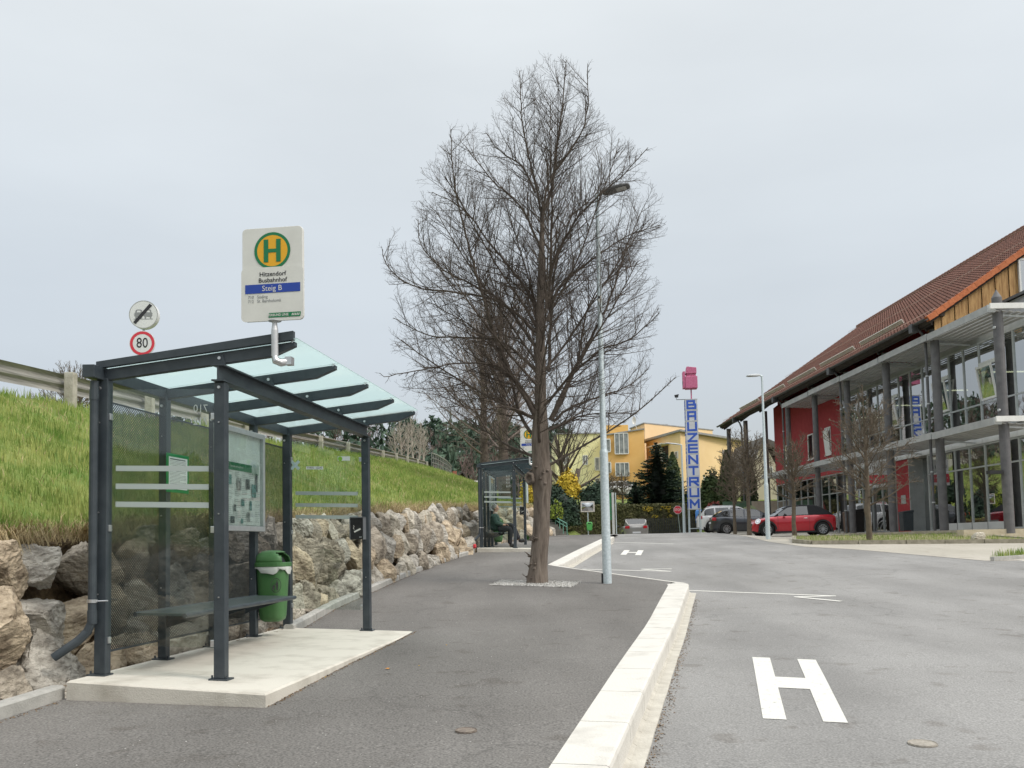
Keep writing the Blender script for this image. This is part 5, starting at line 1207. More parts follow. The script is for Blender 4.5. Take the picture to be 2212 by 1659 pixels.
# bridge parapet: curved railing
rl = thing('bridge_railing', 'curved grey bar railing on a concrete wall at the far end of the embankment', 'railing', (-7, 80, 7.5))
RP = [Vector(p) for p in [at(933, 1011, 79), at(944, 1013, 83), at(955, 1017, 87), at(965, 1021.5, 91), at(972, 1026, 95), at(976.5, 1030, 99)]]
railm = mat('grey_railing', (.20, .20, .18), (.28, .28, .26), 8, .6, .2)
H_ = [1.32, 1.30, 1.25, 1.22, 1.16, 1.12]
for dz in (1.0, .68, .36): mb = MB().tube([p + Vector((0, 0, h * dz)) for p, h in zip(RP, H_)], .05 if dz == 1 else .03, 6); part('rail_bar', mb, railm, rl, False, True)
for i in range(5):
    for k in range(3):
        p = RP[i].lerp(RP[i + 1], k / 3); h = H_[i]; mb = MB().bar(p - Vector((0, 0, .1)), p + Vector((0, 0, h)), .06 if k else .09, .05); part('baluster', mb, railm, rl, False, True)
mb = MB(); P = [[(p.x, p.y, p.z - 1.4), (p.x, p.y, p.z + .02), (p.x - .35, p.y, p.z + .02)] for p in RP]; part('parapet_wall', MB().grid(P), conc, rl, False, True)
# two round traffic signs on one pole
c80 = at(307.3, 741.5, 20.7); c2 = at(309.8, 679.3, 20.7)
ts = thing('traffic_sign', 'two round signs on one pole over the shelter roof, the lower reading 80', 'traffic sign', (c80.x, 20.7, crest(20.7).z))
mb = MB().tube([(c80.x, 20.78, crest(20.7).z - .3), (c80.x, 20.78, c2.z)], .03, 10); part('pole', mb, galv, ts, False, True)
nn = Vector((.05, -1, 0)).normalized(); ux = Vector((1, .05, 0)).normalized(); uz = Vector((0, 0, 1))
def rs(name, c, r, depth, face, label):
    mb = MB().tube([c - nn * depth, c], r, 40); return part(name, mb, face, ts, False, True, label=label)
s1 = rs('sign_plate', c80, .292, .025, mat('sign_face', (.70, .71, .72), (.66, .67, .68), 3, .45), 'round white speed plate with red ring reading 80')
part('red_ring', MB().ring(c80 + nn * .003, nn, .215, .278, 48), signr, s1, False, True)
part('lettering', text_mb('80', .33, c80 + nn * .005 + Vector((0, 0, .0)), ux, uz, sx=.82, bold=.004), ink, s1, False, True)
c2b = c2; s2 = rs('sign_plate', c2b, .325, .16, MATS['sign_face'], 'thick round white plate with black diagonal bar over grey cars')
part('plate_rim', MB().ring(c2b + nn * .002, nn, .31, .328, 48), mat('rim_grey', (.35, .36, .36)), s2, False, True)
mb = MB(); q = lambda x, z, l=.004: c2b + nn * l + ux * x + uz * z
for sx in (-1, 1):
    o = .105 * sx
    mb.poly([q(o + a, b) for a, b in ((-.10, -.03), (-.10, .03), (-.075, .05), (-.07, .10), (-.05, .115), (.05, .115), (.07, .10), (.075, .05), (.10, .03), (.10, -.03), (.075, -.05), (.075, -.09), (.045, -.09), (.045, -.055), (-.045, -.055), (-.045, -.09), (-.075, -.09), (-.075, -.05))])
mb.poly([q(a, b) for a, b in ((-.22, -.10), (.22, -.10), (.22, -.112), (-.22, -.112))])
part('car_symbol', mb, mat('grey_symbol', (.24, .25, .26)), s2, False, True)
a_ = q(-.20, -.20, .007); b_ = q(.17, .23, .007); mb = MB().bar(a_, b_, .075, .003, up=tuple(nn)); part('diagonal_bar', mb, ink, s2, False, True)
for c in (MB().poly([q(-.105 + a, b, .0045) for a, b in ((-.045, .05), (-.035, .09), (.035, .09), (.045, .05))]), MB().poly([q(.105 + a, b, .0045) for a, b in ((-.045, .05), (-.035, .09), (.035, .09), (.045, .05))])): part('symbol_window', c, MATS['sign_face'], s2, False, True)

# ================================================================== STREET LAMPS
def lamp(label, px, py, ytop, Y, r0, r1, arm, armdir, tilt, fn=T, sticker=False, headm=None, lean=0):
    b = hit(px, py, fn) if Y is None else Vector((at(px, py, Y).x, Y, at(px, py, Y).z)); Y = b.y
    h = (py - ytop) / F * Y
    r = thing('street_lamp', label, 'street lamp', b, 0, 'tall steel street lamps')
    mb = MB(); n = 26; k = .335
    mb.lathe([(r0 * 1.0, -.05), (r0, h * .0), (r0 * .93, h * k - .03), (r0 * .93, h * k), (r0 * .74, h * k + .04), (r0 * .72, h * k + .05), (r1, h - .05)], n); part('pole', mb, galv, r, True)
    hd = Vector((armdir[0], armdir[1], 0)).normalized(); s_ = Vector((-hd.y, hd.x, 0))
    mb = MB(); t = Vector((0, 0, h)); mb.tube([t - Vector((0, 0, .12)), t + Vector((0, 0, .03)), t + hd * .05 + Vector((0, 0, .06)), t + hd * arm * .18 + Vector((0, 0, .07 + tilt * .15))], [r1 * 1.05, r1 * 1.1, .035, .03], 10); part('bracket', mb, galv, r)
    mb = MB(); up = Vector((0, 0, 1))
    P = []
    for f, w_, hh in ((.14, .05, .03), (.22, .10, .045), (.4, .13, .05), (.8, .14, .04), (.97, .11, .025), (1.0, .06, .012)):
        c = t + hd * arm * f + up * (.07 + tilt * f); P.append([c + s_ * w_ * a + up * hh * b for a, b in ((-1, -.6), (-1, .1), (-.6, 1), (.6, 1), (1, .1), (1, -.6), (-1, -.6))])
    mb.grid(P); mb.poly(P[-1][:6]); mb.poly(P[0][:6]); hdm = headm or mat('lamp_head', (.10, .10, .10), (.15, .15, .15), 5, .5); l = part('lamp_head', mb, hdm, r)
    q = MB(); P = []
    for f in (.35, .9): c = t + hd * arm * f + up * (.07 + tilt * f - .6 * .045); P.append([c - s_ * .09, c + s_ * .09])
    q.grid(P); part('lens', q, mat('lamp_lens', (.5, .5, .48), rough=.2), l)
    if sticker:
        z = h * (1258 - 634) / (1258 - 405); 
        q = MB(); rr = lerp(r0 * .72, r1, (z - h * k) / (h * (1 - k))) + .002
        P = [[(rr * math.sin(a), -rr * math.cos(a), z + dz) for a in [R(-50 + 12.5 * i) for i in range(9)]] for dz in (-.065, .055)]; s = part('sticker', MB().grid(P), signw, r)
        P = [[((rr + .001) * math.sin(a), -(rr + .001) * math.cos(a), z + dz) for a in [R(-46 + 12.5 * i) for i in range(6)]] for dz in (.0, .045)]; part('sticker_print', MB().grid(P), ink, s)
        q = MB(); q.box(-r0 - .02, -r0 + .01, -.03, .03, -.02, .17); part('cable_conduit', q, anth2, r)
    return r
lamp('nearest tall galvanised lamp post on the platform kerb side, right of the big tree', 1312, 1260, 412, None, .079, .030, .60, (1, -.35), .07, PL, True)
lamp('white street lamp before the red car with its head pointing left', 1659.5, 1164, 812, 33.4, .085, .035, .58, (-1, -.1), -.02, T, False, mat('lamp_head_light', (.42, .44, .45), (.5, .52, .53), 5, .4))
lamp('slim street lamp by the stop sign before the peach coloured house', 1478.5, 1152, 962, 62, .10, .05, 1.15, (-1, -.1), .12, T, False, MATS['lamp_head_light'])
# plain tube behind the far shelter
p = at(1139, 1100, 50); o = thing('lamp_pole', 'plain grey pole standing behind the far shelter just left of the big trunk', 'pole', p); mb = MB().tube([(0, 0, -1.6), (0, 0, 2.0)], .07, 12); part('pole', mb, galv, o)
mb = MB(); mb.box(-.45, .05, -.08, .08, 1.95, 2.05); part('lamp_head', mb, MATS['lamp_head_light'], o)

# ================================================================== SHOP BUILDING  (local: x away from the street, y along the front)
BA = math.atan(.0229)
bld = thing('shop_building', 'two storey glass fronted shop building with red tiled roof, grey columns and louvred canopies', 'building', (0, 0, 0), BA)
# local frame: rotate by BA about origin -> local x = X cos + Y sin..., so x ~ X + .0229 Y as measured
colm = mat('grey_column_paint', (.095, .093, .097), (.135, .132, .135), 4, .6)
redm = mat('red_render', (.33, .028, .035), (.38, .04, .045), 3, .8, 0, .2, 60)
alub = mat('building_aluminium', (.42, .44, .44), (.50, .52, .52), 3, .4, .3)
louv = mat('louvre_grey', (.33, .335, .33), (.42, .42, .41), 2, .5, .2)
woodm = mat('larch_boards', (.30, .16, .06), (.55, .34, .14), 5, .8, 0, .2, 30, stretch=(3, 3, .35), detail=8)
darkw = mat('dark_soffit', (.022, .017, .014), (.045, .035, .028), 3, .85)
ZP = 1.11; XC = 17.5; XG = 19.0
def BP_(name, mb, m_, par=bld, **k): return part(name, mb, m_, par, **k)
YS = [30.5 + 4.46 * i for i in range(9)]
# platform with steps
mb = MB(); mb.prism([(16.55, 30.9, .2), (30, 30.9, .2), (30, 66.5, .2), (16.55, 66.5, .2)], (0, 0, ZP - .2)); BP_('terrace', mb, mat('terrace_stone', (.26, .23, .17), (.40, .36, .28), 3, .9, 0, .4, 30))
mb = MB()
for i, (x0, z1) in enumerate(((16.15, ZP - .15), (15.75, ZP - .31))):
    n = 13
    for k in range(n): y0 = 30.4 - .35 * i + (17 - 3 * i) * k / n; mb.prism([(x0, y0 + .01, .1), (16.55 - .4 * i - .003, y0 + .01, .1), (16.55 - .4 * i - .003, y0 + (17 - 3 * i) / n - .01, .1), (x0, y0 + (17 - 3 * i) / n - .01, .1)], (0, 0, z1 - .1))
BP_('terrace_edging', mb, MATS['old_kerb'])
mb = MB()
for i in range(3): mb.box(15.4 - .0 + .25 * i, 19, 30.85 - .42 * (3 - i) + .003 * i, 30.895 if i == 0 else 30.893, .1 + .002 * i, ZP - .155 * (3 - i) + .155)
BP_('entrance_steps', mb, mat('light_steps', (.40, .35, .25), (.50, .45, .34), 4, .9))
for i, y in enumerate(YS):
    mb = MB(); zb = .75 if i == 0 else (ZP if i < 9 else 1.1); top = 9.05 if i == 0 else 9.0
    r_ = .165 if i < 3 else .15
    mb.tube([(XC, y, zb - .2), (XC, y, top)], r_, 18)
    if i == 0: mb.tube([(XC, y, top), (XC, y, top + .28)], [r_, .01], 18)
    c = BP_('column', mb, colm)
    if i == 0:
        q = MB()
        for z in (8.0, 8.55, 4.7, 5.15): q.tube([(XC - r_, y - .08, z), (XC - r_ - .05, y - .1, z)], [.05, .045], 10)
        BP_('bolt_cap', q, alub, c)
for y in (YS[1] + .25, YS[3] + .25, YS[5] + .25, YS[7] + .25):
    mb = MB(); mb.tube([(XC - .05 - .12, y + .15, ZP), (XC - .17, y + .15, 8.55), (XC - .3, y + .1, 8.9), (XC - .55, y + .1, 9.2)], .055, 12); d = BP_('downpipe', mb, mat('dark_pipe', (.10, .10, .105), (.14, .14, .145), 6, .5, .3))
    q = MB(); 
    for z in (2.2, 3.4, 6.1, 7.2): q.tube([(XC - .17, y + .15, z), (XC - .17, y + .15, z + .05)], .066, 12)
    BP_('pipe_clip', q, alub, d)
# roof
EX, EZ = 16.9, 9.28; PITCH = .675; RX = 27.6; RZ = EZ + PITCH * (RX - EX); Y0, Y1 = 34.25, 66.6
tile = mat('clay_tiles', (.105, .048, .036), (.23, .098, .066), 3.5, .85, 0, .6, 26, detail=8, lo=.3, hi=.7)
rows_n = 40; mb = MB()
sl = math.hypot(RX - EX, RZ - EZ); ux_ = (RX - EX) / sl; uz_ = (RZ - EZ) / sl; ncol = 108
for i in range(rows_n):
    a = sl * i / rows_n; b = sl * (i + 1) / rows_n + .03
    P = [[], []]
    for j in range(ncol * 4 + 1):
        y = lerp(Y0, Y1, j / (ncol * 4)); wv = .022 * math.sin(j / 4 * 2 * math.pi) 
        for k, (s_, h_) in enumerate(((a, .045), (b, .005))): P[k].append((EX + ux_ * s_ - uz_ * (h_ + wv), y, EZ + uz_ * s_ + ux_ * (h_ + wv)))
    mb.grid(P)
    mb.grid([[(p[0] + uz_ * .05, p[1], p[2] - ux_ * .05) for p in P[0][::8]], P[0][::8]])
rf = BP_('roof', mb, tile)
mb = MB(); mb.prism([(EX + .03, Y0 + .02, EZ - .02), (RX, Y0 + .02, RZ - .02), (RX, Y0 + .02, RZ - .22), (EX + .12, Y0 + .02, EZ - .20)], (0, Y1 - Y0 - .04, 0)); BP_('soffit', mb, darkw, rf)
mb = MB(); mb.prism([(RX, Y0 + .02, RZ - .02), (2 * RX - EX, Y0 + .02, EZ), (2 * RX - EX, Y0 + .02, EZ - .2), (RX, Y0 + .02, RZ - .22)], (0, Y1 - Y0 - .04, 0)); BP_('rear_slope', mb, tile, rf)
mb = MB()
for j in range(90): y = lerp(Y0, Y1, j / 90); mb.tube([(RX, y, RZ + .06), (RX, y + (Y1 - Y0) / 90 + .03, RZ + .085)], [.12, .135], 10, True)
BP_('ridge_tiles', mb, tile, rf)
org = mat('orange_verge_tiles', (.42, .115, .035), (.55, .17, .06), 6, .7)
mb = MB()
for j in range(34):
    a, b = sl * j / 34, sl * (j + 1) / 34 + .02
    A = Vector((EX + ux_ * a, Y0 - .1, EZ + uz_ * a)); B = Vector((EX + ux_ * b, Y0 - .1, EZ + uz_ * b)); N = Vector((-uz_, 0, ux_))
    mb.hexa([A - N * .13, B - N * .15, B - N * .15 + Vector((0, .26, 0)), A - N * .13 + Vector((0, .26, 0)), A + N * .085, B + N * .06, B + N * .06 + Vector((0, .26, 0)), A + N * .085 + Vector((0, .26, 0))])
BP_('verge_tiles', mb, org, rf)
mb = MB(); P = []
for y in frange(Y0 - .1, Y1 + .1, 4): P.append([(EX - .09 + .085 * math.cos(a), y, EZ - .02 + .085 * math.sin(a)) for a in [math.pi * (1 + k / 8) for k in range(9)]])
g_ = MB().grid(P); 
for y in (YS[1] + .3, YS[3] + .3, YS[5] + .3, YS[7] + .3): g_.box(EX - .2, EX + .06, y - .15, y + .15, EZ - .34, EZ - .0)
BP_('gutter', g_, mat('gutter_dark', (.06, .06, .06), (.10, .10, .10), 4, .5, .3), rf)
mb = MB()
for i in range(8): mb.bar((EX + .25, YS[1] + 4.46 * i, EZ - .28), (RX - .3, YS[1] + 4.46 * i, RZ - .38), .12, .18)
mb.bar((XC, Y0, EZ + .22), (XC, Y1 - .1, EZ + .22), .2, .26); mb.bar((EX + .2, Y0 + .05, EZ - .14), (EX + .2, Y1 - .1, EZ - .14), .06, .22)
BP_('rafters', mb, darkw, rf)
snow = mat('snow_guard', (.50, .49, .44), (.62, .60, .54), 5, .5, .3)
for i in range(5):
    y0 = Y0 + 4.6 + 5.4 * i; mb = MB(); s_ = 1.55
    for dh in (.10, .17, .24): mb.tube([(EX + ux_ * s_ - uz_ * dh, y0, EZ + uz_ * s_ + ux_ * dh), (EX + ux_ * s_ - uz_ * dh, y0 + 4.6, EZ + uz_ * s_ + ux_ * dh)], .035, 6)
    BP_('snow_guard', mb, snow, rf)
wire = MB()
for s_ in (.5, 6.2, sl - .8): wire.tube([(EX + ux_ * s_ - uz_ * .14, Y0, EZ + uz_ * s_ + ux_ * .14), (EX + ux_ * s_ - uz_ * .14, Y1, EZ + uz_ * s_ + ux_ * .14)], .012, 4)
BP_('lightning_wire', wire, mat('wire', (.5, .38, .3), rough=.5), rf)
# gable wood wall
mb = MB(); x = XC - .25; i = 0
while x < RX + 8:
    zt = (EZ + PITCH * (x - EX) if x < RX else RZ - PITCH * (x - RX)) - .18; zt2 = (EZ + PITCH * (x + .27 - EX) if x < RX else RZ - PITCH * (x + .27 - RX)) - .18
    zt = max(zt, 9.0); y = Y0 + (.14 if i % 2 else .17)
    mb.prism([(x + .012, y, 8.72), (x + .262, y, 8.72), (x + .262, y, max(zt2, 8.8)), (x + .012, y, zt)], (0, .03, 0)); x += .274; i += 1
gw = BP_('gable_boards', mb, woodm)
mb = MB(); mb.prism([(XC - .2, Y0 + .21, 8.7), (RX * 2 - XC, Y0 + .21, 8.7), (RX, Y0 + .21, RZ - .3)], (0, .05, 0)); BP_('gable_backing', mb, darkw, gw)
wn = MB(); wx = 20.62; wn.box(wx, wx + .07, Y0 + .04, Y0 + .14, 10.05, 11.6); wn.box(wx + 1.03, wx + 1.1, Y0 + .04, Y0 + .14, 10.05, 11.6); wn.box(wx + .07, wx + 1.03, Y0 + .045, Y0 + .135, 10.05, 10.12); wn.box(wx + .07, wx + 1.03, Y0 + .045, Y0 + .135, 11.53, 11.6)
wf = BP_('window_frame', wn, white); BP_('pane', MB().box(wx + .07, wx + 1.03, Y0 + .07, Y0 + .09, 10.12, 11.53), winglass, wf)
# volumes: walls, floors, dark interior
body_m = mat('pale_interior', (.30, .31, .29), (.38, .38, .36), 1, .9)
mb = MB(); mb.box(XG + .02, 35, 30.95, 60.1, 4.42, 4.93); mb.box(XG + .03, 35, 30.96, 60.05, ZP - .1, ZP + .04); mb.box(XG + .03, 35, 30.96, 60.05, 8.36, 8.7)
mb.box(30.2, 30.4, 30.97, 60, ZP, 8.4); mb.box(XG + .04, 30, 59.9, 60.0, ZP, 8.4)
for y in (35.3, 44, 52.6): mb.box(23, 30, y, y + .15, ZP, 8.36)
for y in YS[1:7]: mb.tube([(21.5, y, ZP), (21.5, y, 8.36)], .18, 12)
inner = BP_('interior', mb, body_m)
rnd = random.Random(6); mb = MB()
for i in range(26): x = rnd.uniform(19.6, 23); y = rnd.uniform(31.5, 58); h = rnd.uniform(.7, 1.7); z = ZP + .04 if i % 2 else 4.93; w_ = rnd.uniform(.3, .9); mb.box(x, x + w_ * .6, y, y + w_, z, z + h)
BP_('furnishing', mb, mat('display_goods', (.06, .07, .08), (.36, .34, .30), .9, .7, lo=.45, hi=.55), inner)
tubes = MB()
for i in range(5): y = 33 + 4.7 * i; tubes.box(21.2, 22.7, y, y + .06, 7.75, 7.80)
BP_('ceiling_lamp', tubes, emit('tube_light', (1, .93, .6), 1.6), inner)
mb = MB(); mb.box(XG - .02, XG + .28, 48.6, 60.2, 4.35, 9.6); mb.prism([(XG + .28, 59.92, 4.35), (30, 59.92, 4.35), (30, 59.92, 12.5), (XG + 3, 59.92, 12.3), (XG + .28, 59.92, 10.4)], (0, .28, 0)); rd = BP_('upper_wall', mb, redm)
mb = MB(); mb.prism([(XG - .02, 60.21, 9.6), (RX * 2 - XG, 60.21, 9.6), (RX, 60.21, RZ - .3)], (0, .05, 0)); BP_('upper_gable', mb, redm, rd)
for y, h in ((50.1, 1.55), (52.9, 1.5), (57.2, 1.3)):
    mb = MB(); x = XG - .06
    mb.box(x, x + .06, y, y + .07, 5.55, 5.55 + h); mb.box(x, x + .06, y + .83, y + .9, 5.55, 5.55 + h); mb.box(x, x + .06, y + .07, y + .83, 5.55, 5.62); mb.box(x, x + .06, y + .07, y + .83, 5.48 + h, 5.55 + h); mb.box(x - .04, x, y - .03, y + .93, 5.50, 5.54)
    f = BP_('window', mb, white); BP_('pane', MB().box(x + .02, x + .035, y + .07, y + .83, 5.62, 5.48 + h), winglass, f)
    q = MB(); q.prism([(x - .13, y + .06, 5.49 + h - .1), (x - .02, y + .06, 5.62), (x + .005, y + .06, 5.62), (x - .10, y + .06, 5.49 + h - .1)], (0, .78, 0)); BP_('casement', q, white, f) if y == 50.1 else None
# curtain walls
def curtain(name, y0, y1, z0, z1, trans, step, sill=None, skip=()):
    mb = MB(); n = round((y1 - y0) / step); ys_ = [y0 + (y1 - y0) * i / n for i in range(n + 1)]
    for y in ys_: mb.box(XG - .06, XG + .02, y - .032, y + .032, z0, z1)
    for z in [z0 + .03] + trans + [z1 - .03]:
        for a, b in zip(ys_, ys_[1:]): mb.box(XG - .05, XG + .015, a + .033, b - .033, z - .03, z + .03)
    fr = BP_('window_frame', mb, alub)
    zs = [z0 + .03] + trans + [z1 - .03]; rnd = random.Random(int(y0 * 7))
    for i, (a, b) in enumerate(zip(ys_, ys_[1:])):
        mb = MB()
        for j, (c, d) in enumerate(zip(zs, zs[1:])):
            t1, t2 = rnd.uniform(-.004, .004), rnd.uniform(-.004, .004)
            mb.poly([(XG - .02 + t1, a + .03, c + .03), (XG - .02 - t1, b - .03, c + .03), (XG - .02 + t2, b - .03, d - .03), (XG - .02 - t2, a + .03, d - .03)])
        BP_('pane', mb, winglass, fr)
    return fr
curtain('g', 31.0, 39.0, ZP + .02, 4.42, [3.55], 1.143)
f2 = curtain('g', 42.6, 60.0, ZP + .02, 4.42, [3.35], 1.16)
curtain('u', 31.0, 48.5, 4.95, 8.35, [5.95], 1.167)
mb = MB()
for i in range(15): y = 31.0 + i * 1.167; mb.box(XG - .075, XG - .062, y + .01, y + 1.157, 4.43, 4.72)
BP_('fascia_panel', mb, mat('light_fascia', (.55, .56, .55), (.62, .63, .62), 2, .4)); mb = MB()
for i in range(7): y = 31.0 + i * 1.143; mb.box(XG - .078, XG - .065, y + .04, y + 1.1, ZP + .02, ZP + .30) if 2 <= i <= 5 else None
BP_('base_panel', mb, mat('light_fascia', (.55, .56, .55)))
for y in (36.9, 33.35, 41.6):      # tilted white casements upstairs
    mb = MB(); zt = 7.35; z0 = 6.05
    for a, b in ((y, y + .07), (y + .98, y + 1.05)): mb.prism([(XG - .08, a, z0), (XG - .02, a, z0), (XG - .20, a, zt), (XG - .26, a, zt)], (0, .07, 0))
    mb.box(XG - .082, XG - .018, y + .07, y + .98, z0, z0 + .08); mb.box(XG - .262, XG - .198, y + .07, y + .98, zt - .08, zt); mb.box(XG - .10, XG - .064, y - .05, y + 1.1, zt + .02, zt + .17)
    f = BP_('casement', mb, white); BP_('pane', MB().poly([(XG - .06, y + .07, z0), (XG - .06, y + .98, z0), (XG - .23, y + .98, zt), (XG - .23, y + .07, zt)]), winglass, f)
# entrance recess with red panel
mb = MB(); mb.box(XG - .02, XG + .1, 40.9, 42.2, ZP, 4.42); BP_('entrance_panel', mb, redm)
mb = MB(); mb.box(XG + .6, XG + .66, 39.05, 40.85, ZP, 4.4); BP_('entrance_door', mb, winglass)
for y in (39.05, 40.85, 42.25, 42.55): BP_('entrance_frame', MB().box(XG - .05, XG + .6, y - .03, y + .03, ZP, 4.4), alub)
mb = MB(); mb.box(XG - .05, XG - .03, 41.3, 41.75, 2.4, 2.8); BP_('notice', mb, mat('grey_notice', (.4, .42, .4)))
# canopies: grey louvre blades carried on brackets
def canopy(z, y0, y1, wd, nb, drop):
    for i in range(len(YS) - 1):
        a = max(y0, YS[i] - .25); b = min(y1, YS[i + 1] - .25)
        if b - a < 1: continue
        mb = MB(); off = .02 * (i % 2)
        for k in range(nb):
            x = XC - .45 + (wd / nb) * k; w_ = wd / nb * .62; zz = z - drop * k / nb + off
            mb.prism([(x, a + .04, zz + (.02 if k else .17)), (x + w_, a + .04, zz - .02), (x + w_, a + .04, zz - .04), (x, a + .04, zz - .015 - (0 if k else .07))], (0, b - a - .08, 0))
        c = BP_('canopy', mb, louv)
        q = MB(); q.prism([(XC - .47, b - .05, z + .19 + off), (XC - .30, b - .05, z - .06 + off), (XC - .0, b - .05, z - .06 + off), (XC + .2, b - .05, z + .19 + off)], (0, .012, 0)) if False else q.box(XC - .47, XC - .2, a + .0, a + .035, z - .08 + off, z + .17 + off)
        q.bar((XC - .05, a + .25, z - .13), (XG - .1, a + .25, z - drop - .13), .05, .06); BP_('canopy_bracket', q, alub, c)
canopy(4.72, YS[0] - .3, 57.5, 1.75, 7, .10)
canopy(8.58, YS[0] - .3, 53.0, 1.75, 7, .10)
# end face white beams that pass the first column
for z in (4.78, 8.64):
    mb = MB(); mb.box(XC - .47, XC + 6, YS[0] - .42, YS[0] - .36, z - .06, z + .125); BP_('end_beam', mb, white)
mb = MB(); mb.prism([(XG + .1, YS[0] + .5, 8.75), (XC + 8, YS[0] + .5, 8.75), (XC + 8, YS[0] + .5, 11.4), (XG + .1, YS[0] + .5, 9.42)], (0, 3.05, 0)); fa = BP_('side_roof', mb, mat('grey_cladding', (.34, .35, .36), (.40, .41, .42), 2, .5, .2))
mb = MB(); mb.prism([(XG - .1, YS[0] + .42, 9.40), (XC + 8, YS[0] + .42, 11.43), (XC + 8, YS[0] + .42, 11.53), (XG - .1, YS[0] + .42, 9.50)], (0, 3.2, 0)); BP_('roof_edge', mb, mat('gutter_dark', (.06, .06, .06)), fa)
mb = MB(); mb.box(XC - .62, XC - .17, YS[0] - .12, YS[0] + .14, 2.98, 3.10); BP_('wall_lamp', mb, blackp)
# hanging shop sign
sg = thing('shop_sign', 'white and red hanging sign board over the red entrance panel', 'sign', (0, 0, 0), BA); sg.location = (0, 0, 0)
mb = MB(); mb.box(17.05, 18.15, 41.0, 41.12, 3.2, 4.36); b_ = part('sign_board', mb, mat('sign_board_white', (.68, .68, .68)), sg)
mb = MB(); mb.box(17.06, 18.14, 40.99, 40.999, 3.33, 3.72); part('red_field', mb, signr, sg)
mb = MB(); mb.box(17.10, 17.13, 41.03, 41.09, 4.36, 4.75); mb.box(18.05, 18.08, 41.03, 41.09, 4.36, 4.75); part('hanger', mb, alub, sg)
rnd = random.Random(14)
for z, h, n, c_ in ((4.06, .16, 9, ink), (3.84, .07, 14, inkg), (3.55, .11, 12, signw)):
    mb = MB(); x = 17.14
    for k in range(n): w_ = .92 / n * rnd.uniform(.45, .8); hh = h * rnd.uniform(.6, 1); mb.poly([(x, 40.985, z - h / 2), (x + w_ * .4, 40.985, z - h / 2), (x + w_ * .5, 40.985, z - h / 2 + hh), (x + w_ * .1, 40.985, z - h / 2 + hh)]); x += .92 / n
    part('lettering', mb, c_, sg)
# bins, post box and bicycle rack before the entrance
def bw(x, y): return Vector((x * math.cos(BA) - y * math.sin(BA), x * math.sin(BA) + y * math.cos(BA), 0))
for (x, y, w_, h, m_, lb) in ((18.2, 39.7, .42, .95, anth, 'grey metal waste box standing right of the red entrance panel'), (17.9, 45.1, .55, 1.15, mat('brown_bin', (.10, .06, .04)), 'brown wheeled bin behind the rain pipe before the glass front'), (17.9, 44.45, .55, 1.2, blackp, 'black wheeled bin next to the brown one before the glass front')):
    p = bw(x, y); r = thing('bin', lb, 'bin', (p.x, p.y, ZP), BA)
    mb = MB(); mb.hexa([(-w_ / 2, -w_ / 2, .04), (w_ / 2, -w_ / 2, .04), (w_ / 2, w_ / 2, .04), (-w_ / 2, w_ / 2, .04), (-w_ * .56, -w_ * .56, h * .88), (w_ * .56, -w_ * .56, h * .88), (w_ * .56, w_ * .56, h * .88), (-w_ * .56, w_ * .56, h * .88)]); part('bin_body', mb, m_, r, bevel=.01)
    mb = MB(); mb.hexa([(-w_ * .6, -w_ * .6, h * .885), (w_ * .6, -w_ * .6, h * .885), (w_ * .6, w_ * .6, h * .885), (-w_ * .6, w_ * .6, h * .885), (-w_ * .5, -w_ * .6, h * .93), (w_ * .58, -w_ * .6, h), (w_ * .58, w_ * .6, h), (-w_ * .5, w_ * .6, h * .93)]); part('lid', mb, m_, r, bevel=.01)
rk = bw(17.3, 46.3); r = thing('bicycle_rack', 'row of silver hoops for bicycles behind the red car', 'bicycle rack', (rk.x, rk.y, ZP), BA)
for k in range(4):
    mb = MB(); mb.tube([(.4 * math.cos(a) + .0, k * .45, .02 + .62 * math.sin(a)) for a in [math.pi * i / 10 for i in range(11)]], .025, 8); part('hoop', mb, steel, r)
mb = MB(); mb.box(-.45, -.4, -.1, 1.5, 0, .05); mb.box(.4, .45, -.1, 1.5, 0, .05); part('base_bar', mb, steel, r)
# mossy stone on the island
p = at(2115, 1167, 28.2); mb = MB(); V, Fc = rock(77, .34, .2, .17, 3, 9); mb.v = [tuple(p + v + Vector((0, 0, .08))) for v in V]; mb.f = Fc
solid('stone', mb, rock_m[3], 'single pale rock lying on the island by the steps', 'stone')
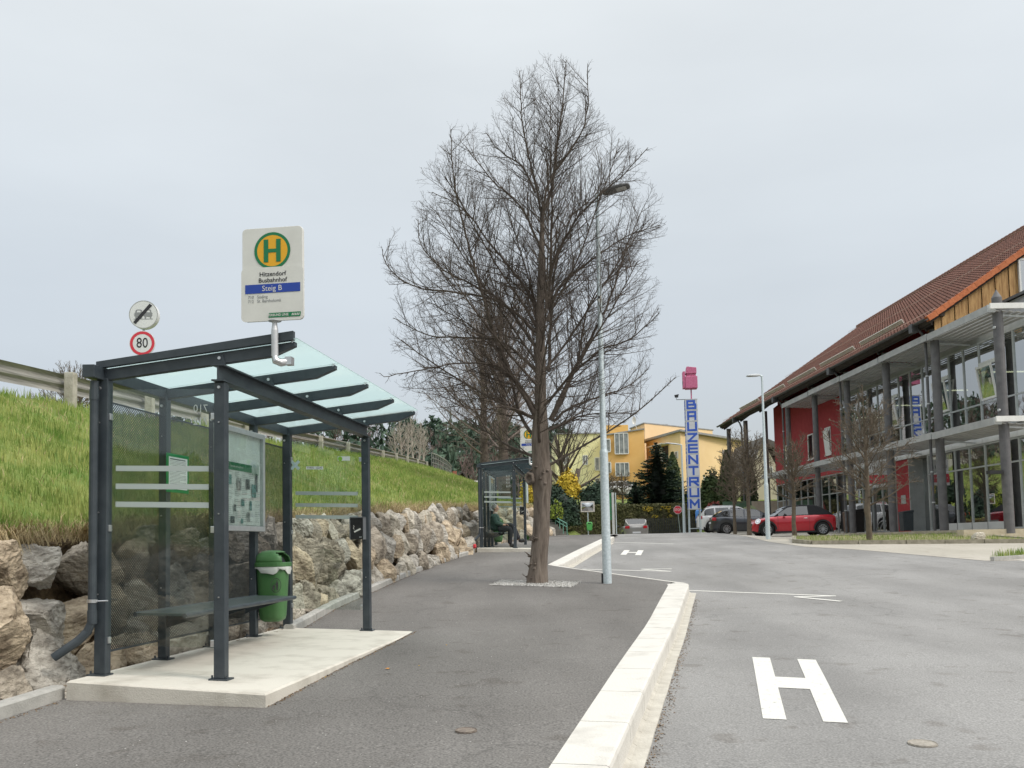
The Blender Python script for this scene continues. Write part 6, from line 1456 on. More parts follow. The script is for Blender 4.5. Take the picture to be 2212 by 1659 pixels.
# ================================================================== SIGN TOWER
TY = 55.0
tc0 = at(1501.5, 1151, TY); tw_ = .715; base = Vector((tc0.x, TY, T(tc0.x, TY)))
tower = thing('sign_tower', 'tall white advertising tower with vertical blue letters and a pink boxy sculpture on top', 'sign tower', base, -.10)
zt0 = at(1500, 1100.5, TY).z - base.z; zt1 = at(1500, 864, TY).z - base.z
panel = mat('tower_panel', (.55, .57, .60), (.60, .62, .64), 4, .45)
blue = mat('tower_blue', (.03, .10, .48), rough=.5)
mb = MB(); 
for x in (-.33, .33):
    for y in (-.33, .33): mb.box(x - .025, x + .025, y - .025, y + .025, -.2, zt1)
mb.box(-.33, .33, -.02, .02, .35, .39); part('frame', mb, galv, tower)
mb = MB(); mb.box(-.36, .36, -.36, .36, zt0, zt1); bp = part('panel_body', mb, panel, tower)
GL = {'B': [(0, 0, 0, 4), (0, 4, 3.4, 4), (0, 2, 4, 2), (0, 0, 4, 0), (4, 0, 4, 2), (3.4, 2, 3.4, 4)], 'A': [(.2, 0, .2, 4), (3.8, 0, 3.8, 4), (.2, 4, 3.8, 4), (.2, 1.7, 3.8, 1.7)], 'U': [(0, 0, 0, 4), (0, 0, 4, 0), (4, 0, 4, 4)],
      'Z': [(0, 4, 4, 4), (4, 4, 0, 0), (0, 0, 4, 0)], 'E': [(0, 0, 0, 4), (0, 4, 4, 4), (0, 2, 4, 2), (0, 0, 4, 0)], 'N': [(0, 0, 0, 4), (0, 4, 4, 0), (4, 0, 4, 4)], 'T': [(0, 4, 4, 4), (2, 0, 2, 4)],
      'R': [(0, 0, 0, 4), (0, 4, 4, 4), (4, 4, 4, 2), (0, 2, 4, 2), (1.8, 2, 4, 0)], 'M': [(0, 0, 0, 4), (0, 4, 2, 1.4), (2, 1.4, 4, 4), (4, 0, 4, 4)]}
def block(ch, O, rt, n):
    mb = MB(); s = .118; th = .12
    for i, (x0, y0, x1, y1) in enumerate(GL[ch]):
        a = O + rt * (x0 - 2) * s + Vector((0, 0, (y0 - 2) * s * .92)); b = O + rt * (x1 - 2) * s + Vector((0, 0, (y1 - 2) * s * .92)); d = (b - a).normalized() * th * .5
        mb.bar(a - d + n * .0006 * i, b + d + n * .0006 * i, .01, th, up=tuple(n.cross(b - a)))
    return mb
cell = (zt1 - zt0) / 10
for i, ch in enumerate('BAUZENTRUM'):
    z = zt1 - cell * (i + .5)
    part('letter', block(ch, Vector((0, -.364, z)), Vector((1, 0, 0)), Vector((0, -1, 0))), blue, tower)
    part('letter', block(ch, Vector((-.364, 0, z)), Vector((0, -1, 0)), Vector((-1, 0, 0))), blue, tower)
mb = MB()
for i in range(11): z = zt1 - cell * i; mb.box(-.368, .368, -.368, .368, z - .012, z + .012)
part('panel_joint', mb, alub, tower)
pink = mat('pink_paint', (.50, .11, .22), (.58, .17, .30), 9, .6, 0, .3, 20)
zc = zt1
mb = MB(); mb.tube([(0.05, 0, zc), (0.05, 0, zc + .75)], .04, 10); part('mast', mb, pink, tower)
mb = MB(); mb.box(-.30, .42, -.34, .34, zc + .68, zc + 1.42); p1 = part('sculpture', mb, pink, tower, bevel=.03)
mb = MB(); mb.box(-.22, .34, -.26, .26, zc + 1.42, zc + 1.58); part('sculpture_neck', mb, pink, p1)
mb = MB(); mb.prism([(-.26, -.32, zc + 1.58), (.38, -.32, zc + 1.58), (.38, -.32, zc + 1.94), (-.20, -.32, zc + 2.02)], (0, .64, 0)); part('sculpture_head', mb, pink, p1, bevel=.02)
mb = MB(); mb.box(-.44, -.305, -.30, .30, zc + .72, zc + 1.72); part('sculpture_flap', mb, pink, p1)
mb = MB(); mb.box(-.446, -.441, -.18, .08, zc + .92, zc + 1.16); part('painted_opening', mb, ink, p1)  # thin black plate painting the shade inside the square hole
mb = MB(); mb.tube([(0, 0, zc + .05), (-.85, 0, zc + .05), (-.85, 0, zc + .16)], .02, 6); arm = part('lamp_arm', mb, anth, tower)
mb = MB(); mb.hexa([(-.93, -.1, zc + .16), (-.75, -.1, zc + .16), (-.75, .1, zc + .2), (-.93, .1, zc + .2), (-.98, -.08, zc + .33), (-.70, -.08, zc + .38), (-.72, .1, zc + .32), (-.95, .1, zc + .28)]); part('floodlight', mb, blackp, arm)

# ================================================================== CARS (local: x = forward, origin on the ground)
rubber = mat('tyre_rubber', (.014, .014, .014), rough=.8)
alloy = mat('alloy_rim', (.42, .43, .44), rough=.3, metal=.8)
cladm = mat('black_cladding', (.018, .018, .019), rough=.65)
plate = mat('number_plate', (.62, .63, .64), rough=.5)
redlamp = mat('red_tail_lamp', (.45, .012, .02), rough=.15)
headlamp = mat('headlamp_lens', (.55, .58, .60), rough=.1, metal=.3)
chrome = mat('chrome', (.7, .7, .7), rough=.15, metal=.9)
def paintm(n, c, metal=.25): return mat(n, c, rough=.28, metal=metal, coat=.8)
def make_car(name, label, loc, rz, S, L_, W, top, roof, wx, wr, paint, roofm, wins, screens, lamps, sc_=1.0, clad=False, grp=None):
    root = thing('parked_car' if name is None else name, label, 'car', loc, rz, grp); root.scale = (sc_,) * 3
    hl = L_ / 2; n = 64
    xs = sorted(set([round(hl * math.sin(math.pi / 2 * (-1 + 2 * i / n)) if False else hl * (1 - (1 - abs(-1 + 2 * i / n)) ** 1.0) * (1 if i > n / 2 else -1), 4) for i in range(n + 1)] + [round(hl * s * k, 4) for s in (-1, 1) for k in (.999, .995, .985, .97)]))
    sill = .20; zt = lambda x: interp(top, x); zr = lambda x: interp(roof, x)
    def plan(x): t = min(1, abs(x) / hl); return max(.0, (1 - t ** 7)) ** .38 * (1 - .03 * t * t)
    def zb(x):
        z = sill + (.10 * max(0, (abs(x) / hl - .86) / .14))
        for w_ in wx:
            d = abs(x - w_); ra = wr + .055
            if d < ra: z = max(z, wr + math.sqrt(ra * ra - d * d) * .98)
        return min(z, zt(x) - .08)
    body = MB(); P = []
    for x in xs:
        w_ = W / 2 * plan(x); b = zb(x); t = zt(x); h = t - b; zz = lambda z: max(b, min(t, z))
        sec = [(w_ * .93, b), (w_ * .965, zz(b + h * .2)), (w_ * .995, zz(b + h * .45)), (w_ * 1.0, b + h * .62), (w_ * .985, b + h * .8), (w_ * .955, t - .035), (w_ * .90, t - .006), (w_ * .5, t + .014), (0, t + .02)]
        row = [(x, y, z) for y, z in sec] + [(x, -y, z) for y, z in reversed(sec[:-1])]; P.append(row)
    body.grid(P); bo = part('body', body, paint, root, True)
    # underside and wheel wells
    mb = MB(); mb.box(-hl * .86, hl * .82, -W * .42, W * .42, .17, sill + .16); 
    for w_ in wx: mb.box(w_ - wr - .05, w_ + wr + .05, -W * .42, W * .42, .17, wr * 2 + .05)
    part('underbody', mb, anth2, root)
    # greenhouse
    xg0, xg1 = roof[0][0], roof[-1][0]
    bps = sorted(set([xg0, xg1] + [v for r_ in wins for v in r_] + [v for r_ in screens for v in r_] + [lerp(xg0, xg1, i / 22) for i in range(23)]))
    rows = []
    for x in bps:
        t = zt(x) - .012; r_ = max(zr(x), t + .012); f = (r_ - t) / max(.001, max(z for _, z in roof) - t); wb = W / 2 * .915 * plan(x); wrf = W / 2 * lerp(.90, .70, f)
        wrf = min(wrf, wb)
        lo_ = (lerp(wb, wrf, .05), lerp(t, r_, .06)); hi_ = (lerp(wb, wrf, .86), lerp(t, r_, .86))
        sec = [(wb, t), lo_, hi_, (wrf, r_ - .02 * f), (wrf * .90, r_), (0, r_ + .02 * f)]
        rows.append([(x, y, z) for y, z in sec] + [(x, -y, z) for y, z in reversed(sec[:-1])])
    nb_ = len(rows[0]); solidm = MB(); sg_, fg_ = MB(), MB()
    for i in range(len(rows) - 1):
        xm = (bps[i] + bps[i + 1]) / 2; isw = any(a <= xm <= b for a, b in wins); iss = any(a <= xm <= b for a, b in screens)
        for j in range(nb_ - 1):
            q = [rows[i][j], rows[i][j + 1], rows[i + 1][j + 1], rows[i + 1][j]]
            if j in (1, nb_ - 3) and isw: sg_.poly(q)
            elif j in (4, 5) and iss: fg_.poly(q)
            else: solidm.poly(q)
    gh = part('roof', solidm, roofm, root)
    for nm, src, cond in (('side_window', sg_, lambda c: c[1] > 0), ('side_window', sg_, lambda c: c[1] <= 0), ('windscreen', fg_, lambda c: c[0] > 0), ('rear_window', fg_, lambda c: c[0] <= 0)):
        m2 = MB(); m2.v = src.v; m2.f = [f for f in src.f if cond([sum(src.v[i][k] for i in f) / 4 for k in (0, 1)])]
        if m2.f: used = sorted(set(i for f in m2.f for i in f)); rm = {i: k for k, i in enumerate(used)}; m3 = MB(); m3.v = [src.v[i] for i in used]; m3.f = [tuple(rm[i] for i in f) for f in m2.f]; part(nm, m3, carglass, root)
    mb = MB(); mb.box(xg0 + .6, xg1 - .75, -W * .36, W * .36, .5, zt(0) - .06); 
    for x in (xg0 + .75, xg0 + 1.55):
        for y in (-.36, .36): mb.box(x, x + .14, y - .22, y + .22, .6, zt(0) + .22); mb.box(x, x + .10, y - .12, y + .12, zt(0) + .22, zt(0) + .38)
    part('seats', mb, blackp, root)
    # wheels
    for x in wx:
        for sy in (-1, 1):
            w0 = thing_w(root, x, sy, W, wr, S.get('spokes', 10))
    if clad:
        for x in wx:
            for sy in (-1, 1):
                P = []
                for k in range(17):
                    a = math.pi * k / 16; c, s = math.cos(a), math.sin(a); P.append([(x + c * (wr + .045), sy * W * .485, max(.2, wr + s * (wr + .045))), (x + c * (wr + .05), sy * W * .507, max(.2, wr + s * (wr + .05))), (x + c * (wr + .115), sy * W * .504, max(.2, wr + s * (wr + .115)))])
                part('arch_trim', MB().grid(P), cladm, root)
        mb = MB(); mb.box(wx[0] + wr, wx[1] - wr, -W * .495, W * .495, .16, .235); part('sill_trim', mb, cladm, root)
    # lamps, plates, grille, mirrors, handles, door seams
    for sy in (-1, 1):
        x, z, r_ = lamps['head']; c = Vector((x, sy * W * .425, z)); nn = Vector((.62, sy * .62, .48)).normalized()
        if lamps.get('round'):
            mb = MB(); mb.disc(c, nn, r_, 24); h_ = part('headlight', mb, headlamp, root); mb = MB().ring(c + nn * .003, nn, r_ * .95, r_ * 1.15, 24); part('headlight_ring', mb, chrome, h_)
            mb = MB().disc(c + nn * .004, nn, r_ * .42, 16); part('bulb', mb, chrome, h_)
        else:
            mb = MB(); mb.hexa([(x - .25, sy * W * .46, z - .05), (x + .03, sy * W * .36, z - .06), (x + .03, sy * W * .25, z - .05), (x - .2, sy * W * .25, z - .05), (x - .30, sy * W * .45, z + .06), (x - .06, sy * W * .36, z + .05), (x - .06, sy * W * .27, z + .05), (x - .2, sy * W * .27, z + .06)]); part('headlight', mb, headlamp, root)
        x, z, w_, h2 = lamps['tail']
        mb = MB(); P = []
        for k in range(7):
            f = k / 6; y = lerp(W / 2 * plan(-hl + .24), W / 2 * .97 - w_, f); q7 = 1 - min(.9999, (y / (W / 2 * .97))) ** (1 / .38); xx = -hl * max(.0, q7) ** (1 / 7)
            nx_ = -.35 - .65 * f; ny_ = 1 - f
            P.append([(xx + nx_ * .012, sy * (y * .985 + ny_ * .012), z - h2 / 2), (xx + nx_ * .022, sy * (y + ny_ * .022), z), (xx + nx_ * .010, sy * (y * .975 + ny_ * .012), z + h2 / 2)])
        mb.grid(P); part('tail_light', mb, redlamp, root)
        mx_, mz = lamps['mirror']; mb = MB(); V, Fc = rock(9, .07, .11, .075, 2, 3); mb.v = [(mx_ + v.x, sy * (W * .5 + .10) + v.y, mz + v.z) for v in V]; mb.f = Fc; mb.bar((mx_ + .03, sy * W * .45, mz - .04), (mx_, sy * (W * .5 + .05), mz - .02), .04, .03); part('wing_mirror', mb, cladm, root, True)
        for hx, hz_ in lamps.get('handles', ()): mb = MB(); mb.tube([(hx - .09, sy * W * .496, hz_), (hx - .05, sy * W * .508, hz_ + .004), (hx + .05, sy * W * .508, hz_ + .004), (hx + .09, sy * W * .496, hz_)], .012, 6); part('door_handle', mb, chrome if lamps.get('chrome') else paint, root)
        for sx in lamps.get('seams', ()):
            mb = MB(); P = []
            for k in range(9): z = lerp(.27, zt(sx) - .03, k / 8); h = zt(sx) - sill; f = (z - sill) / h; y = W / 2 * plan(sx) * interp([(0, .93), (.2, .965), (.45, .995), (.62, 1.0), (.8, .985), (.95, .957)], f) + .0022; P.append([(sx - .005, sy * y, z), (sx + .005, sy * y, z)])
            part('door_seam', MB().grid(P), anth2, bo)
    mb = MB(); mb.box(hl - .005, hl + .012, -.26, .26, lamps['plate_f'], lamps['plate_f'] + .11); part('number_plate', mb, plate, root)
    mb = MB(); mb.box(-hl - .012, -hl + .03, -.26, .26, lamps['plate_r'], lamps['plate_r'] + .11); part('number_plate', mb, plate, root)
    z0, z1, gw_ = lamps['grille']; mb = MB(); P = []
    for k in range(9): y = lerp(-gw_, gw_, k / 8); P.append([(hl * .992 - .09 * (y / gw_) ** 2 * gw_ + .012, y, z0), (hl * .985 - .09 * (y / gw_) ** 2 * gw_ + .008, y, z1)])
    g = part('grille', MB().grid(P), blackp, root); mb = MB(); mb.tube([Vector(p[1]) + Vector((.012, 0, 0)) for p in P], .014, 6); part('grille_trim', mb, chrome, g)
    mb = MB(); P = []
    for k in range(13): y = lerp(-W * .42, W * .42, k / 12); P.append([(-hl * .97 - .05 + .20 * abs(y / W * 2) ** 4, y, .24), (-hl - .012 + .16 * abs(y / W * 2) ** 4, y, .33)])
    part('rear_bumper_trim', MB().grid(P), cladm, root)
    return root
def thing_w(root, x, sy, W, r, spokes):
    y1 = sy * W * .495; y0 = sy * (W * .495 - .20)
    n = 28; prof = [(r * .66, 0), (r * .90, .0), (r * .985, .03), (r, .06), (r, .15), (r * .97, .19), (r * .66, .2)]
    P = [[(x + rr * math.cos(a), y1 - sy * d, r + rr * math.sin(a)) for a in [2 * math.pi * k / n for k in range(n + 1)]] for rr, d in prof]
    w_ = part('wheel', MB().grid(P), rubber, root, True)
    mb = MB(); c = Vector((x, y1 - sy * .03, r)); nv = Vector((0, sy, 0)); mb.ring(c, nv, r * .58, r * .67, n)
    for k in range(spokes):
        a = 2 * math.pi * k / spokes; d = Vector((math.cos(a), 0, math.sin(a))); mb.bar(c + d * r * .10 - nv * .01, c + d * r * .60, .012, r * .085, up=tuple(nv.cross(d)), h2=r * .11)
    mb.disc(c + nv * .004, nv, r * .15, 14); part('rim', mb, alloy, w_)
    mb = MB(); mb.disc(Vector((x, y1 - sy * .09, r)), nv, r * .62, 20); part('brake_disc', mb, mat('dark_hub', (.03, .03, .032), rough=.6), w_)
    return w_
# red convertible, nose to the left
p = at(1711, 1158, 41.0); red = paintm('red_car_paint', (.50, .014, .03))
soft = mat('black_soft_top', (.012, .012, .014), (.022, .022, .025), 40, .95)
top_ = [(-1.93, .52), (-1.90, .80), (-1.82, .90), (-1.55, .955), (-.9, .955), (.55, .925), (.80, .915), (1.25, .86), (1.62, .78), (1.80, .68), (1.90, .52), (1.93, .42)]
roof_ = [(-1.68, .95), (-1.42, 1.14), (-1.12, 1.32), (-.85, 1.395), (-.3, 1.41), (.2, 1.385), (.34, 1.35), (.95, .92)]
make_car(None, 'red convertible with black soft roof parked side-on, its nose to the left', (p.x, 41.0, T(p.x, 41.0)), math.pi - .04, {'spokes': 10}, 3.88, 1.73, top_, roof_, (-1.17, 1.29), .305, red, soft, [(-.55, .02), (.05, .78)], [(.36, .93)], dict(head=(1.69, .70, .118), round=True, tail=(-1.9, .72, .18, .17), mirror=(.52, .97), handles=[(-.42, .80)], chrome=True, seams=(.82, -.58), plate_f=.42, plate_r=.45, grille=(.34, .60, .42)), .98, True)
# dark grey hatchback, nose to the right
p = at(1604, 1154.5, 50); grey = paintm('graphite_car_paint', (.055, .06, .07), .6)
top2 = [(-2.16, .55), (-2.13, .86), (-2.05, .97), (-1.7, 1.0), (-.5, .96), (.9, .93), (1.2, .92), (1.75, .83), (2.0, .70), (2.12, .55), (2.16, .45)]
roof2 = [(-2.02, .98), (-1.78, 1.20), (-1.50, 1.36), (-1.0, 1.415), (-.2, 1.43), (.25, 1.39), (.45, 1.33), (1.15, .94)]
make_car(None, 'dark grey hatchback with red tail lights, between the white car and the red convertible', (p.x + .35, 50, T(p.x, 50)), -.05, {'spokes': 10}, 4.32, 1.77, top2, roof2, (-1.38, 1.31), .315, grey, grey, [(-1.62, -1.22), (-1.16, -.42), (-.32, .50)], [(.48, 1.12), (-1.98, -1.56)], dict(head=(2.0, .68, .1), tail=(-2.1, .88, .38, .17), mirror=(.62, 1.02), handles=[(-1.0, .86), (-.1, .83)], seams=(-.38, .72, -1.2), plate_f=.4, plate_r=.62, grille=(.42, .66, .40)), .97)
# white estate / suv behind
p = at(1556, 1150, 57); whp = paintm('white_car_paint', (.82, .82, .82), .0)
top3 = [(-2.18, .6), (-2.15, .92), (-2.08, 1.02), (-1.7, 1.05), (0, 1.02), (.9, 1.0), (1.3, .99), (1.8, .90), (2.04, .76), (2.14, .6), (2.18, .5)]
roof3 = [(-2.08, 1.03), (-1.90, 1.30), (-1.66, 1.52), (-1.2, 1.60), (-.2, 1.62), (.3, 1.58), (.5, 1.52), (1.2, 1.02)]
suv = make_car(None, 'white high roofed car with roof rails, leftmost of the parked row', (p.x + .75, 57, T(p.x, 57) + .02), -.05, {'spokes': 7}, 4.36, 1.82, top3, roof3, (-1.34, 1.30), .34, whp, whp, [(-1.80, -1.20), (-1.12, -.32), (-.22, .55)], [(.55, 1.17), (-2.05, -1.7)], dict(head=(2.0, .74, .1), tail=(-2.12, .94, .36, .20), mirror=(.68, 1.1), handles=[(-.95, .95), (-.05, .93)], seams=(-.28, .8, -1.15), plate_f=.45, plate_r=.78, grille=(.45, .7, .4)), 1.0, True)
for sy in (-1, 1): mb = MB().tube([(-1.5, sy * .60, 1.56), (-1.4, sy * .60, 1.64), (.1, sy * .60, 1.65), (.25, sy * .60, 1.58)], .02, 6); part('roof_rail', mb, alloy, suv)
# grey hatchback seen from behind on the road
p = at(1369, 1155, 61); gm = paintm('grey_beige_car_paint', (.27, .26, .245), .3)
golf = make_car('driving_car', 'grey hatchback seen from behind on the dipping road in front of the hedge', (p.x, 61, T(p.x, 61)), math.pi / 2 - .04, {'spokes': 8}, 4.25, 1.79, top2, [(-2.06, .98), (-1.90, 1.22), (-1.62, 1.42), (-1.0, 1.47), (-.2, 1.475), (.25, 1.42), (.45, 1.35), (1.15, .94)], (-1.33, 1.30), .315, gm, gm, [(-1.6, -1.22), (-1.12, -.42), (-.32, .5)], [(.48, 1.12), (-1.98, -1.52)], dict(head=(2.0, .68, .1), tail=(-2.1, .90, .42, .17), mirror=(.62, 1.0), seams=(-.38, .72), plate_f=.4, plate_r=.50, grille=(.42, .66, .40)), 1.0)
o = copy_tree(suv); p = at(1350, 1072, 84); o.location = p; o.rotation_euler = (0, 0, .15); o.scale = (.85,) * 3; o['label'] = 'white car up on the terrace in front of the orange house, half hidden by twigs'

# ================================================================== HEDGE, FENCE, STAIRS, STREET FURNITURE
def box_samp(x0, x1, y0, y1, z0, z1, fz=None):
    def s(rnd):
        k = rnd.random()
        x = rnd.uniform(x0, x1); z = z0 + (z1 - z0) * rnd.random() ** .7
        if k < .68: p = Vector((x, y0 + rnd.uniform(-.06, .12) + .08 * noise.noise(Vector((x, z, 0)) * 1.3), z)); n = Vector((0, -1, .2))
        elif k < .9: p = Vector((x, rnd.uniform(y0, y1), z1 + rnd.uniform(-.1, .07) + .06 * noise.noise(Vector((x * .8, 0, 3))))); n = Vector((0, 0, 1))
        else: p = Vector((rnd.choice([x0, x1]) + rnd.uniform(-.1, .1), rnd.uniform(y0, y1), z)); n = Vector((1, 0, 0))
        return p, n
    return s
hx0 = at(1190, 1150, 66).x; hx1 = at(1507, 1150, 66).x; hz1 = at(1400, 1090, 66).z
hg = thing('hedge', 'long clipped brown green hedge with yellow blossoms at its right part, behind the dipping road', 'hedge', ((hx0 + hx1) / 2, 66.6, .95))
mb = MB(); leaves(mb, 15000, box_samp(hx0, hx1, 66, 67.2, .8, hz1), .075, random.Random(1)); part('foliage', mb, hedgem, hg, False, True)
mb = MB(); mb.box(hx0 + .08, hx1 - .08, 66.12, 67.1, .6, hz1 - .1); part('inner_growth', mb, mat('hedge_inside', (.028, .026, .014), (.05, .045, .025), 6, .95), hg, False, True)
mb = MB(); rnd = random.Random(2)
for i in range(260): x = rnd.uniform(hx0, hx1); z1_ = rnd.uniform(1.5, hz1 - .2); mb.tube([(x, 66.0 + rnd.uniform(-.04, .05), .8), (x + rnd.uniform(-.15, .15), 65.97, z1_)], [.018, .006], 4, False)
part('stems', mb, twig2, hg, False, True)
fx0, fx1 = at(1396, 1100, 65.9).x, at(1450, 1100, 65.9).x
def bsamp(r_):
    x = r_.uniform(fx0 - .3, fx1 + .3); z = at(1400, r_.uniform(1094, 1118), 65.9).z
    if noise.noise(Vector((x * 1.7, z * 2.3, 1))) < .05: return None
    return Vector((x, 65.92 + r_.uniform(-.06, .04), z)), Vector((0, -1, 0))
mb = MB(); leaves(mb, 900, bsamp, .028, rnd)
part('blossom', mb, yelm, hg, False, True)
fn_ = thing('garden_fence', 'low dark paling fence along the foot of the hedge', 'fence', (11.3, 65.6, 1.2)); mb = MB(); x = at(1383, 1100, 65.6).x
while x < at(1503, 1100, 65.6).x: mb.box(x, x + .07, 65.58, 65.6, .9, at(1450, 1119, 65.6).z + rnd.uniform(-.02, .02)); x += .13
part('palings', mb, mat('dark_palings', (.035, .038, .035), (.07, .07, .06), 6, .9), fn_, False, True)
mb = MB(); mb.box(at(1383, 1100, 65.6).x, at(1503, 1100, 65.6).x, 65.601, 65.64, 1.6, 1.68); part('fence_rail', mb, MATS['dark_palings'], fn_, False, True)
# ground behind the hedge
gY = [(58, .95), (61, 1.0), (67.2, 1.1), (68, 2.6), (72, 3.5), (82, 4.7), (90, 4.8), (118, 5.2)]
struct('garden', MB().grid([[(x, y, z + (.9 * sm((y - 58) / 4) if x < 4.6 and y < 67 else 0)) for x in frange(0.5, 30, .9)] for y, z in gY]), turf, True)
# stairs and handrail
st = thing('stairs', 'concrete garden steps going up to the left of the hedge', 'stairs', (3.1, 59, 1.3)); mb = MB()
for k in range(8): x = 3.75 - k * .16; y = 58.2 + k * .3; z = 1.35 + k * .155; mb.box(x - 1.3, x, y, y + .42, z - .5, z)
part('steps', mb, mat('grey_steps', (.17, .16, .14), (.24, .23, .20), 4, .9), st, False, True)
hr = thing('handrail', 'mint green tubular handrail of the garden steps', 'handrail', (3.5, 59, 1.3)); hm = mat('mint_paint', (.14, .32, .25), (.18, .38, .30), 5, .5)
RP2 = [at(1191, 1109.5, 60.5), at(1208.7, 1122.3, 59.3), at(1224.5, 1131, 58)]
mb = MB().tube(RP2, .035, 8); part('rail', mb, hm, hr, False, True); mb = MB().tube([p - Vector((0, 0, .22)) for p in RP2], .028, 8); part('rail', mb, hm, hr, False, True)
for p in (RP2[0], RP2[0].lerp(RP2[1], .5), RP2[1], RP2[1].lerp(RP2[2], .5), RP2[2]): mb = MB().tube([p, p - Vector((0, 0, 1.0))], .03, 8); part('rail_post', mb, hm, hr, False, True)
# mirror with bin
pm = at(1271, 1150, 58); tm = thing('traffic_mirror', 'square convex traffic mirror with pale frame on a thin pole before the hedge', 'traffic mirror', (pm.x, 58, T(pm.x, 58)))
a_, b_ = at(1254.5, 1106.5, 58), at(1284, 1083, 58)
mb = MB().tube([(pm.x, 58.06, T(pm.x, 58)), (pm.x, 58.06, b_.z)], .035, 10); part('pole', mb, galv, tm, False, True)
mb = MB(); mb.box(a_.x, b_.x, 57.98, 58.03, a_.z, b_.z); part('mirror_frame', mb, mat('mirror_frame', (.62, .58, .52), rough=.5), tm, False, True, bevel=.02)
P = []
for i in range(9):
    row = []
    for j in range(9): u, v = i / 8, j / 8; row.append((lerp(a_.x + .08, b_.x - .08, u), 57.975 - .07 * math.sin(math.pi * u) * math.sin(math.pi * v), lerp(a_.z + .08, b_.z - .08, v)))
    P.append(row)
part('mirror_glass', MB().grid(P), mat('mirror', (.55, .56, .56), rough=.03, metal=1), tm, True, True)
pb = at(1273.5, 1145.7, 57.8); lb_ = thing('litter_bin', 'small bright green litter bin on the traffic mirror pole', 'litter bin', pb)
mb = MB(); mb.hexa([(-.15, -.12, 0), (.15, -.12, 0), (.15, .12, 0), (-.15, .12, 0), (-.19, -.15, .42), (.19, -.15, .42), (.19, .15, .42), (-.19, .15, .42)]); part('bin_body', mb, lgreen, lb_, bevel=.02)
mb = MB(); mb.hexa([(-.20, -.16, .422), (.20, -.16, .422), (.20, .16, .422), (-.20, .16, .422), (-.14, -.1, .53), (.14, -.1, .53), (.14, .14, .53), (-.14, .14, .53)]); part('lid', mb, lgreen, lb_, bevel=.02)
mb = MB(); mb.box(-.11, .11, -.165, -.158, .43, .48); part('opening', mb, blackp, lb_)
# stop sign
ps = at(1464, 1101.4, 60); ss_ = thing('stop_sign', 'red octagonal STOP sign on a thin leaning post', 'traffic sign', (at(1469.5, 1149, 60).x, 60, T(at(1469.5, 1149, 60).x, 60)))
mb = MB().tube([ss_.location, (ps.x, 60.03, ps.z)], .03, 8); part('post', mb, mat('green_grey_post', (.22, .27, .24), rough=.5), ss_, False, True)
def octo(r_, y): return [(ps.x + r_ * math.cos(R(22.5 + 45 * k)), y, ps.z + r_ * math.sin(R(22.5 + 45 * k))) for k in range(8)]
mb = MB().prism(octo(.29, 59.985), (0, .02, 0)); pl_ = part('sign_plate', mb, signw, ss_, False, True); part('red_face', MB().poly(octo(.262, 59.98)), signr, pl_, False, True)
part('lettering', text_mb('STOP', .22, (ps.x, 59.975, ps.z), (1, 0, 0), (0, 0, 1), sx=.82, bold=.02), signw, pl_, False, True)
# information board
pi_ = at(1322, 1152, 50); ib = thing('information_board', 'tall green slatted direction board on a pale post just right of the near lamp post', 'board', (pi_.x, 50, T(pi_.x, 50)))
zt_ = at(1322, 1064, 50).z; mb = MB(); mb.box(pi_.x + .03, pi_.x + .16, 49.95, 50.08, T(pi_.x, 50), zt_); part('post', mb, mat('pale_post', (.48, .49, .47), (.55, .56, .54), 5, .6), ib, False, True); mb = MB(); mb.tube([(pi_.x + .27, 50.2, T(pi_.x, 50)), (pi_.x + .27, 50.2, zt_)], .03, 8); part('post', mb, galv, ib, False, True)
mb = MB(); 
for k in range(8): z1_ = zt_ - .04 - k * .185; mb.box(pi_.x - .22, pi_.x + .025, 49.98, 50.03, z1_ - .165, z1_)
part('slats', mb, mat('board_green', (.02, .16, .07), (.05, .22, .09), 9, .6), ib, False, True)
# blue tub, billboard
pt = at(1511, 1118, 59); mb = MB().lathe([(.0, 0), (.24, 0), (.26, .3), (.26, .75), (.20, .85), (0, .86)], 16); mb.v = [(x + pt.x, y + 59, z + pt.z - .35) for x, y, z in mb.v]; solid('barrel', mb, mat('blue_plastic', (.06, .22, .55), rough=.5), 'blue plastic barrel under the sign tower', 'barrel', True)
bb0, bb1 = at(1561, 1083.5, 62), at(1693, 1083.5, 62); bb = thing('billboard', 'long printed banner board in green and beige behind the parked cars', 'banner', ((bb0.x + bb1.x) / 2, 62, 1.45))
z0b, z1b = 1.55, bb0.z
mb = MB(); mb.box(bb0.x, bb1.x, 62, 62.05, z0b, z1b); part('board', mb, mat('banner_green', (.045, .10, .06), (.12, .20, .12), 1.5, .6), bb, False, True)
for x in (bb0.x + .1, (bb0.x + bb1.x) / 2, bb1.x - .1): mb = MB(); mb.box(x, x + .08, 62.06, 62.14, 1.3, z1b); part('post', mb, galv, bb, False, True)
w_ = bb1.x - bb0.x
mb = MB().poly([(bb0.x + w_ * .50, 61.995, z0b), (bb0.x + w_ * .47, 61.995, z1b - .02), (bb0.x + w_ * .93, 61.995, z1b - .02), (bb0.x + w_ * .99, 61.995, z1b - .5), (bb0.x + w_ * .9, 61.995, z0b)]); part('beige_print', mb, mat('banner_beige', (.38, .32, .24), (.48, .42, .34), 2, .6), bb, False, True)
mb = MB(); rnd = random.Random(3)
for i in range(70): a, r_ = rnd.uniform(0, 6.28), rnd.random() ** .5 * .75; mb.disc((bb0.x + w_ * .44 + math.cos(a) * r_, 61.99 - i * .0001, z0b + 1.0 + math.sin(a) * r_ * .75), (0, -1, 0), rnd.uniform(.05, .13), 8)
part('flower_print', mb, mat('banner_flower', (.30, .40, .18), (.50, .55, .34), 3, .6), bb, False, True)

